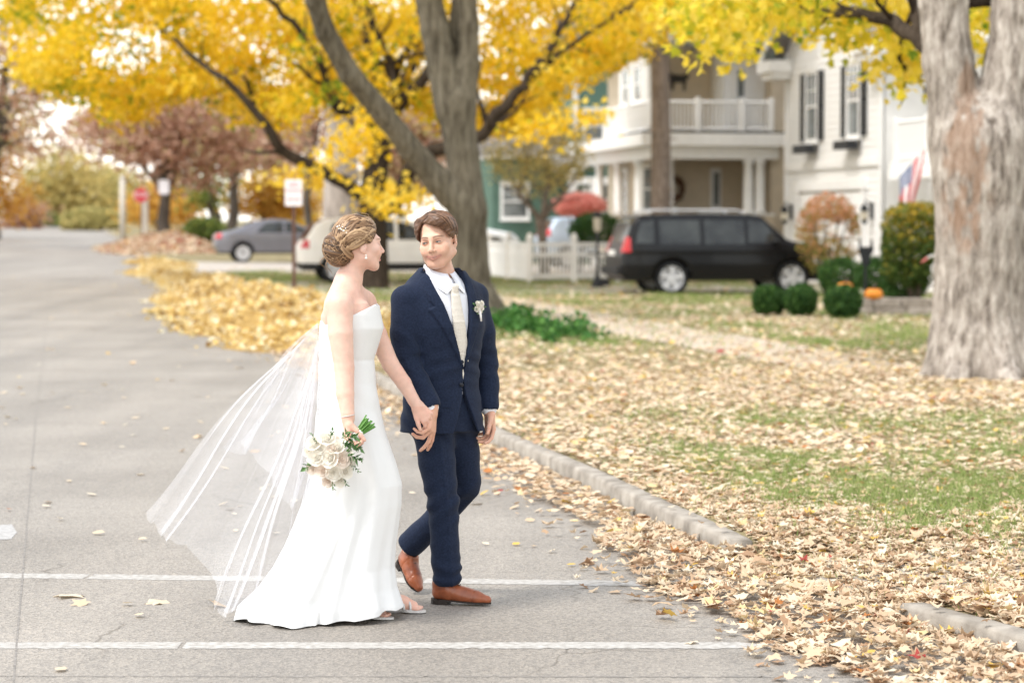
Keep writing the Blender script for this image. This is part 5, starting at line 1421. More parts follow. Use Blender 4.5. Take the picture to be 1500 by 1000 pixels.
MB().box(-.03, -.012, -.05, .03, .012, HG - .45).build('stake', M_BLACK, gs)
MB().prism([(-.06, -.50), (.07, -.50), (.10, -.32), (.16, -.20), (.13, .02), (.10, .02), (.09, -.12), (.05, -.14), (.03, -.12), (-.02, -.14), (-.05, -.12), (-.08, -.14), (-.10, .06), (-.13, .06), (-.14, -.22), (-.09, -.36)], -.02, .02, 'y').build('figure', M_BLACK, gs).location = (0, 0, HG)
bo_ = at(1372, 440, 40.5); bz_ = lawn_h(bo_.x, 40.5)
bi = tag(empty('bird_ornament', (bo_.x, 40.5, bz_)), 'pale wading bird ornament with pink bill beside the huge trunk', 'ornament')
M_PINK = mat('pink_bill', (.55, .16, .14), .5, .1)
M_OLIVE = mat('mottled_bird', (.42, .40, .37), .7, .3, 14)
MB().sphere((.10, 0, .62), (.20, .09, .10), 14, 8).build('body', M_OLIVE, bi, True)
MB().tube([(-.04, 0, .72), (-.08, 0, .92), (.04, 0, 1.05), (-.06, 0, 1.10), (-.17, 0, 1.06)], [.045, .022, .020, .028, .018], 9).build('neck', M_OLIVE, bi, True)
MB().tube([(-.16, 0, 1.06), (-.27, 0, .98)], [.024, .008], 8).build('bill', M_PINK, bi, True)
for dx in (.04, .14): MB().tube([(dx, 0, .58), (dx + .02, .02, .3), (dx, 0, 0)], .012, 6).build('leg', M_OLIVE if 'M_OLIVE' in globals() else M_POLE, bi, True)
# ================================================================== people
def skin_mat(name, rough=0.5):
    m, t, b = _new(name)
    N = t.nodes; L = t.links
    a = N.new('ShaderNodeAttribute'); a.attribute_name = 'skin'
    nz = N.new('ShaderNodeTexNoise'); nz.inputs['Scale'].default_value = 38; nz.inputs['Detail'].default_value = 3
    tc = N.new('ShaderNodeTexCoord'); L.new(tc.outputs['Object'], nz.inputs['Vector'])
    mr = N.new('ShaderNodeMapRange'); mr.inputs['To Min'].default_value = .84; mr.inputs['To Max'].default_value = 1.13
    L.new(nz.outputs['Fac'], mr.inputs['Value'])
    mx = N.new('ShaderNodeVectorMath'); mx.operation = 'SCALE'
    L.new(a.outputs['Color'], mx.inputs[0]); L.new(mr.outputs[0], mx.inputs['Scale'])
    L.new(mx.outputs[0], b.inputs['Base Color'])
    b.inputs['Roughness'].default_value = rough
    b.inputs['Specular IOR Level'].default_value = .35
    b.inputs['Subsurface Weight'].default_value = .22
    b.inputs['Subsurface Radius'].default_value = (.012, .005, .003)
    b.inputs['Subsurface Scale'].default_value = .5
    return m

def hair_mat(name, stops, rough=.42):
    m, t, b = _new(name)
    N = t.nodes; L = t.links
    a = N.new('ShaderNodeAttribute'); a.attribute_name = 'tint'
    rp = N.new('ShaderNodeValToRGB'); e = rp.color_ramp.elements
    while len(e) < len(stops): e.new(.5)
    for i, (p, c) in enumerate(stops): e[i].position = p; e[i].color = (*c, 1)
    L.new(a.outputs['Fac'], rp.inputs['Fac']); L.new(rp.outputs[0], b.inputs['Base Color'])
    b.inputs['Roughness'].default_value = rough; b.inputs['Specular IOR Level'].default_value = .35
    return m

def nrm(v):
    v = np.array(v, float); return v / np.linalg.norm(v)

def hand(s, W, d, n, side, curls, sc=1.0, spread=1.0, thumb=(.55, .75, .35), kk=.0035):
    """palm, four unequal fingers and a side thumb; d to the fingertips, n out of the palm, side towards the thumb"""
    W = np.array(W, float); d = nrm(d); n = np.array(n, float); n = nrm(n - d * (n @ d)); sd = nrm(np.cross(d, n)) * side
    P = lambda a, b, c: W + (d * a + sd * b + n * c) * sc
    q = sc
    s.cap(P(-.03, 0, 0), P(.012, .002, 0), .026 * q, .024 * q, .012)
    for off, ln in ((.026, .084), (.009, .088), (-.009, .084), (-.026, .076)):
        s.cap(P(.012, off * .55, .0), P(ln, off, .0), .0155 * q, .0115 * q, .010)
    tips = []
    ph = [(.044, .027, .022), (.049, .031, .023), (.045, .029, .023), (.035, .022, .020)]
    for i, (off, ln) in enumerate(((.026, .086), (.009, .090), (-.009, .086), (-.026, .078))):
        c = curls[i]
        if not hasattr(c, '__len__'): c = (c, c * 1.15, c * .7)
        p = P(ln, off, .0)
        ang = 0; rr = [.0102, .0092, .0085, .0072] if i < 3 else [.009, .0082, .0075, .0065]
        lat = (1.5 - i) * .11 * spread
        for j in range(3):
            ang += R(c[j])
            dr = nrm(d * math.cos(ang) + n * math.sin(ang) + sd * lat)
            p2 = p + dr * ph[i][j] * sc
            s.cap(p, p2, rr[j] * q, rr[j + 1] * q, kk * .7)
            p = p2
        tips.append(p)
    p = P(.018, .022, .006)
    td = nrm(d * thumb[0] + sd * thumb[1] + n * thumb[2])
    p2 = p + td * .040 * sc; s.cap(p, p2, .0165 * q, .0125 * q, .012)
    td = nrm(td + d * .35 + n * .15); p3 = p2 + td * .032 * sc; s.cap(p2, p3, .0115 * q, .0105 * q, .004)
    td = nrm(td + d * .25 + n * .15); p4 = p3 + td * .026 * sc; s.cap(p3, p4, .0105 * q, .0085 * q, .004)
    return tips

def head_shape(s, C, M_, sc=1.0, female=False, smile=True):
    """cranium, jaw, brow, sockets, nose, lips, ears"""
    Cn = np.array(C, float); Mr = np.array(M_.to_3x3())
    T = lambda p: Cn + Mr @ (np.array(p, float) * sc)
    cap = lambda a, b, ra, rb, k, op='u': s.cap(T(a), T(b), ra * sc, rb * sc, k * sc, op)
    ell = lambda c, r_, k, op='u', e=None: s.ell(T(c), np.array(r_) * sc, k * sc, op, M_ if e is None else M_ @ e)
    jw = .88 if female else 1.10
    ell((0, .016, .036), (.075, .094, .084), 0)
    ell((0, -.022, -.022), (.066, .068, .082), .03)
    ell((0, -.050, -.048), (.050 * jw, .042, .050), .02)
    for sx in (-1, 1):
        cap((sx * .056 * jw, .000, -.055), (sx * .024 * jw, -.060, -.097), .020, .018, .022)
        ell((sx * .043, -.058, -.024), (.023, .022, .018), .022)
        # ear: rim, bowl, lobe
        E = Matrix.Rotation(sx * R(24), 4, 'Z') @ Matrix.Rotation(R(10), 4, 'X')
        ell((sx * .078, .016, -.004), (.0075, .018, .031), .006, 'u', E)
        ell((sx * .086, .010, .000), (.006, .009, .017), .004, 's', E)
        ell((sx * .075, .008, -.031), (.006, .009, .010), .006)
    ell((0, -.068, -.102), (.022 * jw, .018, .017), .020)
    cap((-.030, -.079, .021), (.030, -.079, .021), .013, .013, .02)
    for sx in (-1, 1):
        ell((sx * .0315, -.097, .000), (.019, .015, .011), .014, 's')
        # closed ball of the lids; the open eye is set into it
        ell((sx * .0315, -.0745, .0010), (.0165, .0145, .0125), .005)
    # nose
    cap((0, -.088, .012), (0, -.110, -.030), .0075, .0095, .010)
    ell((0, -.110, -.033), (.0105, .0105, .0095), .006)
    for sx in (-1, 1):
        ell((sx * .0125, -.099, -.037), (.0075, .0095, .0072), .005)
        ell((sx * .0065, -.106, -.0435), (.0035, .005, .003), .002, 's')
    # mouth
    up = .007 if smile else 0
    w = .027 if female else .034
    for sx in (-1, 1):
        cap((0, -.0935, -.0615), (sx * w, -.0765, -.0650 + up), .0048, .0026, .006)
        cap((0, -.0925, -.0720), (sx * w * .85, -.0785, -.0690 + up), .0060, .003, .006)
    for sx in (-1, 1):
        cap((0, -.1015, -.0662), (sx * w, -.0830, -.0668 + up), .0014, .0012, .0025, 's')
        if smile:
            cap((sx * .020, -.1005, -.040), (sx * .036, -.0855, -.068), .0022, .0022, .008, 's')
            ell((sx * .040, -.074, -.044), (.016, .012, .014), .016)
    return T

def person_color(V, T, sc, M_, C, base, lips, brow, female=False):
    """skin, lips, brows, blush and eyelids as the skin's own colours"""
    c = np.tile(np.array([*base, 1.0], dtype=np.float32), (len(V), 1))
    Mr = np.array(M_.to_3x3())
    q = ((V - np.array(C)) @ Mr) / sc          # back to head coordinates
    def blend(mask, col):
        m = np.clip(mask, 0, 1)[:, None]
        c[:, :3] = c[:, :3] * (1 - m) + np.array(col) * m
    front = (q[:, 1] < -.05) & (np.abs(q[:, 2]) < .13) & (np.abs(q[:, 0]) < .09)
    wl = .027 if female else .034
    lipz = -.0662 + .007 * (np.abs(q[:, 0]) / wl) ** 2
    e = 1.25 - np.sqrt((q[:, 0] / wl) ** 2 + ((q[:, 2] - lipz) / np.where(q[:, 2] > lipz, .0070, .0100)) ** 2)
    blend(np.where(front & (q[:, 1] < -.072), e * 4, 0), lips)
    blend(np.where(front, 1.2 - np.sqrt((q[:, 0] / (wl * .95)) ** 2 + ((q[:, 2] - lipz) / .0020) ** 2), 0), np.array(lips) * .25)
    if not female:                          # beard shadow
        blend(np.where((q[:, 1] < .01) & (np.abs(q[:, 0]) < .09), .30 * np.clip((-.045 - q[:, 2]) / .02, 0, 1) * np.clip((q[:, 2] + .135) / .02, 0, 1), 0), np.array(base) * (.66, .62, .62))
    # flush over nose, ears, knuckles and elbows
    tot = fbm(V[:, 0] * 14, V[:, 1] * 14, V[:, 2] * 14, 3)
    blend(.30 * np.clip(tot * 1.6, 0, 1), np.array(base) * (.98, .76, .70)); blend(.25 * np.clip(-tot * 1.6, 0, 1), np.minimum(np.array(base) * (1.06, 1.10, 1.12), .85))
    blend(np.where(V[:, 2] < .93, .35, 0) * np.ones(len(V)), np.array(base) * (.97, .78, .72))
    for sx in (-1, 1):
        x = q[:, 0] * sx
        bz = .0225 + .004 * np.sin((x - .012) / .040 * 3.14)
        blend(np.where(front & (x > .010) & (x < .054), .92 * np.clip(1.4 - np.abs(q[:, 2] - bz) / .0036, 0, 1) * np.clip((.058 - x) / .02, .3, 1), 0), brow)
        blend(np.where(front, .35 * np.clip(1.3 - np.sqrt(((x - .045) / .022) ** 2 + ((q[:, 2] + .03) / .018) ** 2), 0, 1), 0), np.array(base) * (1.0, .72, .66))
        # lash lines and the open eye
        ez = np.abs(q[:, 2] - (.0005))
        blend(np.where(front, .45 * np.clip(1.6 - np.sqrt(((x - .0315) / .018) ** 2 + ((q[:, 2] - .002) / .010) ** 2), 0, 1), 0), np.array(base) * (.72, .58, .52))
    return c

def dir_noise(V, o, sx, sy, sz, octv=3):
    return fbm(V[..., 0] * sx + o, V[..., 1] * sy + o, V[..., 2] * sz + o, octv)

MATS_SKIN = skin_mat('skin_surface')
M_WHITE_EYE = mat('eye_white', (.50, .46, .44), .3, .03)
M_IRIS = mat('eye_iris', (.10, .13, .12), .2, .1)

# ------------------------------------------------------------------ groom
GX, GY = (650 - 750) / F * 11.15, 11.15
YAW = R(38)
gf = np.array([math.sin(YAW), -math.cos(YAW), 0])        # where his chest faces
gl = np.array([math.cos(YAW), math.sin(YAW), 0])         # towards his left
G_C = (-.027, -.02, 1.672); G_S = 1.03
G_M = Matrix.Rotation(R(-7), 4, 'Y') @ Matrix.Rotation(R(-17), 4, 'Z') @ Matrix.Rotation(R(3), 4, 'X')

g_sh_r, g_el_r, g_wr_r = (-.163, -.115, 1.405), (-.150, -.150, 1.105), (-.052, -.235, .918)
g_sh_l, g_el_l, g_wr_l = (.140, .130, 1.405), (.192, .170, 1.110), (.207, .095, .885)
g_hip_r, g_kn_r, g_an_r = (-.066, -.045, .90), (-.004, -.085, .480), (.006, -.075, .10)
g_hip_l, g_kn_l, g_an_l = (.060, .055, .90), (.105, .115, .530), (-.170, .270, .205)

def tz(zs, vals): return lambda z: np.interp(z, zs, vals)

s = SDF(.0034)
gT = head_shape(s, G_C, G_M, G_S)
s.chain([(-.026, .012, 1.60), (-.010, .020, 1.50), (0, .03, 1.42)], [.056, .060, .075], k=.03)
s.loft([.86, 1.0, 1.15, 1.3, 1.40, 1.47], [-.004] * 6, [0, 0, 0, .005, .01, .02], [.155, .145, .155, .175, .160, .06], [.105, .10, .105, .11, .095, .05], YAW, k=.03)
s.chain([g_sh_r, g_el_r, g_wr_r], [.050, .041, .028], k=.008, k0=.03)
s.chain([g_sh_l, g_el_l, g_wr_l], [.050, .041, .028], k=.03)
s.chain([g_hip_r, g_kn_r, g_an_r], [.074, .046, .034], k=.02)
s.chain([g_hip_l, g_kn_l, g_an_l], [.074, .046, .034], k=.02)
hand(s, (-.046, -.243, .905), (-.05, -.12, -1), (-.85, .35, .12), 1, [(14, 12, 8), (20, 20, 12), (45, 48, 30), (52, 50, 30)], 1.03, 1.6, thumb=(.7, .35, .6))
hand(s, (.209, .092, .878), (.06, -.10, -1), (-.75, -.55, 0), -1, [(26, 28, 20), (34, 36, 24), (40, 42, 26), (44, 46, 28)], 1.0, .8, thumb=(.85, .30, .45))
V, Q = s.mesh()
V = relax(V, Q, 1, .35)
gcol = person_color(V, gT, G_S, G_M, G_C, (.66, .40, .29), (.56, .26, .21), (.13, .075, .045))
groom = mesh_np('person', V, Q, MATS_SKIN, attrs={'skin': gcol})
groom.location = (GX, GY, 0)
tag(groom, 'person in navy suit and cream tie walking, head turned to the person in white', 'person', 'couple walking across the road')

def open_eye(T, sc, parent, sx, look, hgt, white, iris, lash):
    """almond of white with an iris and a lash line, lying on the lid ball"""
    c = np.array((sx * .0315, -.0745, .0010)); r_ = np.array((.0165, .0145, .0125))
    def on(u, v, k):
        x = u / r_[0]; z = v / r_[2]; y = -math.sqrt(max(0.02, 1 - x * x - z * z))
        return T(c + np.array((x, y, z)) * r_ * k)
    W_, n = .0118, 13
    us = np.linspace(-W_, W_, n)
    topz = lambda u: hgt * (1 - (u / W_) ** 2) + .0004 - .06 * sx * u * 0
    botz = lambda u: -hgt * .75 * (1 - (u / W_) ** 2) - .0006
    mb = MB(); vs = []
    for k in (1.045, .98):
        for u in us:
            for j in range(5):
                vs.append(on(u, botz(u) + (topz(u) - botz(u)) * j / 4, k))
    m_ = n * 5
    fs = [(i * 5 + j, (i + 1) * 5 + j, (i + 1) * 5 + j + 1, i * 5 + j + 1) for i in range(n - 1) for j in range(4)]
    mb.add(vs, fs)
    ey = mb.build('eye', white, parent, True)
    mb = MB(); vs = [on(look, .0006, 1.075)]; q = 14
    for i in range(q):
        a = 2 * math.pi * i / q; u = look + .0047 * math.cos(a)
        v = min(max(.0006 + .0047 * math.sin(a), botz(u)), topz(u))
        vs.append(on(u, v, 1.070))
    mb.add(vs, [(0, 1 + i, 1 + (i + 1) % q) for i in range(q)]); mb.build('iris', iris, ey, True)
    MB().tube([on(u, topz(u) + .0006, 1.08) for u in us], [.0006] + [.0014] * (n - 2) + [.0006], 6).build('lash_line', lash, ey, True)
M_LASH = mat('dark_lashes', (.05, .03, .022), .6, .1)
for sx in (-1, 1):                                     # eyes, glancing to his right
    open_eye(gT, G_S, groom, sx, sx * .0 - .0034, .0026, M_WHITE_EYE, M_IRIS, M_LASH)

HV, HQ, HT = [], [], []
def lock(pts, rad, tint, flat=.62, n=8, outv=None):
    pts = np.array(pts, float); m = len(pts); o = sum(len(v) for v in HV)
    tg = np.gradient(pts, axis=0); tg /= np.linalg.norm(tg, axis=1)[:, None]
    ov = np.array(outv) if outv is not None else None
    vs = []; tt = []
    for i in range(m):
        nn = pts[i] - ov[i] if ov is not None else np.array([0, 0, 1.])
        nn = nn - tg[i] * (nn @ tg[i]); nn /= max(np.linalg.norm(nn), 1e-6); sd = np.cross(tg[i], nn)
        for k in range(n):
            a = 2 * math.pi * k / n
            rr = rad[i] * (1 + .10 * math.cos(3 * a + i * .3))
            vs.append(pts[i] + sd * math.cos(a) * rr + nn * math.sin(a) * rr * flat)
            tt.append(np.clip(tint + .20 * math.sin(5 * a + tint * 40) + .10 * math.sin(a), 0, 1))
    q = [(o + i * n + k, o + i * n + (k + 1) % n, o + (i + 1) * n + (k + 1) % n, o + (i + 1) * n + k) for i in range(m - 1) for k in range(n)]
    HV.append(np.array(vs)); HQ.append(np.array(q)); HT.append(np.array(tt))
# hair: a swept short cut with a side parting
s = SDF(.0030)
s.ell((0, .020, .046), (.088, .102, .090))
s.ell((.030, -.062, .090), (.052, .036, .032), .02)
s.ell((.070, -.028, .058), (.024, .046, .048), .02)
s.ell((-.066, -.030, .056), (.022, .040, .055), .02)
s.ell((0, .062, -.02), (.066, .055, .065), .03)
s.disp(lambda x, y, z: .0048 * fbm(x * 34 + z * 30, y * 26 + 5, z * 95 - x * 52, 3) + .0020 * fbm(x * 60, y * 60, z * 240 - x * 120 + y * 60, 2))
ZFx = [-.10, -.080, -.070, -.061, -.050, -.038, -.01, .03, .056, .070, .078, .10]
ZFz = [-.012, -.010, .022, .055, .080, .090, .083, .068, .048, .028, .002, .000]
s.fn(lambda x, y, z: np.maximum(np.maximum((y - (-.012)), (z - np.interp(x, ZFx, ZFz)) * .7), -.3), (-.12, -.14, -.14), (.12, .0, .12), .004, 's')
s.fn(lambda x, y, z: np.maximum(y - .030, z + .016), (-.12, -.04, -.14), (.12, .04, .0), .008, 's')
s.fn(lambda x, y, z: z + .078, (-.12, 0, -.15), (.12, .13, -.05), .008, 's')
V, Q = s.mesh()
tint = .5 + .55 * fbm(V[:, 0] * 40 + V[:, 2] * 30, V[:, 1] * 40, V[:, 2] * 210 - V[:, 0] * 110, 3)
Vw = (np.array(G_M.to_3x3()) @ (V * G_S).T).T + np.array(G_C)
HV.append(Vw); HQ.append(Q); HT.append(np.clip(tint, 0, 1))
rs = np.random.default_rng(9); Vl = V; 
from mathutils.kdtree import KDTree
kd = KDTree(len(Vl))
for i_, p in enumerate(Vl): kd.insert(p, i_)
kd.balance()
Gr = np.array(G_M.to_3x3()); gw = lambda p: (Gr @ (np.array(p) * G_S).T).T + np.array(G_C)
for k in range(420):
    # strands start at the parting and fall to either side, the long fringe to his left
    y0 = rs.uniform(-.085, .09); x0_ = -.036 + rs.normal(0, .010); lft = rs.random() < .30
    ln = rs.uniform(.05, .11) * (.7 if lft else 1.15); m_ = 9; pts = []; cen = []
    ang = rs.normal(0, .25) + (.55 if y0 < -.02 else -.2)
    p = np.array([x0_ + (rs.uniform(0, .09) if not lft else -rs.uniform(0, .03)), y0, .13])
    dv = np.array([-1.0 if lft else 1.0, -.35 * math.sin(ang) if not lft else .25, 0]); ok_ = True
    for s_ in range(m_):
        co, ix, dd = kd.find(p); co = np.array(co)
        if s_ == 0 and co[2] < .0: ok_ = False
        out = co - np.array([0, .02, .03]); out /= np.linalg.norm(out)
        pts.append(co + out * .0012); cen.append(co - out * .05)
        tg = dv - out * (dv @ out); tg /= max(np.linalg.norm(tg), 1e-5)
        p = co + tg * ln / m_ + np.array([0, .0, -.0015 * s_])
    if not ok_: continue
    r0 = rs.uniform(.0014, .0032); lock(gw(np.array(pts)), r0 * np.interp(np.linspace(0, 1, m_), [0, .2, .75, 1], [.5, 1, 1, .25]), float(np.clip(rs.normal(.5, .25), .05, .98)), n=5, outv=gw(np.array(cen)))
mesh_np('hair', np.concatenate(HV), np.concatenate(HQ), hair_mat('brown_hair', [(0, (.035, .018, .011)), (.5, (.11, .056, .032)), (1, (.26, .145, .085))]), groom, attrs={'tint': np.concatenate(HT)})

M_SUIT = mat('navy_wool', (.0105, .0165, .037), .75, .18, 120, .25, 700, .12, col2=(.0155, .024, .050), bdist=.001, sheen=.04)
M_SHIRT = mat('white_shirt_cotton', (.80, .81, .86), .7, .03, 20, .1, 200, .2)
M_TIE = mat('cream_silk_tie', (.70, .645, .565), .45, .06, 160, .2, 300, .4)
M_LEATH = mat('cognac_leather', (.26, .062, .022), .30, .45, 14, .1, 120, .5, col2=(.36, .105, .042))
M_SOLE = mat('dark_shoe_sole', (.025, .018, .015), .6, .2)
M_BTN = mat('navy_button', (.012, .014, .02), .35, .1)

def torso_uv(x, y):
    u = x * gl[0] + y * gl[1]              # towards his left
    f_ = x * gf[0] + y * gf[1]             # forward
    return u, f_

# trousers
s = SDF(.0042)
s.loft([.80, .90, 1.00, 1.04], [-.004] * 4, [0, 0, 0, 0], [.165, .165, .155, .15], [.118, .118, .108, .105], YAW, k=.02)
s.chain([(-.058, -.045, .86), (-.030, -.070, .66), (-.002, -.088, .47), (.006, -.080, .28), (.016, -.078, .135)], [.098, .084, .071, .066, .067], k=.012, k0=.05)
s.chain([(.052, .055, .86), (.080, .085, .68), (.100, .110, .535)], [.098, .083, .069], k=.012, k0=.05)
s.chain([(.100, .115, .535), (-.03, .20, .37), (-.162, .275, .235)], [.069, .066, .065], k=.012)
# hems are open tubes cut flat
s.fn(lambda x, y, z: np.maximum(z - .088 - .10 * (x - .016), np.hypot(x - .016, y + .078) - .12), (-.12, -.22, 0), (.14, .06, .13), .004, 's')
ld = nrm(np.array((-.162, .275, .235)) - np.array((-.03, .20, .37)))
lp = np.array((-.162, .275, .235)) + ld * .028
s.fn(lambda x, y, z: -((x - lp[0]) * ld[0] + (y - lp[1]) * ld[1] + (z - lp[2]) * ld[2]), tuple(lp - .13), tuple(lp + .13), .004, 's')
def tro_wr(x, y, z):
    w = .0035 * fbm(x * 9, y * 9, z * 16, 3)
    # breaks above the shoe and behind the knee
    w = w + .0055 * np.sin(z * 95 + x * 25 + 3 * vnoise(x * 10, y * 10, z * 8)) * np.exp(-((z - .155) / .055) ** 2) * (x > -.09)
    w = w + .0050 * np.sin(z * 70 - x * 60) * np.exp(-((z - .47) / .10) ** 2)
    w = w - .0045 * np.exp(-(np.abs(x - np.interp(z, [.1, .47, .86], [.040, .020, -.02])) / .010) ** 2) * np.clip((-.10 - y) / .03, 0, 1) * np.clip((.78 - z) / .06, 0, 1)
    return w + .003 * np.sin(z * 60 + x * 80) * np.exp(-((z - .78) / .06) ** 2)
s.disp(tro_wr)
V, Q = s.mesh(); V = relax(V, Q, 1, .4)
mesh_np('trousers', V, Q, M_SUIT, groom)

# shirt (seen at the chest, collar and cuffs)
Sz = [.96, 1.15, 1.30, 1.42, 1.47, 1.50]; Sy = [0, 0, 0, .005, .010, .014]; SA = [.160, .168, .190, .180, .150, .10]; SB = [.112, .118, .126, .114, .094, .075]
s = SDF(.0040)
s.loft(Sz, [-.006] * 6, Sy, SA, SB, YAW, k=.01)
s.chain([(-.022, .004, 1.545), (-.016, .010, 1.475)], [.0605, .064], k=.012)
s.disp(lambda x, y, z: .0018 * fbm(x * 22, y * 22, z * 18, 2))
# cut the collar stand open round the throat: lower in front than behind
s.fn(lambda x, y, z: -(z - (1.520 + .30 * (-(x * gf[0] + y * gf[1])) )), (-.15, -.15, 1.46), (.15, .15, 1.70), .002, 's')
for a, b in ((g_el_r, g_wr_r), (g_el_l, g_wr_l)):
    a = np.array(a); b = np.array(b); s.cap(a + (b - a) * .82, a + (b - a) * .965, .040, .039, 0)
V, Q = s.mesh(); shirt = mesh_np('shirt', V, Q, M_SHIRT, groom)
# collar points
def front_pt(u, z, lift):
    """a point on the chest at lateral offset u (to his left) and height z"""
    A = np.interp(z, Sz, SA); Bq = np.interp(z, Sz, SB)
    f_ = Bq * math.sqrt(max(0, 1 - (u / A) ** 2)) + lift
    c = np.array([-.006, np.interp(z, Sz, Sy), z])
    return c + gl * u + gf * f_
for sg in (-1, 1):
    n = 6
    an = [R(q) for q in (6, 24, 46, 72, 100, 128)]
    cc = np.array([-.020, .006, 0])
    top = [cc + gl * sg * math.sin(a) * .067 + gf * math.cos(a) * .074 + np.array([0, 0, 1.522 + .034 * (1 - math.cos(a)) * .5 * 1.6]) for a in an]
    drop = [(.010, .030, 1.462), (.046, .040, 1.432), (.058, .020, 1.462), (.078, .0, 1.490), (.082, .0, 1.508), (.080, .0, 1.520)]
    bot = [cc + gl * sg * (math.sin(a) * (.090 if i < 3 else .073) + (d_[0] * .30 if i < 3 else 0)) + gf * (math.cos(a) * (.096 if i < 3 else .076) + d_[1]) + np.array([0, 0, d_[2]]) for i, (a, d_) in enumerate(zip(an, drop))]
    mid = [(p + q) / 2 + nrm(np.array([p[0] - cc[0], p[1] - cc[1], 0])) * .006 for p, q in zip(top, bot)]
    mb = MB(); vs = []
    for o_ in (.0, .004):
        for row in (top, mid, bot):
            vs += [p - nrm(np.array([p[0] - cc[0], p[1] - cc[1], .001])) * o_ for p in row]
    fs = []
    for L_ in (0, 1):
        for r0 in (0, 1):
            for i in range(n - 1):
                q = L_ * 3 * n + r0 * n + i; f_ = (q, q + 1, q + n + 1, q + n); fs.append(f_ if L_ else f_[::-1])
    for i in range(n - 1):
        fs.append((i, i + 1, 3 * n + i + 1, 3 * n + i)); q = 2 * n + i; fs.append((q, q + 1, 3 * n + q + 1, 3 * n + q))
    for q in (0, n, n - 1, 2 * n - 1): fs.append((q, q + n, 3 * n + q + n, 3 * n + q))
    mb.add(vs, fs).build('collar', M_SHIRT, shirt, True)

# tie: knot and blade hanging from it
s = SDF(.0030)
zs = np.linspace(1.452, 1.035, 15)
prev = None
for i, z in enumerate(zs):
    p = front_pt(float(np.interp(z, [1.03, 1.2, 1.36, 1.46], [.018, .008, -.010, -.016])), float(z), .010)
    wd = np.interp(z, [1.02, 1.05, 1.09, 1.25, 1.44], [.004, .022, .044, .036, .020])
    if prev is not None:
        p0, w0 = prev
        for t_ in np.linspace(-1, 1, 7):
            s.cap(p0 + gl * w0 * t_ * .9 - gf * .004 * t_ * t_, p + gl * wd * t_ * .9 - gf * .004 * t_ * t_, .0055, .0055, .003)
    prev = (p, wd)
kp = front_pt(-.016, 1.458, .020)
s.ell(kp + np.array([0, 0, .006]), (.022, .012, .014), .008, rot=Matrix.Rotation(YAW, 4, 'Z'))
s.ell(kp + np.array([0, 0, -.010]), (.017, .011, .014), .008, rot=Matrix.Rotation(YAW, 4, 'Z'))
V, Q = s.mesh(); V = relax(V, Q, 2, .5); mesh_np('tie', V, Q, M_TIE, groom)

# jacket
s = SDF(.0040)
Jz = [.775, .86, 1.0, 1.12, 1.28, 1.38, 1.43, 1.46, 1.49, 1.52, 1.548]
Jy = [0, 0, 0, 0, 0, .006, .01, .014, .018, .020, .024]
JA = [.207, .200, .182, .184, .212, .214, .212, .198, .168, .128, .092]
JB = [.158, .152, .134, .134, .142, .134, .122, .112, .102, .092, .082]
s.loft(Jz, [-.008] * 5 + [-.010, -.012, -.014, -.016, -.018, -.020], Jy, JA, JB, YAW, k=.02, n=2.25)
s.chain([np.array(g_sh_r) + (-.010, -.006, .000), (-.176, -.148, 1.25), np.array(g_el_r) + (-.006, .0, -.005), (-.100, -.195, 1.005), np.array(g_wr_r) + (-.006, .006, .020)], [.063, .065, .060, .054, .049], k=.010, k0=.04)
s.chain([np.array(g_sh_l) + (-.006, 0, .006), (.172, .150, 1.25), np.array(g_el_l) + (0, 0, -.005), (.200, .135, .99), np.array(g_wr_l) + (0, .004, .022)], [.063, .063, .058, .053, .048], k=.010, k0=.04)
s.cap((-.110, -.080, 1.438), (-.178, -.122, 1.412), .040, .050, .03)
s.cap((.085, .085, 1.440), (.150, .130, 1.418), .040, .048, .03)
def jwr(x, y, z):
    u, f_ = torso_uv(x, y)
    w = .0035 * fbm(x * 7, y * 7, z * 11, 3)
    armr = np.exp(-(((x + .15) / .08) ** 2))
    w = w + .0034 * np.sin(z * 62 + x * 52 + 4 * vnoise(x * 8, y * 8, z * 9)) * armr * np.clip((1.33 - z) / .1, 0, 1)
    arml = np.exp(-(((x - .20) / .05) ** 2))
    w = w + .0028 * np.sin(z * 60 - x * 45 + 4 * vnoise(x * 9, y * 9, z * 9)) * arml * np.clip((1.33 - z) / .1, 0, 1)
    # pull lines at the fastened button
    w = w + .0026 * np.sin((z - 1.12) * 95 + np.abs(u) * 26) * np.exp(-((z - 1.10) / .09) ** 2) * (f_ > 0)
    return w
s.disp(jwr)
# lapels lie proud of the fronts
def vhalf(z): return np.interp(z, [.775, .86, .96, 1.03, 1.09, 1.20, 1.36, 1.42, 1.48, 1.55], [.085, .048, .012, .002, .003, .032, .070, .080, .090, .090])
def vmid(z): return np.interp(z, [.775, 1.05, 1.2, 1.36, 1.45], [.022, .018, .008, -.010, -.026])
def lap(x, y, z):
    u, f_ = torso_uv(x, y)
    a = np.abs(u - vmid(z)) - vhalf(z)
    wl = np.interp(z, [1.07, 1.10, 1.24, 1.345, 1.362, 1.375, 1.40, 1.50], [0, .006, .046, .074, .078, .046, .056, .045])
    m = np.clip((wl - a) / .003, 0, 1) * (f_ > .02) * np.clip((z - 1.05) / .01, 0, 1)
    return -.0110 * m
s.disp(lap, (-.4, -.4, 1.03), (.4, .4, 1.52))
def vcut(x, y, z):
    u, f_ = torso_uv(x, y)
    return np.maximum(np.abs(u - vmid(z)) - vhalf(z), np.interp(z, [1.42, 1.50, 1.55], [.035, -.01, -.03]) - f_)
s.fn(vcut, (-.3, -.3, .75), (.3, .3, 1.56), .002, 's')
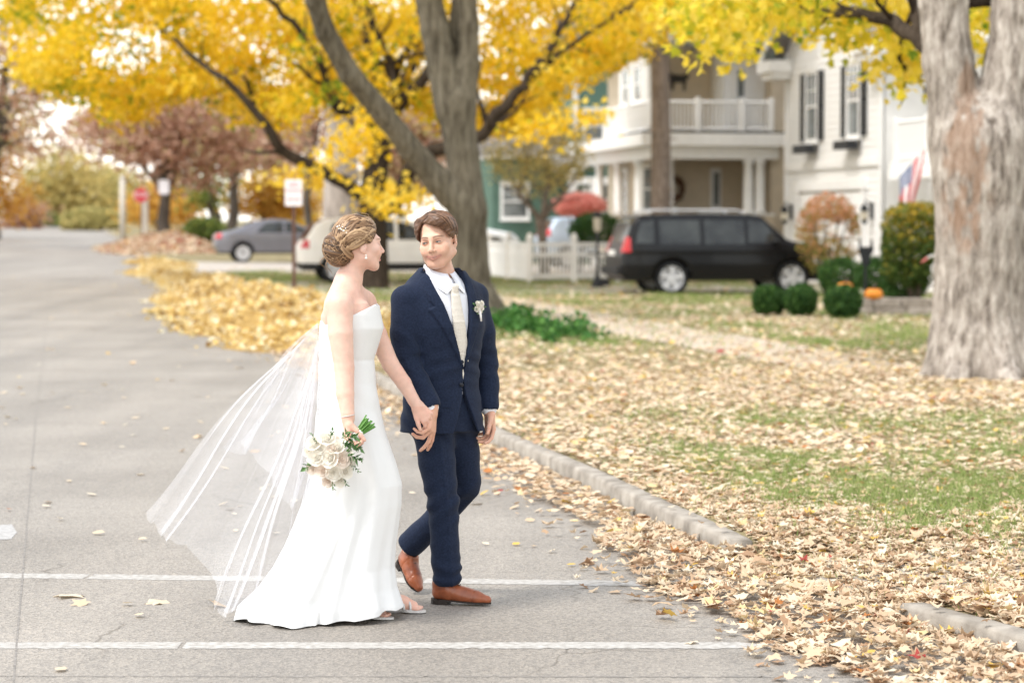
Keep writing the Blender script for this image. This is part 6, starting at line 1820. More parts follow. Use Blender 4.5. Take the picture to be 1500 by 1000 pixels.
# hollow: the inside of the skirts, the neck hole and the cuffs
s.loft([.74, .80, .86], [-.008] * 3, [0] * 3, [.196, .195, .18], [.147, .146, .13], YAW, k=.004, op='s', n=2.25)
s.chain([(-.020, .004, 1.60), (-.012, .012, 1.44)], [.076, .082], k=.004, op='s')
for a, b in ((g_el_r, g_wr_r), (g_el_l, g_wr_l)):
    a = np.array(a); b = np.array(b); s.cap(a + (b - a) * .88, a + (b - a) * 1.30, .0395, .041, .003, 's')
# cut the cuffs square to the forearm and the hem level
for a, b in ((g_el_r, g_wr_r), (g_el_l, g_wr_l)):
    a = np.array(a); b = np.array(b); dd = nrm(b - a); pp = b + dd * .012
    s.fn(lambda x, y, z, dd=dd, pp=pp: np.maximum(-((x - pp[0]) * dd[0] + (y - pp[1]) * dd[1] + (z - pp[2]) * dd[2]), np.sqrt((x - pp[0]) ** 2 + (y - pp[1]) ** 2 + (z - pp[2]) ** 2) - .085), tuple(pp - .09), tuple(pp + .09), .003, 's')
s.fn(lambda x, y, z: z - .795, (-.3, -.3, .74), (.13, .3, .84), .004, 's')
V, Q = s.mesh()
V = relax(V, Q, 1, .35)
jacket = mesh_np('jacket', V, Q, M_SUIT, groom)
def jfront(u, z, lift=0):
    A = np.interp(z, Jz, JA); Bq = np.interp(z, Jz, JB)
    f_ = Bq * (max(0, 1 - abs(u / A) ** 2.25)) ** (1 / 2.25) + lift
    return np.array([-.008, np.interp(z, Jz, Jy), z]) + gl * u + gf * f_
for u, z in ((.008, 1.120), (.006, 1.015)):
    c = jfront(u, z, .006)
    mb = MB(); mb.sphere(c, (.010, .006, .010), 12, 6); mb.build('button', M_BTN, jacket, True)
# pocket flap
mb = MB()
vs = [jfront(u, z, .006 + t) for t in (0, .004) for u, z in ((-.140, .965), (-.060, .955), (-.060, .915), (-.145, .922))]
mb.add(vs, [(0, 1, 2, 3), (7, 6, 5, 4), (0, 4, 5, 1), (1, 5, 6, 2), (2, 6, 7, 3), (3, 7, 4, 0)]).build('pocket_flap', M_SUIT, jacket)

# shoes
def shoe(heel, toe, up, name='shoe'):
    heel = np.array(heel, float); toe = np.array(toe, float); up = nrm(up); ax = toe - heel; Ln = np.linalg.norm(ax); ax = ax / Ln
    up = nrm(up - ax * (up @ ax)); sd = np.cross(ax, up)
    P = lambda a, b, c: heel + ax * a * Ln + sd * b + up * c
    s = SDF(.0034)
    s.cap(P(.13, 0, .040), P(.30, 0, .040), .034, .035, .02)
    s.cap(P(.12, 0, .085), P(.24, 0, .082), .033, .035, .025)
    s.cap(P(.30, 0, .055), P(.58, 0, .042), .038, .030, .03)
    s.cap(P(.50, .004, .035), P(.74, .004, .030), .036, .034, .02)
    s.cap(P(.70, .002, .028), P(.93, 0, .024), .033, .021, .02)
    # throat and flat underside
    s.cap(P(.16, 0, .14), P(.22, 0, .105), .034, .028, .006, 's')
    s.fn(lambda x, y, z: ((x - heel[0]) * up[0] + (y - heel[1]) * up[1] + (z - heel[2]) * up[2]) - .012, tuple(heel - .4), tuple(heel + .4), .003, 's')
    # toe cap seam, facing edge
    def seam(x, y, z):
        t = ((x - heel[0]) * ax[0] + (y - heel[1]) * ax[1] + (z - heel[2]) * ax[2]) / Ln
        return .0018 * np.exp(-((t - .72) / .010) ** 2) + .0016 * np.exp(-((t - .36) / .010) ** 2)
    s.disp(seam)
    V, Q = s.mesh()
    o = mesh_np(name, V, Q, M_LEATH, groom)
    # sole and heel block follow the outline
    mb = MB(); n = 26
    def outline(t):
        return np.interp(t, [0, .05, .15, .3, .45, .62, .75, .88, .97, 1.0], [.006, .026, .036, .034, .031, .039, .039, .031, .016, .004])
    ts = np.linspace(0, 1, n)
    for lo, hi, t0, t1 in ((.006, .0135, 0, 1.0), (-.012, .007, 0, .30)):
        tt = t0 + ts * (t1 - t0)
        ring = [P(t, outline(t), 0) for t in tt] + [P(t, -outline(t), 0) for t in tt[::-1]]
        m_ = len(ring)
        vs = [p + up * lo for p in ring] + [p + up * hi for p in ring]
        mb.add(vs, [tuple(range(m_))[::-1], tuple(range(m_, 2 * m_))] + [(i, (i + 1) % m_, m_ + (i + 1) % m_, m_ + i) for i in range(m_)])
    mb.build('sole', M_SOLE, o)
    for t in (.34, .40, .46):
        mb = MB(); hgt = np.interp(t, [.3, .6], [.096, .076])
        mb.tube([P(t, -.016, hgt - .005), P(t + .02, 0, hgt + .001), P(t, .016, hgt - .005)], .0016, 6).build('lace', M_SOLE, o, True)
    return o
shoe((-.058, -.050, .014), (.218, -.118, .002), (0, 0, 1))
shoe((-.222, .345, .150), (-.130, .215, .008), (.33, -.42, .84))

# ------------------------------------------------------------------ bride
BX, BY = (520 - 750) / F * 10.75, 10.75
B_SC = F / 10.75
def bx(px): return (px - 520) / B_SC
def bz(py): return 1.75 - (py - 328) / B_SC
B_C = (.022, -.010, 1.655); B_S = .97
B_M = Matrix.Rotation(R(-3), 4, 'Y') @ Matrix.Rotation(R(116), 4, 'Z')
b_sh_r, b_el_r, b_wr_r = (-.062, -.150, 1.395), (-.036, -.195, 1.125), (-.016, -.250, .905)
b_sh_l, b_el_l, b_wr_l = (.030, .150, 1.395), (.150, .130, 1.120), (.262, .128, .945)

s = SDF(.0034)
bT = head_shape(s, B_C, B_M, B_S, True)
s.chain([(.004, -.002, 1.59), (-.020, 0, 1.50), (-.036, 0, 1.43)], [.047, .049, .062], k=.02, k0=.03)
s.cap((-.042, 0, 1.515), (-.068, 0, 1.40), .038, .066, .04)
s.cap((-.036, -.025, 1.495), (-.062, -.115, 1.425), .034, .036, .04)
s.cap((-.030, .025, 1.495), (.010, .115, 1.420), .034, .036, .04)
s.loft([.90, 1.02, 1.15, 1.27, 1.34, 1.40, 1.445], [-.03, -.035, -.032, -.028, -.032, -.034, -.034], [0] * 7, [.125, .115, .112, .126, .120, .090, .048], [.155, .135, .120, .135, .142, .125, .06], R(14), k=.03)
for a, b in ((b_sh_r, (-.030, -.05, 1.43)), (b_sh_l, (-.01, .05, 1.43))):
    s.cap(b, a, .048, .050, .035)
s.chain([b_sh_r, (-.052, -.178, 1.27), b_el_r, (-.030, -.222, 1.01), b_wr_r], [.056, .054, .044, .039, .028], k=.006, k0=.03)
s.chain([b_sh_l, (.090, .145, 1.25), b_el_l, (.210, .130, 1.035), b_wr_l], [.050, .045, .038, .034, .025], k=.006, k0=.03)
# shoulder blade and collar hollow
s.ell((-.105, -.07, 1.36), (.03, .05, .07), .03)
# legs and feet below the skirt
s.chain([(-.03, -.07, .90), (.10, -.08, .50), (.02, -.09, .11)], [.085, .055, .036], k=.03)
s.chain([(-.03, .06, .90), (.06, .07, .50), (.12, .06, .11)], [.085, .055, .036], k=.03)
for hx, hy in ((-.02, -.085), (.115, .10)):
    s.chain([(hx - .02, hy, .085), (hx + .09, hy - .015, .045), (hx + .135, hy - .02, .030)], [.034, .030, .026], k=.02)
    for j, (dy, ln) in enumerate(((.022, .040), (.009, .036), (-.003, .031), (-.014, .026), (-.024, .020))):
        s.cap((hx + .135, hy - .02 + dy, .026), (hx + .135 + ln, hy - .022 + dy * 1.1, .022), .0105, .008, .004)
# the hand round the stems, the hand held by the other person
hand(s, (-.016, -.252, .892), (-.03, -.16, -1), (.93, .30, .05), 1, [(58, 62, 40), (60, 62, 42), (62, 64, 42), (64, 66, 42)], .93, .5, thumb=(.65, .25, .75))
hand(s, (.268, .126, .938), (.62, -.10, -.78), (.10, .85, -.35), -1, [(34, 40, 26), (42, 48, 30), (48, 52, 34), (54, 56, 34)], .93, .8, thumb=(.80, .45, -.10))
V, Q = s.mesh()
V = relax(V, Q, 1, .35)
bcol = person_color(V, bT, B_S, B_M, B_C, (.74, .475, .375), (.60, .25, .22), (.22, .13, .075), True)
bride = mesh_np('person', V, Q, MATS_SKIN, attrs={'skin': bcol})
bride.location = (BX, BY, 0)
tag(bride, 'person in white strapless wedding gown with long veil, seen from behind', 'person', 'couple walking across the road')
for sx in (-1, 1):
    open_eye(bT, B_S, bride, sx, 0.0, .0040, M_WHITE_EYE, M_IRIS, M_LASH)

# hair: scalp, swept locks and a low curled bun
M_BH = hair_mat('light_brown_hair', [(0, (.022, .011, .006)), (.3, (.072, .037, .018)), (.62, (.19, .105, .052)), (1, (.46, .30, .17))], .4)  # darkest stops put the shade between locks into the colour
HV, HQ, HT = [], [], []
rg = np.random.default_rng(5)
Mr = np.array(B_M.to_3x3())
hw = lambda p: (Mr @ (np.array(p, float) * B_S).T).T + np.array(B_C)
bun = np.array([bx(499), -.015, bz(364)]); bunr = np.array([.066, .072, .068])
# scalp core
s = SDF(.004)
s.ell((0, .020, .042), (.082, .099, .086))
s.disp(lambda x, y, z: .003 * fbm(x * 40, y * 40, z * 40, 2))
s.fn(lambda x, y, z: np.maximum(np.maximum(y + .030, z - np.interp(np.abs(x), [0, .04, .065, .08], [.088, .078, .040, .010])), -.4), (-.12, -.14, -.14), (.12, .0, .12), .006, 's')
s.fn(lambda x, y, z: np.maximum(y - .040, z + .002 + .25 * (y)), (-.12, -.06, -.14), (.12, .06, .03), .008, 's')
V0, Q0 = s.mesh()
HV.append(hw(V0)); HQ.append(Q0); HT.append(np.clip(.3 + .5 * fbm(V0[:, 0] * 50, V0[:, 1] * 12, V0[:, 2] * 50, 3), 0, 1))
s = SDF(.004); s.ell(bun, bunr * .93); s.ell(bun + (.045, .01, .03), (.05, .06, .05), .03)
V0, Q0 = s.mesh(); off_ = sum(len(v) for v in HV)
HV.append(V0); HQ.append(Q0 + off_); HT.append(np.clip(.18 + .3 * fbm(V0[:, 0] * 60, V0[:, 1] * 60, V0[:, 2] * 60, 2), 0, 1))
# swept locks: from the hairline over the crown and the side back to the bun
cran = np.array((0, .020, .042)); cr = np.array((.084, .101, .088))
for i in range(120):
    u = rg.random()
    sidex = rg.choice([-1, -1, -1, 1])
    # start on the hairline
    a = rg.uniform(0, 1)
    st = np.array([sidex * np.interp(a, [0, .5, 1], [.005, .055, .080]), np.interp(a, [0, .5, 1], [-.082, -.068, -.018]), np.interp(a, [0, .5, 1], [.085, .060, .004])])
    if i % 3 == 0: st = np.array([sidex * rg.uniform(.0, .07), rg.uniform(-.05, .04), .1])
    en = np.array([-.030 + rg.uniform(-.035, .045), .105, rg.uniform(-.055, .045)])
    m = 12; pts = []; cen = []
    wav = rg.uniform(.003, .009); ph = rg.uniform(0, 6.28)
    for t in np.linspace(0, 1, m):
        p = st * (1 - t) + en * t
        p = p + np.array([0, 0, .035 * math.sin(math.pi * t)])
        q = (p - cran) / cr; q = q / np.linalg.norm(q)
        lift = 1.0 + .06 * math.sin(math.pi * t) + rg.uniform(-.01, .01) * 0
        pp = cran + q * cr * lift
        pp = pp + np.array([0, 0, wav * math.sin(t * 9 + ph)])
        pts.append(pp); cen.append(cran)
    rr = rg.uniform(.006, .013) * np.interp(np.linspace(0, 1, m), [0, .15, .8, 1], [.35, 1, 1, .7])
    lock(hw(np.array(pts)), rr, rg.uniform(.25, .95), outv=hw(np.array(cen)))
# curls of the bun
for i in range(62):
    v = nrm(rg.normal(size=3) + np.array([-.55, -.7, 0]))
    ax = nrm(np.cross(v, rg.normal(size=3)))
    bx_ = np.cross(ax, v)
    m = 14; arc = rg.uniform(1.2, 2.7); hook = rg.uniform(-.5, .5)
    pts = []
    r0 = rg.uniform(.96, 1.06)
    for t in np.linspace(-.5, .5, m):
        an = arc * t
        q = v * math.cos(an) + bx_ * math.sin(an) + ax * hook * (t * t * 4 - .5)
        q = q / np.linalg.norm(q)
        pts.append(bun + q * bunr * (r0 + .10 * math.cos(t * 3.1)))
    rr = rg.uniform(.007, .0145) * np.interp(np.linspace(0, 1, m), [0, .2, .8, 1], [.4, 1, 1, .35])
    lock(pts, rr, rg.uniform(.12, .85), outv=np.tile(bun, (m, 1)))
# fine strands over the swept hair and the bun
for i in range(330):
    sidex = rg.choice([-1, -1, -1, 1]); a = rg.uniform(0, 1)
    st = np.array([sidex * np.interp(a, [0, .5, 1], [.005, .055, .080]), np.interp(a, [0, .5, 1], [-.082, -.068, -.018]), np.interp(a, [0, .5, 1], [.085, .060, .004])])
    en = np.array([-.030 + rg.uniform(-.04, .05), .105, rg.uniform(-.055, .05)]); m = 12; wav = rg.uniform(.002, .008); ph = rg.uniform(0, 6.28); lf = rg.uniform(1.05, 1.13); pts = []
    for t in np.linspace(0, 1, m):
        p = st * (1 - t) + en * t + np.array([0, 0, .035 * math.sin(math.pi * t)]); q = (p - cran) / cr; q = q / np.linalg.norm(q)
        pts.append(cran + q * cr * (1.02 + (lf - 1.02) * math.sin(math.pi * min(1, t * 1.2 + .08))) + np.array([0, 0, wav * math.sin(t * 9 + ph)]))
    lock(hw(np.array(pts)), rg.uniform(.0012, .0026) * np.interp(np.linspace(0, 1, m), [0, .15, .8, 1], [.4, 1, 1, .4]), float(np.clip(rg.normal(.6, .28), 0, 1)), n=5, outv=hw(np.tile(cran, (m, 1))))
for i in range(210):
    v = nrm(rg.normal(size=3) + np.array([-.55, -.7, 0])); ax = nrm(np.cross(v, rg.normal(size=3))); bx_ = np.cross(ax, v); m = 14; arc = rg.uniform(1.2, 3.0); hook = rg.uniform(-.6, .6); r0 = rg.uniform(1.04, 1.17); pts = []
    for t in np.linspace(-.5, .5, m):
        q = v * math.cos(arc * t) + bx_ * math.sin(arc * t) + ax * hook * (t * t * 4 - .5); pts.append(bun + q / np.linalg.norm(q) * bunr * (r0 + .06 * math.cos(t * 3.1)))
    lock(pts, rg.uniform(.0012, .0028) * np.interp(np.linspace(0, 1, m), [0, .2, .8, 1], [.4, 1, 1, .3]), float(np.clip(rg.normal(.5, .28), 0, 1)), n=5, outv=np.tile(bun, (m, 1)))
# loose wisps at the nape and over the crown
for px0, py0, px1, py1, bend in ((482, 380, 484, 402, -.012), (478, 376, 474, 398, -.02), (530, 312, 548, 318, .012), (505, 316, 520, 309, .004)):
    a = np.array([bx(px0), -.05, bz(py0)]); b = np.array([bx(px1), -.055, bz(py1)])
    m = 10; pts = [a + (b - a) * t + np.array([bend * math.sin(t * 5), 0, 0]) for t in np.linspace(0, 1, m)]
    lock(pts, np.interp(np.linspace(0, 1, m), [0, 1], [.0022, .0008]), .7, outv=np.tile(bun, (m, 1)))
mesh_np('hair', np.concatenate(HV), np.concatenate(HQ), M_BH, bride, attrs={'tint': np.concatenate(HT)})

M_PEARL = mat('pearl', (.85, .80, .74), .2, .03, spec=.6)
M_GOLD = mat('pale_gold', (.75, .56, .30), .3, .1, metal=.9)
M_SILVER = mat('silver_leather', (.62, .60, .58), .35, .12, 60, .2, 200, .6, metal=.25)
comb = MB()
for i in range(16):
    t = i / 15
    c = np.array([bx(497 + 22 * t), -.108 + .010 * abs(t - .5), bz(332 + 10 * t + 3 * math.sin(i * 2.2))])
    comb.sphere(c, .0030 + .0014 * (i % 3 == 0), 8, 5)
cb = comb.build('hair_comb', M_PEARL, bride, True)
MB().tube([(bx(496), -.103, bz(333)), (bx(508), -.109, bz(337)), (bx(520), -.103, bz(343))], .0016, 6).build('comb_band', M_GOLD, cb, True)
e = bT((-.079, .004, -.046))
mb = MB(); mb.sphere(e, .0042, 10, 6); mb.sphere((e[0], e[1], e[2] - .012), .0062, 10, 6); mb.tube([(e[0], e[1], e[2]), (e[0], e[1], e[2] - .01)], .0012, 6)
mb.build('earring', M_PEARL, bride, True)
mb = MB(); c0 = np.array(b_wr_r) + (-.001, -.0, .012); ring = [c0 + np.array([.030 * math.cos(a), .030 * math.sin(a), .006 * math.cos(a)]) for a in np.linspace(0, 2 * math.pi, 25)]
mb.tube(ring, .0020, 6).build('bracelet', M_SILVER, bride, True)

# gown
M_DRESS = mat('ivory_crepe', (.765, .76, .75), .55, .015, 10, .12, 60, .25, bdist=.002)
PY = np.array([436, 460, 480, 500, 525, 560, 600, 640, 680, 710, 740, 770, 800, 830, 860, 885, 908.])
XL = np.array([472, 470, 467.5, 466.5, 467, 465.5, 463, 459, 453, 448, 440, 429, 416, 400, 378, 350, 344.])
XR = np.array([554, 558, 562, 556, 548, 550, 556, 566, 580, 588, 587, 583, 579, 577, 581, 590, 592.])
DB = np.array([.140, .152, .150, .138, .130, .145, .175, .185, .190, .195, .200, .205, .215, .228, .245, .262, .27])
CY = np.array([0, 0, 0, 0, 0, 0, 0, 0, 0, 0, -.005, -.01, -.015, -.02, -.03, -.04, -.04])
Zs = bz(PY)[::-1]
def dsec(z):
    f = lambda a: np.interp(z, Zs, a[::-1])
    return f(bx(XL)), f(bx(XR)), f(DB), f(CY)
NT, NV = 260, 190
th = np.linspace(0, 2 * math.pi, NT, endpoint=False)
ztop = np.interp(np.cos(th), [-1, -.6, 0, .55, .9, 1], [bz(470), bz(468), bz(462), bz(452), bz(445), bz(448)])
zhem = np.interp(np.cos(th), [-1, -.3, .3, 1], [.004, .006, .012, .050])
zhem = zhem + .010 * np.maximum(0, np.sin(9 * th + .6)) * (np.cos(th) > -.7) + .016 * np.maximum(0, np.sin(5 * th + 1.9)) * (np.cos(th) < -.2)
V = np.zeros((NV, NT, 3))
for i in range(NV):
    v = (i / (NV - 1))
    z = ztop + (zhem - ztop) * v
    xl, xr, b, cy = dsec(z)
    a = (xr - xl) / 2; cx = (xr + xl) / 2
    c, sn = np.cos(th), np.sin(th)
    # folds fall from the hip and open towards the hem
    low = np.clip((bz(560) - z) / (bz(560) - .0), 0, 1)
    A = .078 * low ** 1.6
    ph = 1.6 * low
    fold = (.45 * np.sin(7 * th + ph + .5) + .34 * np.sin(12 * th - 1.2 * ph + 1.3) + .20 * np.sin(19 * th + 2.2 * ph))
    fold = np.sign(fold) * np.abs(fold) ** .85
    back = .35 + .65 * np.clip((.55 - c) / 1.2, 0, 1)
    off = A * fold * back * np.clip(np.abs(sn) + .3, 0, 1)
    # soft diagonal drag lines at the waist and hip
    off = off + .0022 * fbm(c * 3 + 9, sn * 3, z * 14, 3) * (low < .5) + .0035 * np.sin(z * 42 + th * 3 + 2 * vnoise(c * 2, sn * 2, z * 6)) * np.exp(-((z - bz(590)) / .09) ** 2)
    off = off - .0030 * np.exp(-((z - bz(527)) / .004) ** 2)                     # waist seam
    x = cx + (a + off * .55) * c; y = cy + (b + off) * sn
    y = y + np.where(z < .1, -.05 * np.clip((.1 - z) / .1, 0, 1) * (c < 0) * (sn < 0), 0)
    # small puddle of the train
    V[i, :, 0] = x; V[i, :, 1] = y; V[i, :, 2] = z
# rolled top edge, inside
inner = V[0].copy(); m0 = inner.mean(0); inner[:, :2] = m0[:2] + (inner[:, :2] - m0[:2]) * .965; inner2 = inner.copy(); inner2[:, 2] -= .03
Vall = np.concatenate([inner2[None], inner[None], V]).reshape(-1, 3)
NR = NV + 2
ii, kk = np.meshgrid(np.arange(NR - 1), np.arange(NT), indexing='ij')
Qd = np.stack([ii * NT + kk, (ii + 1) * NT + kk, (ii + 1) * NT + (kk + 1) % NT, ii * NT + (kk + 1) % NT], -1).reshape(-1, 4)
gown = mesh_np('gown', Vall, Qd, M_DRESS, bride)
# covered buttons down the back
ib = int(np.argmin(np.abs(th - R(204))))
for i in range(2, 62, 3):
    p = V[i, ib]
    mb = MB(); mb.sphere(p + np.array([-.002, -.001, 0]), .0036, 8, 5); mb.build('button', M_DRESS, gown, True)

# sandals
for hx, hy in ((-.02, -.085), (.115, .10)):
    mb = MB(); n = 16
    ts = np.linspace(0, 1, n); wd = np.interp(ts, [0, .1, .35, .7, .9, 1], [.012, .028, .026, .038, .030, .010])
    zz = np.interp(ts, [0, .3, .62, 1], [.062, .040, .008, .004])
    ring = [(hx - .05 + .245 * t, hy - .01 + w_ - .02 * t, z_) for t, w_, z_ in zip(ts, wd, zz)] + [(hx - .05 + .245 * t, hy - .01 - w_ - .02 * t, z_) for t, w_, z_ in zip(ts[::-1], wd[::-1], zz[::-1])]
    m_ = len(ring); vs = [(x, y, z + .010) for x, y, z in ring] + [(x, y, z) for x, y, z in ring]
    mb.add(vs, [tuple(range(m_)), tuple(range(m_, 2 * m_))[::-1]] + [(i, (i + 1) % m_, m_ + (i + 1) % m_, m_ + i) for i in range(m_)])
    sd = mb.build('sandal', M_SILVER, bride)
    for t0, h0 in ((.115, .058), (.085, .066)):
        pts = [(hx + t0 + .012 * math.cos(a), hy - .016 + .036 * math.sin(a - math.pi / 2), .012 + (h0 - .012) * math.sin(a)) for a in np.linspace(0, math.pi, 11)]
        MB().tube(pts, .0065, 8).build('strap', M_SILVER, sd, True)
    MB().tube([(hx - .035, hy - .008, .06), (hx - .037, hy - .008, .0)], [.010, .006], 8).build('heel', M_SILVER, sd, True)

# veil: sheer tulle gathered at the back of the gown and blown out behind
def veil_mat():
    m, t, b = _new('sheer_tulle')
    N = t.nodes; L = t.links
    b.inputs['Base Color'].default_value = (.86, .86, .89, 1); b.inputs['Roughness'].default_value = .5
    tl = N.new('ShaderNodeBsdfTranslucent'); tl.inputs['Color'].default_value = (.86, .86, .89, 1)
    m1 = N.new('ShaderNodeMixShader'); m1.inputs[0].default_value = .5
    L.new(b.outputs[0], m1.inputs[1]); L.new(tl.outputs[0], m1.inputs[2])
    tr = N.new('ShaderNodeBsdfTransparent'); mx = N.new('ShaderNodeMixShader')
    nz = N.new('ShaderNodeTexNoise'); nz.inputs['Scale'].default_value = 9
    tc = N.new('ShaderNodeTexCoord'); L.new(tc.outputs['Object'], nz.inputs['Vector'])
    mr = N.new('ShaderNodeMapRange'); mr.inputs['To Min'].default_value = .19; mr.inputs['To Max'].default_value = .25
    L.new(nz.outputs['Fac'], mr.inputs['Value']); L.new(mr.outputs[0], mx.inputs[0])
    L.new(tr.outputs[0], mx.inputs[1]); L.new(m1.outputs[0], mx.inputs[2])
    L.new(mx.outputs[0], N['Material Output'].inputs['Surface'])
    return m
M_VEIL = veil_mat()
hem = np.array([  # (u, px, py, depth) along the hem from the far blown corner to the folds by the skirt
    (0.00, 197, 771, .42), (.10, 210, 779, .30), (.20, 232, 794, .20), (.30, 248, 806, .10), (.38, 270, 815, .05), (.48, 300, 838, .02), (.58, 316, 868, -.06),
    (.68, 322, 890, -.16), (.78, 345, 893, -.22), (.88, 375, 880, -.20), (1.0, 420, 850, -.10)])
NU, NW = 520, 90
u = np.linspace(0, 1, NU)
# pleats: the sheet doubles back on itself in two bundles
dens = .30 + 1.5 * np.exp(-((u - .14) / .085) ** 2) + 1.5 * np.exp(-((u - .80) / .16) ** 2)
phs = np.cumsum(dens) / NU * 2 * math.pi * 9.5
uu = u + .015 * np.sin(phs) * np.minimum(dens, 1.4) + .008 * np.sin(phs * 2.31 + 1)
uu = np.clip(uu, 0, 1)
hx_ = np.interp(uu, hem[:, 0], hem[:, 1]); hy_ = np.interp(uu, hem[:, 0], hem[:, 2]); hd_ = np.interp(uu, hem[:, 0], hem[:, 3])
Hm = np.stack([bx(hx_), hd_, bz(hy_)], 1)
ax_ = np.interp(uu, [0, 1], [467, 470]); ay_ = np.interp(uu, [0, .5, 1], [474, 478, 500])
Am = np.stack([bx(ax_) - .004, np.interp(uu, [0, 1], [.05, -.075]), bz(ay_)], 1)
def veil_sheet(Am, Hm, uu, phs, dens, seed, wob_amp=.038):
    VV = np.zeros((NW, NU, 3)); ph0 = seed * 1.7
    hemw = .022 * np.sin(u * 17 + ph0) + .008 * np.sin(u * 29 + 2 * ph0)
    for i in range(NW):
        v = i / (NW - 1)
        P_ = Am * (1 - v) + Hm * v
        sag = math.sin(math.pi * v)
        P_[:, 2] += (np.interp(uu, [0, .2, .5, .8, 1], [.060, .035, -.03, -.03, .0])) * sag
        P_[:, 0] += (np.interp(uu, [0, .3, .5, .75, 1], [.0, .015, -.03, .015, .05])) * sag
        P_[:, 1] += wob_amp * v ** .8 * np.cos(phs + 1.5 * v) * np.minimum(dens, 1.3) + .075 * v * np.sin(u * 9 + v * 2.6 + ph0)
        # soft cross-billows so that folds wander instead of running straight
        drift_ = .020 * sag * np.sin(u * 7 + v * 5.2 + ph0) + .012 * v * np.sin(u * 31 + 4 * v) + .010 * v * fbm(u * 14 + seed, u * 0 + v * 3.0, u * 0, 3)
        P_[:, 0] += drift_ * .8; P_[:, 2] -= drift_ * .65
        P_[:, 0] += hemw * v ** 5 * -.45; P_[:, 2] += hemw * v ** 5
        P_[:, 2] = np.maximum(P_[:, 2], .012 + .004 * np.sin(u * 80))
        VV[i] = P_
    ii, kk = np.meshgrid(np.arange(NW - 1), np.arange(NU - 1), indexing='ij')
    Qv = np.stack([ii * NU + kk, ii * NU + kk + 1, (ii + 1) * NU + kk + 1, (ii + 1) * NU + kk], -1).reshape(-1, 4)
    return VV.reshape(-1, 3), Qv
v1, q1 = veil_sheet(Am, Hm, uu, phs, dens, 1)
vl = tag(mesh_np('veil', v1, q1, M_VEIL, bride), 'sheer white tulle veil blowing out behind')
hem2 = np.array([(0, 318, 668, .24), (.15, 345, 664, .18), (.3, 356, 668, .12), (.5, 392, 690, .05), (.7, 412, 728, -.05), (.85, 430, 738, -.12), (1, 452, 715, -.12)])
Hm2 = np.stack([bx(np.interp(uu, hem2[:, 0], hem2[:, 1])), np.interp(uu, hem2[:, 0], hem2[:, 3]), bz(np.interp(uu, hem2[:, 0], hem2[:, 2]))], 1)
v2, q2 = veil_sheet(Am + np.array([-.004, -.006, .004]), Hm2, uu, phs * .8 + 1, dens, 2, .03)
mesh_np('upper_tier', v2, q2, M_VEIL, vl)

# ------------------------------------------------------------------ bouquet and boutonniere
M_ROSE = leaf_mat('ivory_petal', [(0, (.86, .82, .74)), (1, (.86, .83, .77))], .35, .6)
M_BLUSH = leaf_mat('blush_petal', [(0, (.85, .75, .66)), (1, (.85, .77, .69))], .35, .6)
M_STEM = mat('green_stem', (.10, .24, .045), .5, .3, 40)
M_SPRIG = mat('olive_leaf', (.06, .145, .045), .55, .35, 30, col2=(.14, .26, .09))
M_RIBBON = mat('ribbon_wrap', (.80, .78, .75), .5, .04, 40, .2, 80)
def rose_mesh(name, m_, seed, open_=1.0):
    r_ = np.random.default_rng(seed); mb = MB()
    for ring, (npt, rad, hgt, tilt) in enumerate(((3, .20, 1.0, .06), (4, .40, .95, .14), (5, .66, .82, .30), (6, .92, .62, .62 * open_))):
        for k in range(npt):
            a0 = 2 * math.pi * (k + .5 * ring + r_.uniform(-.1, .1)) / npt; wdt = 2 * math.pi / npt * .80
            nu, nv = 6, 5; vs = []
            for j in range(nv):
                v = j / (nv - 1)
                for i in range(nu):
                    uq = i / (nu - 1) * 2 - 1
                    rr = rad * (.25 + .75 * v ** .6) + tilt * max(0, v - .55) * 1.2 * (1 - .3 * uq * uq)
                    zz = hgt * v * (1 - .14 * uq * uq) - .10 * tilt * max(0, v - .7) * 6 * .3
                    a = a0 + uq * wdt * (.45 + .55 * min(1, v * 1.6)) * .62
                    vs.append((rr * math.cos(a), rr * math.sin(a), zz - .45))
            mb.add(vs, [(j * nu + i, j * nu + i + 1, (j + 1) * nu + i + 1, (j + 1) * nu + i) for j in range(nv - 1) for i in range(nu - 1)])
    mb.sphere((0, 0, -.25), (.45, .45, .35), 10, 6)
    return mb.mesh(name, m_, True)
def leaf_sprig(mb, base, d, ln, nl, lw, r_):
    base = np.array(base); d = nrm(d); sd = nrm(np.cross(d, r_.normal(size=3))); up = np.cross(sd, d)
    mb.tube([base, base + d * ln * .5 + up * .006, base + d * ln], [.0018, .0014, .0008], 5)
    for i in range(nl):
        t = .2 + .8 * i / nl; a = i * 2.4
        o = nrm(sd * math.cos(a) + up * math.sin(a) + d * .7)
        p = base + d * ln * t; L_ = lw * r_.uniform(.8, 1.3); w_ = nrm(np.cross(o, d)) * L_ * .26
        nn = np.cross(o, w_); nn = nrm(nn) * L_ * .10
        vs = [p, p + o * L_ * .35 + w_, p + o * L_, p + o * L_ * .35 - w_, p + o * L_ * .45 + nn]
        mb.add(vs, [(0, 1, 4), (1, 2, 4), (2, 3, 4), (3, 0, 4)])
bq = empty('bouquet', (BX - .10, BY - .315, .700))
tag(bq, 'white and blush rose bouquet with green stems held low beside the gown', 'bouquet')
bo = np.array([BX - .10, BY - .315, .700])
rm = [rose_mesh('rose', M_ROSE, 1), rose_mesh('rose', M_ROSE, 2, .6), rose_mesh('rose', M_BLUSH, 3, .9)]
hc = np.array([.016 + BX, BY - .268, .828]) - bo                    # where the fist closes
axis = nrm(np.array([.70, .12, .70]))
fc = hc - axis * .155                                                # middle of the flower head
rgb = np.random.default_rng(21)
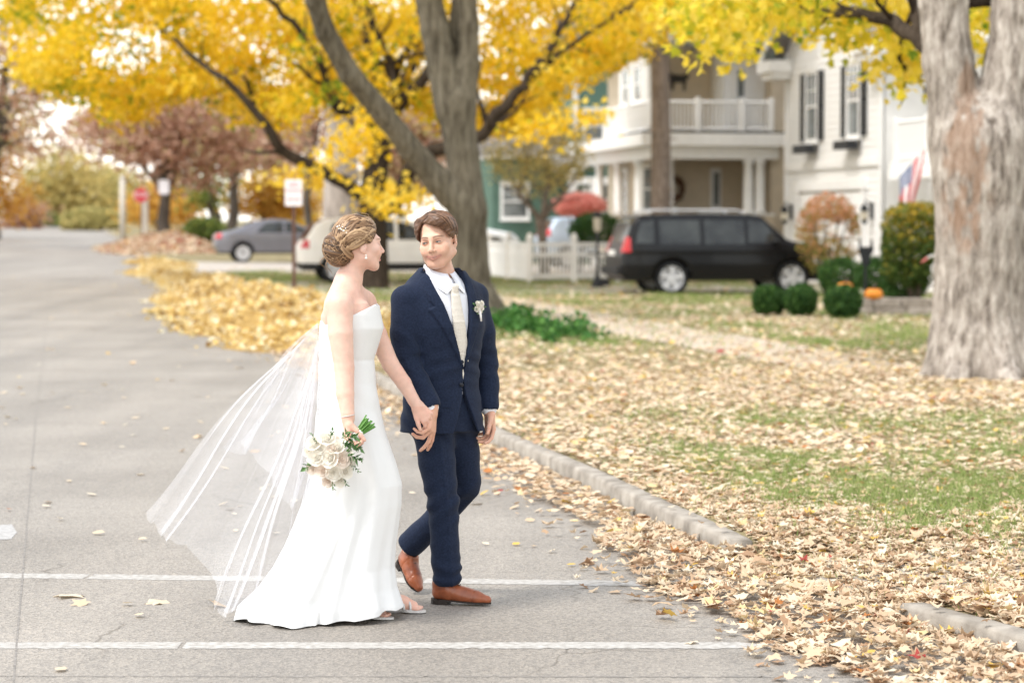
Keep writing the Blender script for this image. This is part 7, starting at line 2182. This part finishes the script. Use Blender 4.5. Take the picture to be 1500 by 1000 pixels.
spots = [(458, 647, .030, 0), (476, 640, .030, 0), (492, 652, .028, 0), (462, 668, .031, 0), (481, 668, .034, 0), (499, 670, .030, 2), (470, 687, .026, 2),
         (487, 690, .030, 0), (505, 689, .027, 0), (455, 684, .022, 2), (478, 703, .022, 2), (496, 703, .024, 1), (512, 676, .020, 1), (449, 660, .022, 1), (485, 655, .022, 2), (468, 655, .02, 1)]
YB = 10.42
bqx = lambda px: (px + 3 - 750) / F * YB - BX
bqz = lambda py: 1.75 - (py - 328) / F * YB
ctr = np.array([bqx(482), bqz(672)])
for px, py, r_, k in spots:
    dx = bqx(px) - ctr[0]; dz = bqz(py) - ctr[1]; rad = math.hypot(dx, dz)
    depth = -.075 * math.sqrt(max(0.05, 1 - (rad / .135) ** 2)) - .035
    o = link('rose', rm[k], bq)
    p = np.array([bqx(px) + BX - bo[0], depth, bqz(py) - bo[2]])
    o.location = p; o.scale = (r_ * rgb.uniform(.95, 1.2), r_ * rgb.uniform(.95, 1.2), r_ * rgb.uniform(1.0, 1.35))
    dv = Vector((dx * 5 + rgb.uniform(-.25, .25), -1.0, dz * 5 + .35 + rgb.uniform(-.25, .25)))
    o.rotation_euler = dv.to_track_quat('Z', 'Y').to_euler()
for k in range(8):                                                   # far side of the head
    o = link('rose', rm[k % 3], bq); a = k / 8 * 6.28
    o.location = (bqx(480) + BX - bo[0] + .07 * math.cos(a), .05, bqz(670) - bo[2] + .07 * math.sin(a)); o.scale = (.03,) * 3
    o.rotation_euler = Vector((math.cos(a), .8, math.sin(a))).to_track_quat('Z', 'Y').to_euler()
for (px, py, dx, dz, ln, nl, lw) in ((500, 640, .7, .1, .07, 11, .032), (505, 650, .9, -.2, .07, 12, .032), (500, 660, .9, -.4, .08, 12, .032), (496, 648, .8, .0, .06, 11, .03), (510, 678, .8, -.6, .06, 10, .016), (485, 700, .1, -1, .05, 9, .015),
                                      (500, 695, .5, -1, .05, 9, .015), (462, 650, -.4, 1, .06, 8, .014), (455, 676, -.8, -.6, .04, 5, .034), (482, 640, .3, 1, .04, 7, .02), (498, 640, .5, .6, .05, 8, .026), (512, 665, .9, -.4, .06, 10, .018)):
    mb = MB(); leaf_sprig(mb, (bqx(px) + BX - bo[0], -.085, bqz(py) - bo[2]), (dx, -.35, dz), ln, nl, lw, rgb)
    mb.build('sprig', M_SPRIG, bq, False)
for k in range(26):
    a = k * 2.4; rr = .0175 * math.sqrt(k / 26)
    sd1 = nrm(np.cross(axis, (0, 1, 0))); sd2 = np.cross(axis, sd1)
    o1 = (sd1 * math.cos(a) + sd2 * math.sin(a)) * rr
    mb = MB(); mb.tube([fc + o1 * 2.2, hc - axis * .03 + o1, hc + axis * .03 + o1 * 1.0, hc + axis * (.080 + rgb.uniform(0, .022)) + o1 * 2.0], .0034, 6)
    mb.build('stem', M_STEM, bq, True)
MB().tube([hc - axis * .085, hc - axis * .06, hc - axis * .03, hc + axis * .030, hc + axis * .036], [.024, .0215, .0200, .0198, .0185], 16).build('ribbon', M_RIBBON, bq, True)

bt = empty('boutonniere', tuple(np.array([GX, GY, 0]) + jfront(.105, 1.365, .012)))
tag(bt, 'small white flower boutonniere pinned to the navy lapel', 'boutonniere')
for k, (u_, z_, r_) in enumerate(((0, .012, .016), (.014, .0, .014), (-.012, -.004, .013), (.004, -.018, .012), (.016, .022, .011), (-.010, .022, .011))):
    o = link('flower', rm[k % 2], bt); o.location = gl * u_ + gf * .012 + np.array([0, 0, z_]); o.scale = (r_,) * 3
    o.rotation_euler = Vector(tuple(gf + np.array([u_ * 20, 0, z_ * 20]))).to_track_quat('Z', 'Y').to_euler()
mb = MB()
for k in range(7):
    a = k / 7 * 6.28; leaf_sprig(mb, (0, 0, 0), gl * math.cos(a) + np.array([0, 0, math.sin(a) + .2]) + gf * .3, .034, 5, .014, rgb)
mb.build('greenery', M_SPRIG, bt)
MB().tube([gf * .010, gf * .012 + np.array([.006, 0, -.035]), gf * .010 + np.array([.010, 0, -.062])], [.006, .0055, .004], 8).build('stem_wrap', M_RIBBON, bt, True)
# ================================================================== fallen leaves and grass
M_LIT = leaf_mat('fallen_leaf', [(0, (.27, .155, .085)), (.16, (.45, .285, .175)), (.42, (.60, .45, .30)), (.70, (.70, .57, .41)), (.90, (.76, .67, .52)), (.955, (.66, .44, .10)), (.985, (.44, .18, .06)), (1, (.36, .06, .05))], .22, .75)
M_GOLD_L = leaf_mat('golden_fallen_leaf', [(0, (.28, .16, .06)), (.2, (.56, .37, .12)), (.5, (.73, .54, .21)), (.8, (.79, .66, .37)), (1, (.82, .75, .55))], .3, .7)
rl_ = np.random.default_rng(31)
KXv = lambda y: np.interp(y, KY, KX)
def lawn_hv(x, y):
    d = x - KXv(y)
    rd = np.interp(y, [10.45, 10.75, 12.35, 12.75], [0, 1, 1, 0])
    k = .095 * (1 - .85 * rd * np.interp(d, [0, 1.6], [1, 0]))
    return gz(x, y) + k + .025 * fbm(x * .7, y * .7, x * 0, 3) * np.interp(d, [.1, 1.2], [0, 1]) + .03 * np.interp(d, [0, 6], [0, 1])
def drift(x, y):
    """depth of the leaf drift in the gutter and over the kerb"""
    d = x - KXv(y)
    wdt = np.interp(y, [8, 10, 12, 14, 17, 22, 30], [.70, .66, .62, .42, .40, .40, .5])
    g = np.exp(-((d + .26) / (wdt * .55)) ** 2) * np.interp(y, [9, 11, 13, 15, 20, 30], [.06, .075, .06, .045, .04, .04])
    g = g * (1 + .5 * fbm(x * 2.1, y * 2.1, x * 0 + 3, 3))
    return np.maximum(g, 0) * (d < .9)
def ground_top(x, y):
    d = x - KXv(y)
    z = np.where(d > .155, lawn_hv(x, y), np.where(d > 0, gz(x, y) + .122 * (1 - np.interp(y, [10.3, 10.6, 12.5, 12.8], [0, 1, 1, 0])), gz(x, y)))
    return np.where(d > 0, np.maximum(z, gz(x, y) + drift(x, y) * (np.interp(y, [10.3, 10.6, 12.6, 13.0], [.55, 1, 1, .55]))), gz(x, y) + drift(x, y))

def flat_leaves(x, y, z, size, rng, maple, tilt=.28, curl=.40):
    n = len(x); C = np.stack([x, y, z], 1)
    a = rng.uniform(0, 2 * np.pi, n); nn = np.stack([rng.normal(0, tilt, n), rng.normal(0, tilt, n), np.ones(n)], 1); nn /= np.linalg.norm(nn, axis=1)[:, None]
    d = np.stack([np.cos(a), np.sin(a), np.zeros(n)], 1); d -= nn * np.sum(d * nn, 1)[:, None]; d /= np.linalg.norm(d, axis=1)[:, None]
    sd = np.cross(nn, d); L_ = size[:, None]; cu = (rng.normal(0.15, curl, n))[:, None]
    if maple:
        out = [(0, -.42), (.20, -.34), (.46, -.36), (.34, -.10), (.58, .14), (.22, .16), (0, .58), (-.22, .16), (-.58, .14), (-.34, -.10), (-.46, -.36), (-.20, -.34)]
        vs = [C]
        for i, (u, v) in enumerate(out):
            vs.append(C + sd * L_ * u + d * L_ * v + nn * L_ * cu * (u * u * 1.3 + v * v * .7 + .12 * ((i * 7) % 3 - 1)))
        m = 13; k = 12; b = np.arange(n) * m
        T = np.concatenate([np.stack([b, b + 1 + i, b + 1 + (i + 1) % k], 1) for i in range(k)])
    else:
        out = [(0, -.5), (.30, -.22), (.34, .16), (0, .55), (-.34, .16), (-.30, -.22)]
        vs = [C]
        for i, (u, v) in enumerate(out): vs.append(C + sd * L_ * u + d * L_ * v + nn * L_ * cu * (u * u * 2.2 + v * v * .5))
        m = 7; k = 6; b = np.arange(n) * m
        T = np.concatenate([np.stack([b, b + 1 + i, b + 1 + (i + 1) % k], 1) for i in range(k)])
    V = np.stack(vs, 1).reshape(-1, 3)
    return V, T, np.repeat(np.arange(n), m)

def in_frame(x, y, pad=.25): return np.abs(x) < .2117 * y * 1.04 + pad

def scatter(n, x0, x1, y0, y1, dens, rng):
    y = rng.uniform(y0, y1, n); x = rng.uniform(x0, x1, n); keep = in_frame(x, y) & (rng.random(n) < dens(x, y)); return x[keep], y[keep]

def grassy(x, y):
    """0 where leaves hide the turf, 1 where grass shows"""
    n_ = fbm(x * .85 + 3, y * .55, x * 0 + 9, 3) + .55 * fbm(x * 3.1, y * 2.0, x * 0 + 2, 2)
    d = x - KXv(y)
    band = 1.25 * np.exp(-((y - 15.3) / 3.2) ** 2) * np.interp(d, [.5, 1.2], [0, 1]) + .5 * np.exp(-((y - 20.5) / 1.6) ** 2) * np.interp(d, [.3, .9], [0, 1]) + 1.35 * np.interp(y, [30, 34, 56, 58], [0, 1, 1, .6]) * np.where((d > 4.7) & (d < 6.6), 0, 1) * np.interp(d, [1.5, 3], [.3, 1]) + np.interp(y, [50, 55], [0, 1.1]) * (x < 0) + .9 * np.exp(-((y - 10.2) / .5) ** 2) * (d > .8)
    return np.clip((n_ * .9 + .02) * 1.6 * np.clip(band, 0, 1.2) + .55 * np.clip(band, 0, 1) - .10, 0, 1)

# near and middle lawn
VV_, TT_, II_, off, loff = [], [], [], 0, 0
def push(V, T, t):
    global off
    VV_.append(V); TT_.append(T + off); II_.append(t); off += len(V)
def tint_for(x, y, rng, warm=0.0):
    n = len(x); t = np.clip(rng.normal(.56, .24, n) + warm, 0.02, .93)
    r_ = rng.random(n); t = np.where(r_ < .018, .955, np.where(r_ < .032, .985, np.where(r_ < .035, 1.0, t))); return t
for (n, x0, x1, y0, y1, f_, mp, sz, zj) in (
        (62000, -.8, 5.2, 8.6, 15.5, lambda x, y: np.where(x > KXv(y) + .17, .80 - .66 * grassy(x, y), 0) * np.interp(x - KXv(y), [.1, .8], [1, .85]), True, .041, .009),
        (66000, -1.4, 7.0, 15.5, 27, lambda x, y: np.where(x > KXv(y) + .17, .70 - .58 * grassy(x, y), 0), False, .056, .012),
        (90000, -4.8, 12.0, 27, 52, lambda x, y: np.where(x > KXv(y) + .1, (.40 - .35 * grassy(x, y)) * np.where((x - KXv(y) > 4.7) & (x - KXv(y) < 6.6) & (y > 31), .40, 1), 0), False, .078, .016),
        (16000, -10, 15, 52, 75, lambda x, y: np.where(x > KXv(y) + .1, (.30 - .24 * grassy(x, y)) * np.where(x < -2.5, .45, 1), 0), False, .10, .02)):
    x, y = scatter(n, x0, x1, y0, y1, f_, rl_)
    z = ground_top(x, y) + .008 + np.abs(rl_.normal(0, zj, len(x)))
    V, T, li = flat_leaves(x, y, z, sz * np.clip(np.exp(rl_.normal(0, .36, len(x))), .4, 1.75), rl_, mp, .22, .36); push(V, T, tint_for(x, y, rl_, .08 if y0 > 15 else .0)[li])
# the drift in the gutter and over the ramp
def gut(x, y):
    d = x - KXv(y); wdt = np.interp(y, [8, 10, 12, 14, 17, 22, 30, 34], [.78, .72, .66, .44, .42, .42, .5, .5])
    edge = -wdt * (1 + .28 * fbm(x * 0 + 1, y * 1.3, x * 0, 3))
    inner = np.where((y > 9.9) & (y < 12.85), 1.3, -.01)
    bare = (d > -.005) & (d < .17) & ((y < 10.42) | (y > 12.66))
    return np.where(bare, .03, np.where((d > edge) & (d < inner), 1.0, np.where((d > edge - .35) & (d < 0), .14 * np.exp((d - edge) / .16) + .02, 0)))
x, y = scatter(150000, -3.8, 3.2, 8.6, 34, lambda x, y: gut(x, y) * np.interp(y, [9, 14, 20, 34], [1.0, .85, .55, .35]), rl_)
dr_ = drift(x, y); z = ground_top(x, y) - dr_ * rl_.random(len(x)) * .25 + .006 + np.abs(rl_.normal(0, .010, len(x)))
near = y < 14
for msk, mp in ((near, True), (~near, False)):
    V, T, li = flat_leaves(x[msk], y[msk], z[msk], .050 * np.clip(np.exp(rl_.normal(0, .35, msk.sum())), .4, 1.75), rl_, mp, .26, .38); push(V, T, tint_for(x[msk], y[msk], rl_, -.06)[li])
# leaves banked up behind the end of the near kerb length
x = rl_.uniform(1.6, 3.2, 2600); y = rl_.uniform(9.9, 11.1, 2600); k_ = (x - KXv(y) > .16) & (x - KXv(y) < 1.3); x, y = x[k_], y[k_]
z = np.max([ground_top(x, y + q_) for q_ in (-.2, -.1, 0, .1, .2)], axis=0) + .012 + np.abs(rl_.normal(0, .012, len(x)))
V, T, li = flat_leaves(x, y, z, .045 * np.clip(np.exp(rl_.normal(0, .35, len(x))), .4, 1.7), rl_, True, .26, .38); push(V, T, tint_for(x, y, rl_)[li])
# thin scatter on the far road
x, y = scatter(5200, -14, 2, 17, 75, lambda x, y: np.where(x < KXv(y) - .3, .035 + .20 * np.exp((x - KXv(y)) / 1.4), 0), rl_)
V, T, li = flat_leaves(x, y, gz(x, y) + .008, .085 * rl_.uniform(.6, 1.3, len(x)), rl_, False, .2, .3); push(V, T, np.clip(tint_for(x, y, rl_, .12), .3, .96)[li])
tag(mesh_np('fallen_leaves', np.concatenate(VV_), np.concatenate(TT_), M_LIT, smooth=False, attrs={'tint': np.concatenate(II_)}), 'carpet of tan fallen leaves over lawn and gutter', 'leaves', kind='stuff')

# raked heaps along the far kerb
def heap(name, fn, n, x0, x1, y0, y1, size, m, label, tone, rng):
    gx_ = np.linspace(x0, x1, 60); gy_ = np.linspace(y0, y1, 160); XX, YY = np.meshgrid(gx_, gy_, indexing='xy'); H = fn(XX, YY)
    x = rng.uniform(x0, x1, n); y = rng.uniform(y0, y1, n); h = fn(x, y); k = (h > .025) | ((h > .001) & (rng.random(n) < .10)); x, y, h = x[k], y[k], h[k]
    z = gz(x, y) + h + np.abs(rng.normal(0, .025, len(x)))
    V1, T1, li = flat_leaves(x, y, z, size * rng.uniform(.6, 1.5, len(x)), rng, False, .75, .8)
    t1 = np.clip(tone + rng.normal(0, .30, len(x)) + .34 * fbm(x * 1.2, y * .7, x * 0, 3), 0, 1)[li]
    nx = len(gx_); ii, kk = np.meshgrid(np.arange(len(gy_) - 1), np.arange(nx - 1), indexing='ij')
    Z = gz(XX, YY) + H - .05 - .02 * (H < .02)
    q = np.stack([ii * nx + kk, ii * nx + kk + 1, (ii + 1) * nx + kk + 1, (ii + 1) * nx + kk], -1).reshape(-1, 4)
    V0 = np.stack([XX, YY, Z], -1).reshape(-1, 3)
    T0 = np.concatenate([q[:, [0, 1, 2]], q[:, [0, 2, 3]]])
    return tag(mesh_np(name, np.concatenate([V0, V1]), np.concatenate([T0, T1 + len(V0)]), m, smooth=False, attrs={'tint': np.concatenate([np.full(len(V0), .15), t1])}), label, 'leaf heap', kind='stuff')
def h1(x, y):
    d = x - KXv(y) - np.interp(y, [31, 36, 50, 66], [.75, .70, .35, .1]) - .5 * fbm(x * 0 + 2, y * .45, x * 0 + 8, 2); lump = np.maximum(.15, 1 + 1.0 * fbm(x * .9, y * .42, x * 0 + 5, 3))
    wdt = np.interp(y, [31, 34, 40, 52, 60, 84, 92], [.6, 1.3, 1.45, 1.25, 1.0, .8, .3])
    return np.maximum(0, .46 * np.interp(y, [30.5, 33, 38, 46, 58, 80, 90], [0, .75, 1, .95, .6, .28, 0]) * lump * np.exp(-(np.abs(d) / wdt) ** 2.0) - .03)
heap('leaf_heap', h1, 90000, -16.2, .4, 30, 92, .100, M_GOLD_L, 'long golden heap of raked leaves along the kerb behind the veil', .56, rl_)
def h2(x, y):
    d = x - KXv(y) - 1.3; return np.maximum(0, .75 * np.exp(-(np.abs(d) / 1.9) ** 2.4) * np.exp(-((y - 101) / 8.0) ** 4) * (1 + .3 * fbm(x, y * .5, x * 0, 2)) - .03)
heap('leaf_heap', h2, 14000, -20, -9, 90, 112, .15, M_LIT, 'pale tan heap of leaves near the stop sign', .66, rl_)

# single leaves lying on the open asphalt
def one_leaf(px, py, size, mp, tint, label, group, seed, rotz=0):
    Y = CAMZ * F / (py - 328.0); x = (px - 750) / F * Y; r_ = np.random.default_rng(seed)
    V, T, li = flat_leaves(np.zeros(1), np.zeros(1), np.full(1, .010), np.array([size]), r_, mp, .12, .25)
    o = mesh_np('fallen_leaf', V, T, M_LIT if tint != .99 else M_LIT, smooth=False, attrs={'tint': np.full(len(V), tint)})
    o.location = (x, Y, gzf(x, Y) + .002); o.rotation_euler = (0, 0, rotz); tag(o, label, 'leaf', group); return o
one_leaf(96, 877, .16, True, .80, 'large pale tan leaf between the crosswalk lines, farthest from the veil', 'large leaves on the crosswalk', 1, 1.2)
one_leaf(224, 886, .15, True, .74, 'large star-shaped tan leaf between the crosswalk lines nearer the veil', 'large leaves on the crosswalk', 2, .4)
one_leaf(113, 889, .09, True, .55, 'smaller brownish leaf touching the largest crosswalk leaf', 'large leaves on the crosswalk', 3, 2)
one_leaf(183, 890, .06, False, .85, 'small cream leaf between the two large crosswalk leaves', 'large leaves on the crosswalk', 4)
one_leaf(200, 907, .06, False, .6, 'small tan leaf just below the star-shaped leaf', 'large leaves on the crosswalk', 5)
one_leaf(318, 892, .10, True, .45, 'brown leaf caught under the hem of the veil', 'large leaves on the crosswalk', 6, 1)
one_leaf(84, 987, .07, False, .7, 'pale leaf near the bottom edge below the second crosswalk line', 'large leaves on the crosswalk', 7, .5)
one_leaf(756, 801, .06, False, .955, 'yellow leaf on the asphalt beyond the brown shoe', 'large leaves on the crosswalk', 8)
one_leaf(711, 801, .05, False, .8, 'cream leaf on the asphalt beyond the brown shoe', 'large leaves on the crosswalk', 9)
one_leaf(837, 832, .05, False, .955, 'orange-yellow leaf lying just above the crosswalk line end', 'large leaves on the crosswalk', 10)
one_leaf(697, 740, .11, False, .70, 'curled tan leaf at the edge of the gutter drift', 'large leaves on the crosswalk', 11)
one_leaf(10, 750, .05, False, .99, 'rust coloured leaf near the left edge of the road', 'large leaves on the crosswalk', 12)
r1 = np.random.default_rng(77)
for i in range(64):
    py = 345 + 175 / (r1.random() * .8 + .2) * .75 if i < 10 else r1.uniform(500, 800); px = r1.uniform(0, 430) if i % 4 else r1.uniform(590, 700)
    if px > 560 and py < 690: px = r1.uniform(0, 180)
    Y = CAMZ * F / (py - 328.0)
    if (px - 750) / F * Y > KXv(Y) - 1.0: continue
    one_leaf(px, py, r1.uniform(.045, .085), False, r1.uniform(.5, .93), 'small pale leaf lying singly on the open asphalt', 'small leaves strewn on the road', 200 + i, r1.uniform(0, 6))

# ---------- grass
M_GRASS = leaf_mat('grass_blade', [(0, (.13, .19, .045)), (.45, (.24, .31, .09)), (.8, (.36, .41, .15)), (1, (.52, .47, .24))], .3, .6)
def grass(n, x0, x1, y0, y1, f_, h, w_, rng):
    x, y = scatter(n, x0, x1, y0, y1, f_, rng); k = len(x); z = ground_top(x, y) - .01
    a = rng.uniform(0, 6.283, k); ln = rng.normal(0, .45, (k, 2)); hh = h * rng.uniform(.5, 1.4, k); ww = w_ * rng.uniform(.7, 1.3, k)
    b = np.stack([x, y, z], 1); s_ = np.stack([np.cos(a), np.sin(a), np.zeros(k)], 1) * ww[:, None]
    tip = b + np.stack([ln[:, 0] * hh, ln[:, 1] * hh, hh], 1); mid = b + np.stack([ln[:, 0] * hh * .3, ln[:, 1] * hh * .3, hh * .55], 1)
    V = np.stack([b - s_, b + s_, mid + s_ * .7, mid - s_ * .7, tip], 1).reshape(-1, 3); o = np.arange(k) * 5
    T = np.concatenate([np.stack([o, o + 1, o + 2], 1), np.stack([o, o + 2, o + 3], 1), np.stack([o + 3, o + 2, o + 4], 1)])
    return V, T, np.repeat(np.clip(rng.normal(.5, .25, k), 0, 1), 5)
gv = [grass(150000, -.6, 5.0, 8.6, 17.5, lambda x, y: np.where(x > KXv(y) + .16, np.clip(grassy(x, y) * 1.25 + .05, 0, 1), 0), .055, .0028, rl_),
      grass(110000, -1.4, 8.0, 17.5, 30, lambda x, y: np.where(x > KXv(y) + .16, np.clip(grassy(x, y) * 1.2 + .04, 0, 1), 0), .060, .005, rl_),
      grass(150000, -8, 13.0, 30, 70, lambda x, y: np.where(x > KXv(y) + .16, np.clip(grassy(x, y) * 1.2 + .10, 0, 1), 0), .075, .010, rl_)]
o = 0; A, B, Cc = [], [], []
for V, T, t in gv: A.append(V); B.append(T + o); Cc.append(t); o += len(V)
tag(mesh_np('grass', np.concatenate(A), np.concatenate(B), M_GRASS, smooth=False, attrs={'tint': np.concatenate(Cc)}), 'short green grass showing through the leaves', 'grass', kind='stuff')
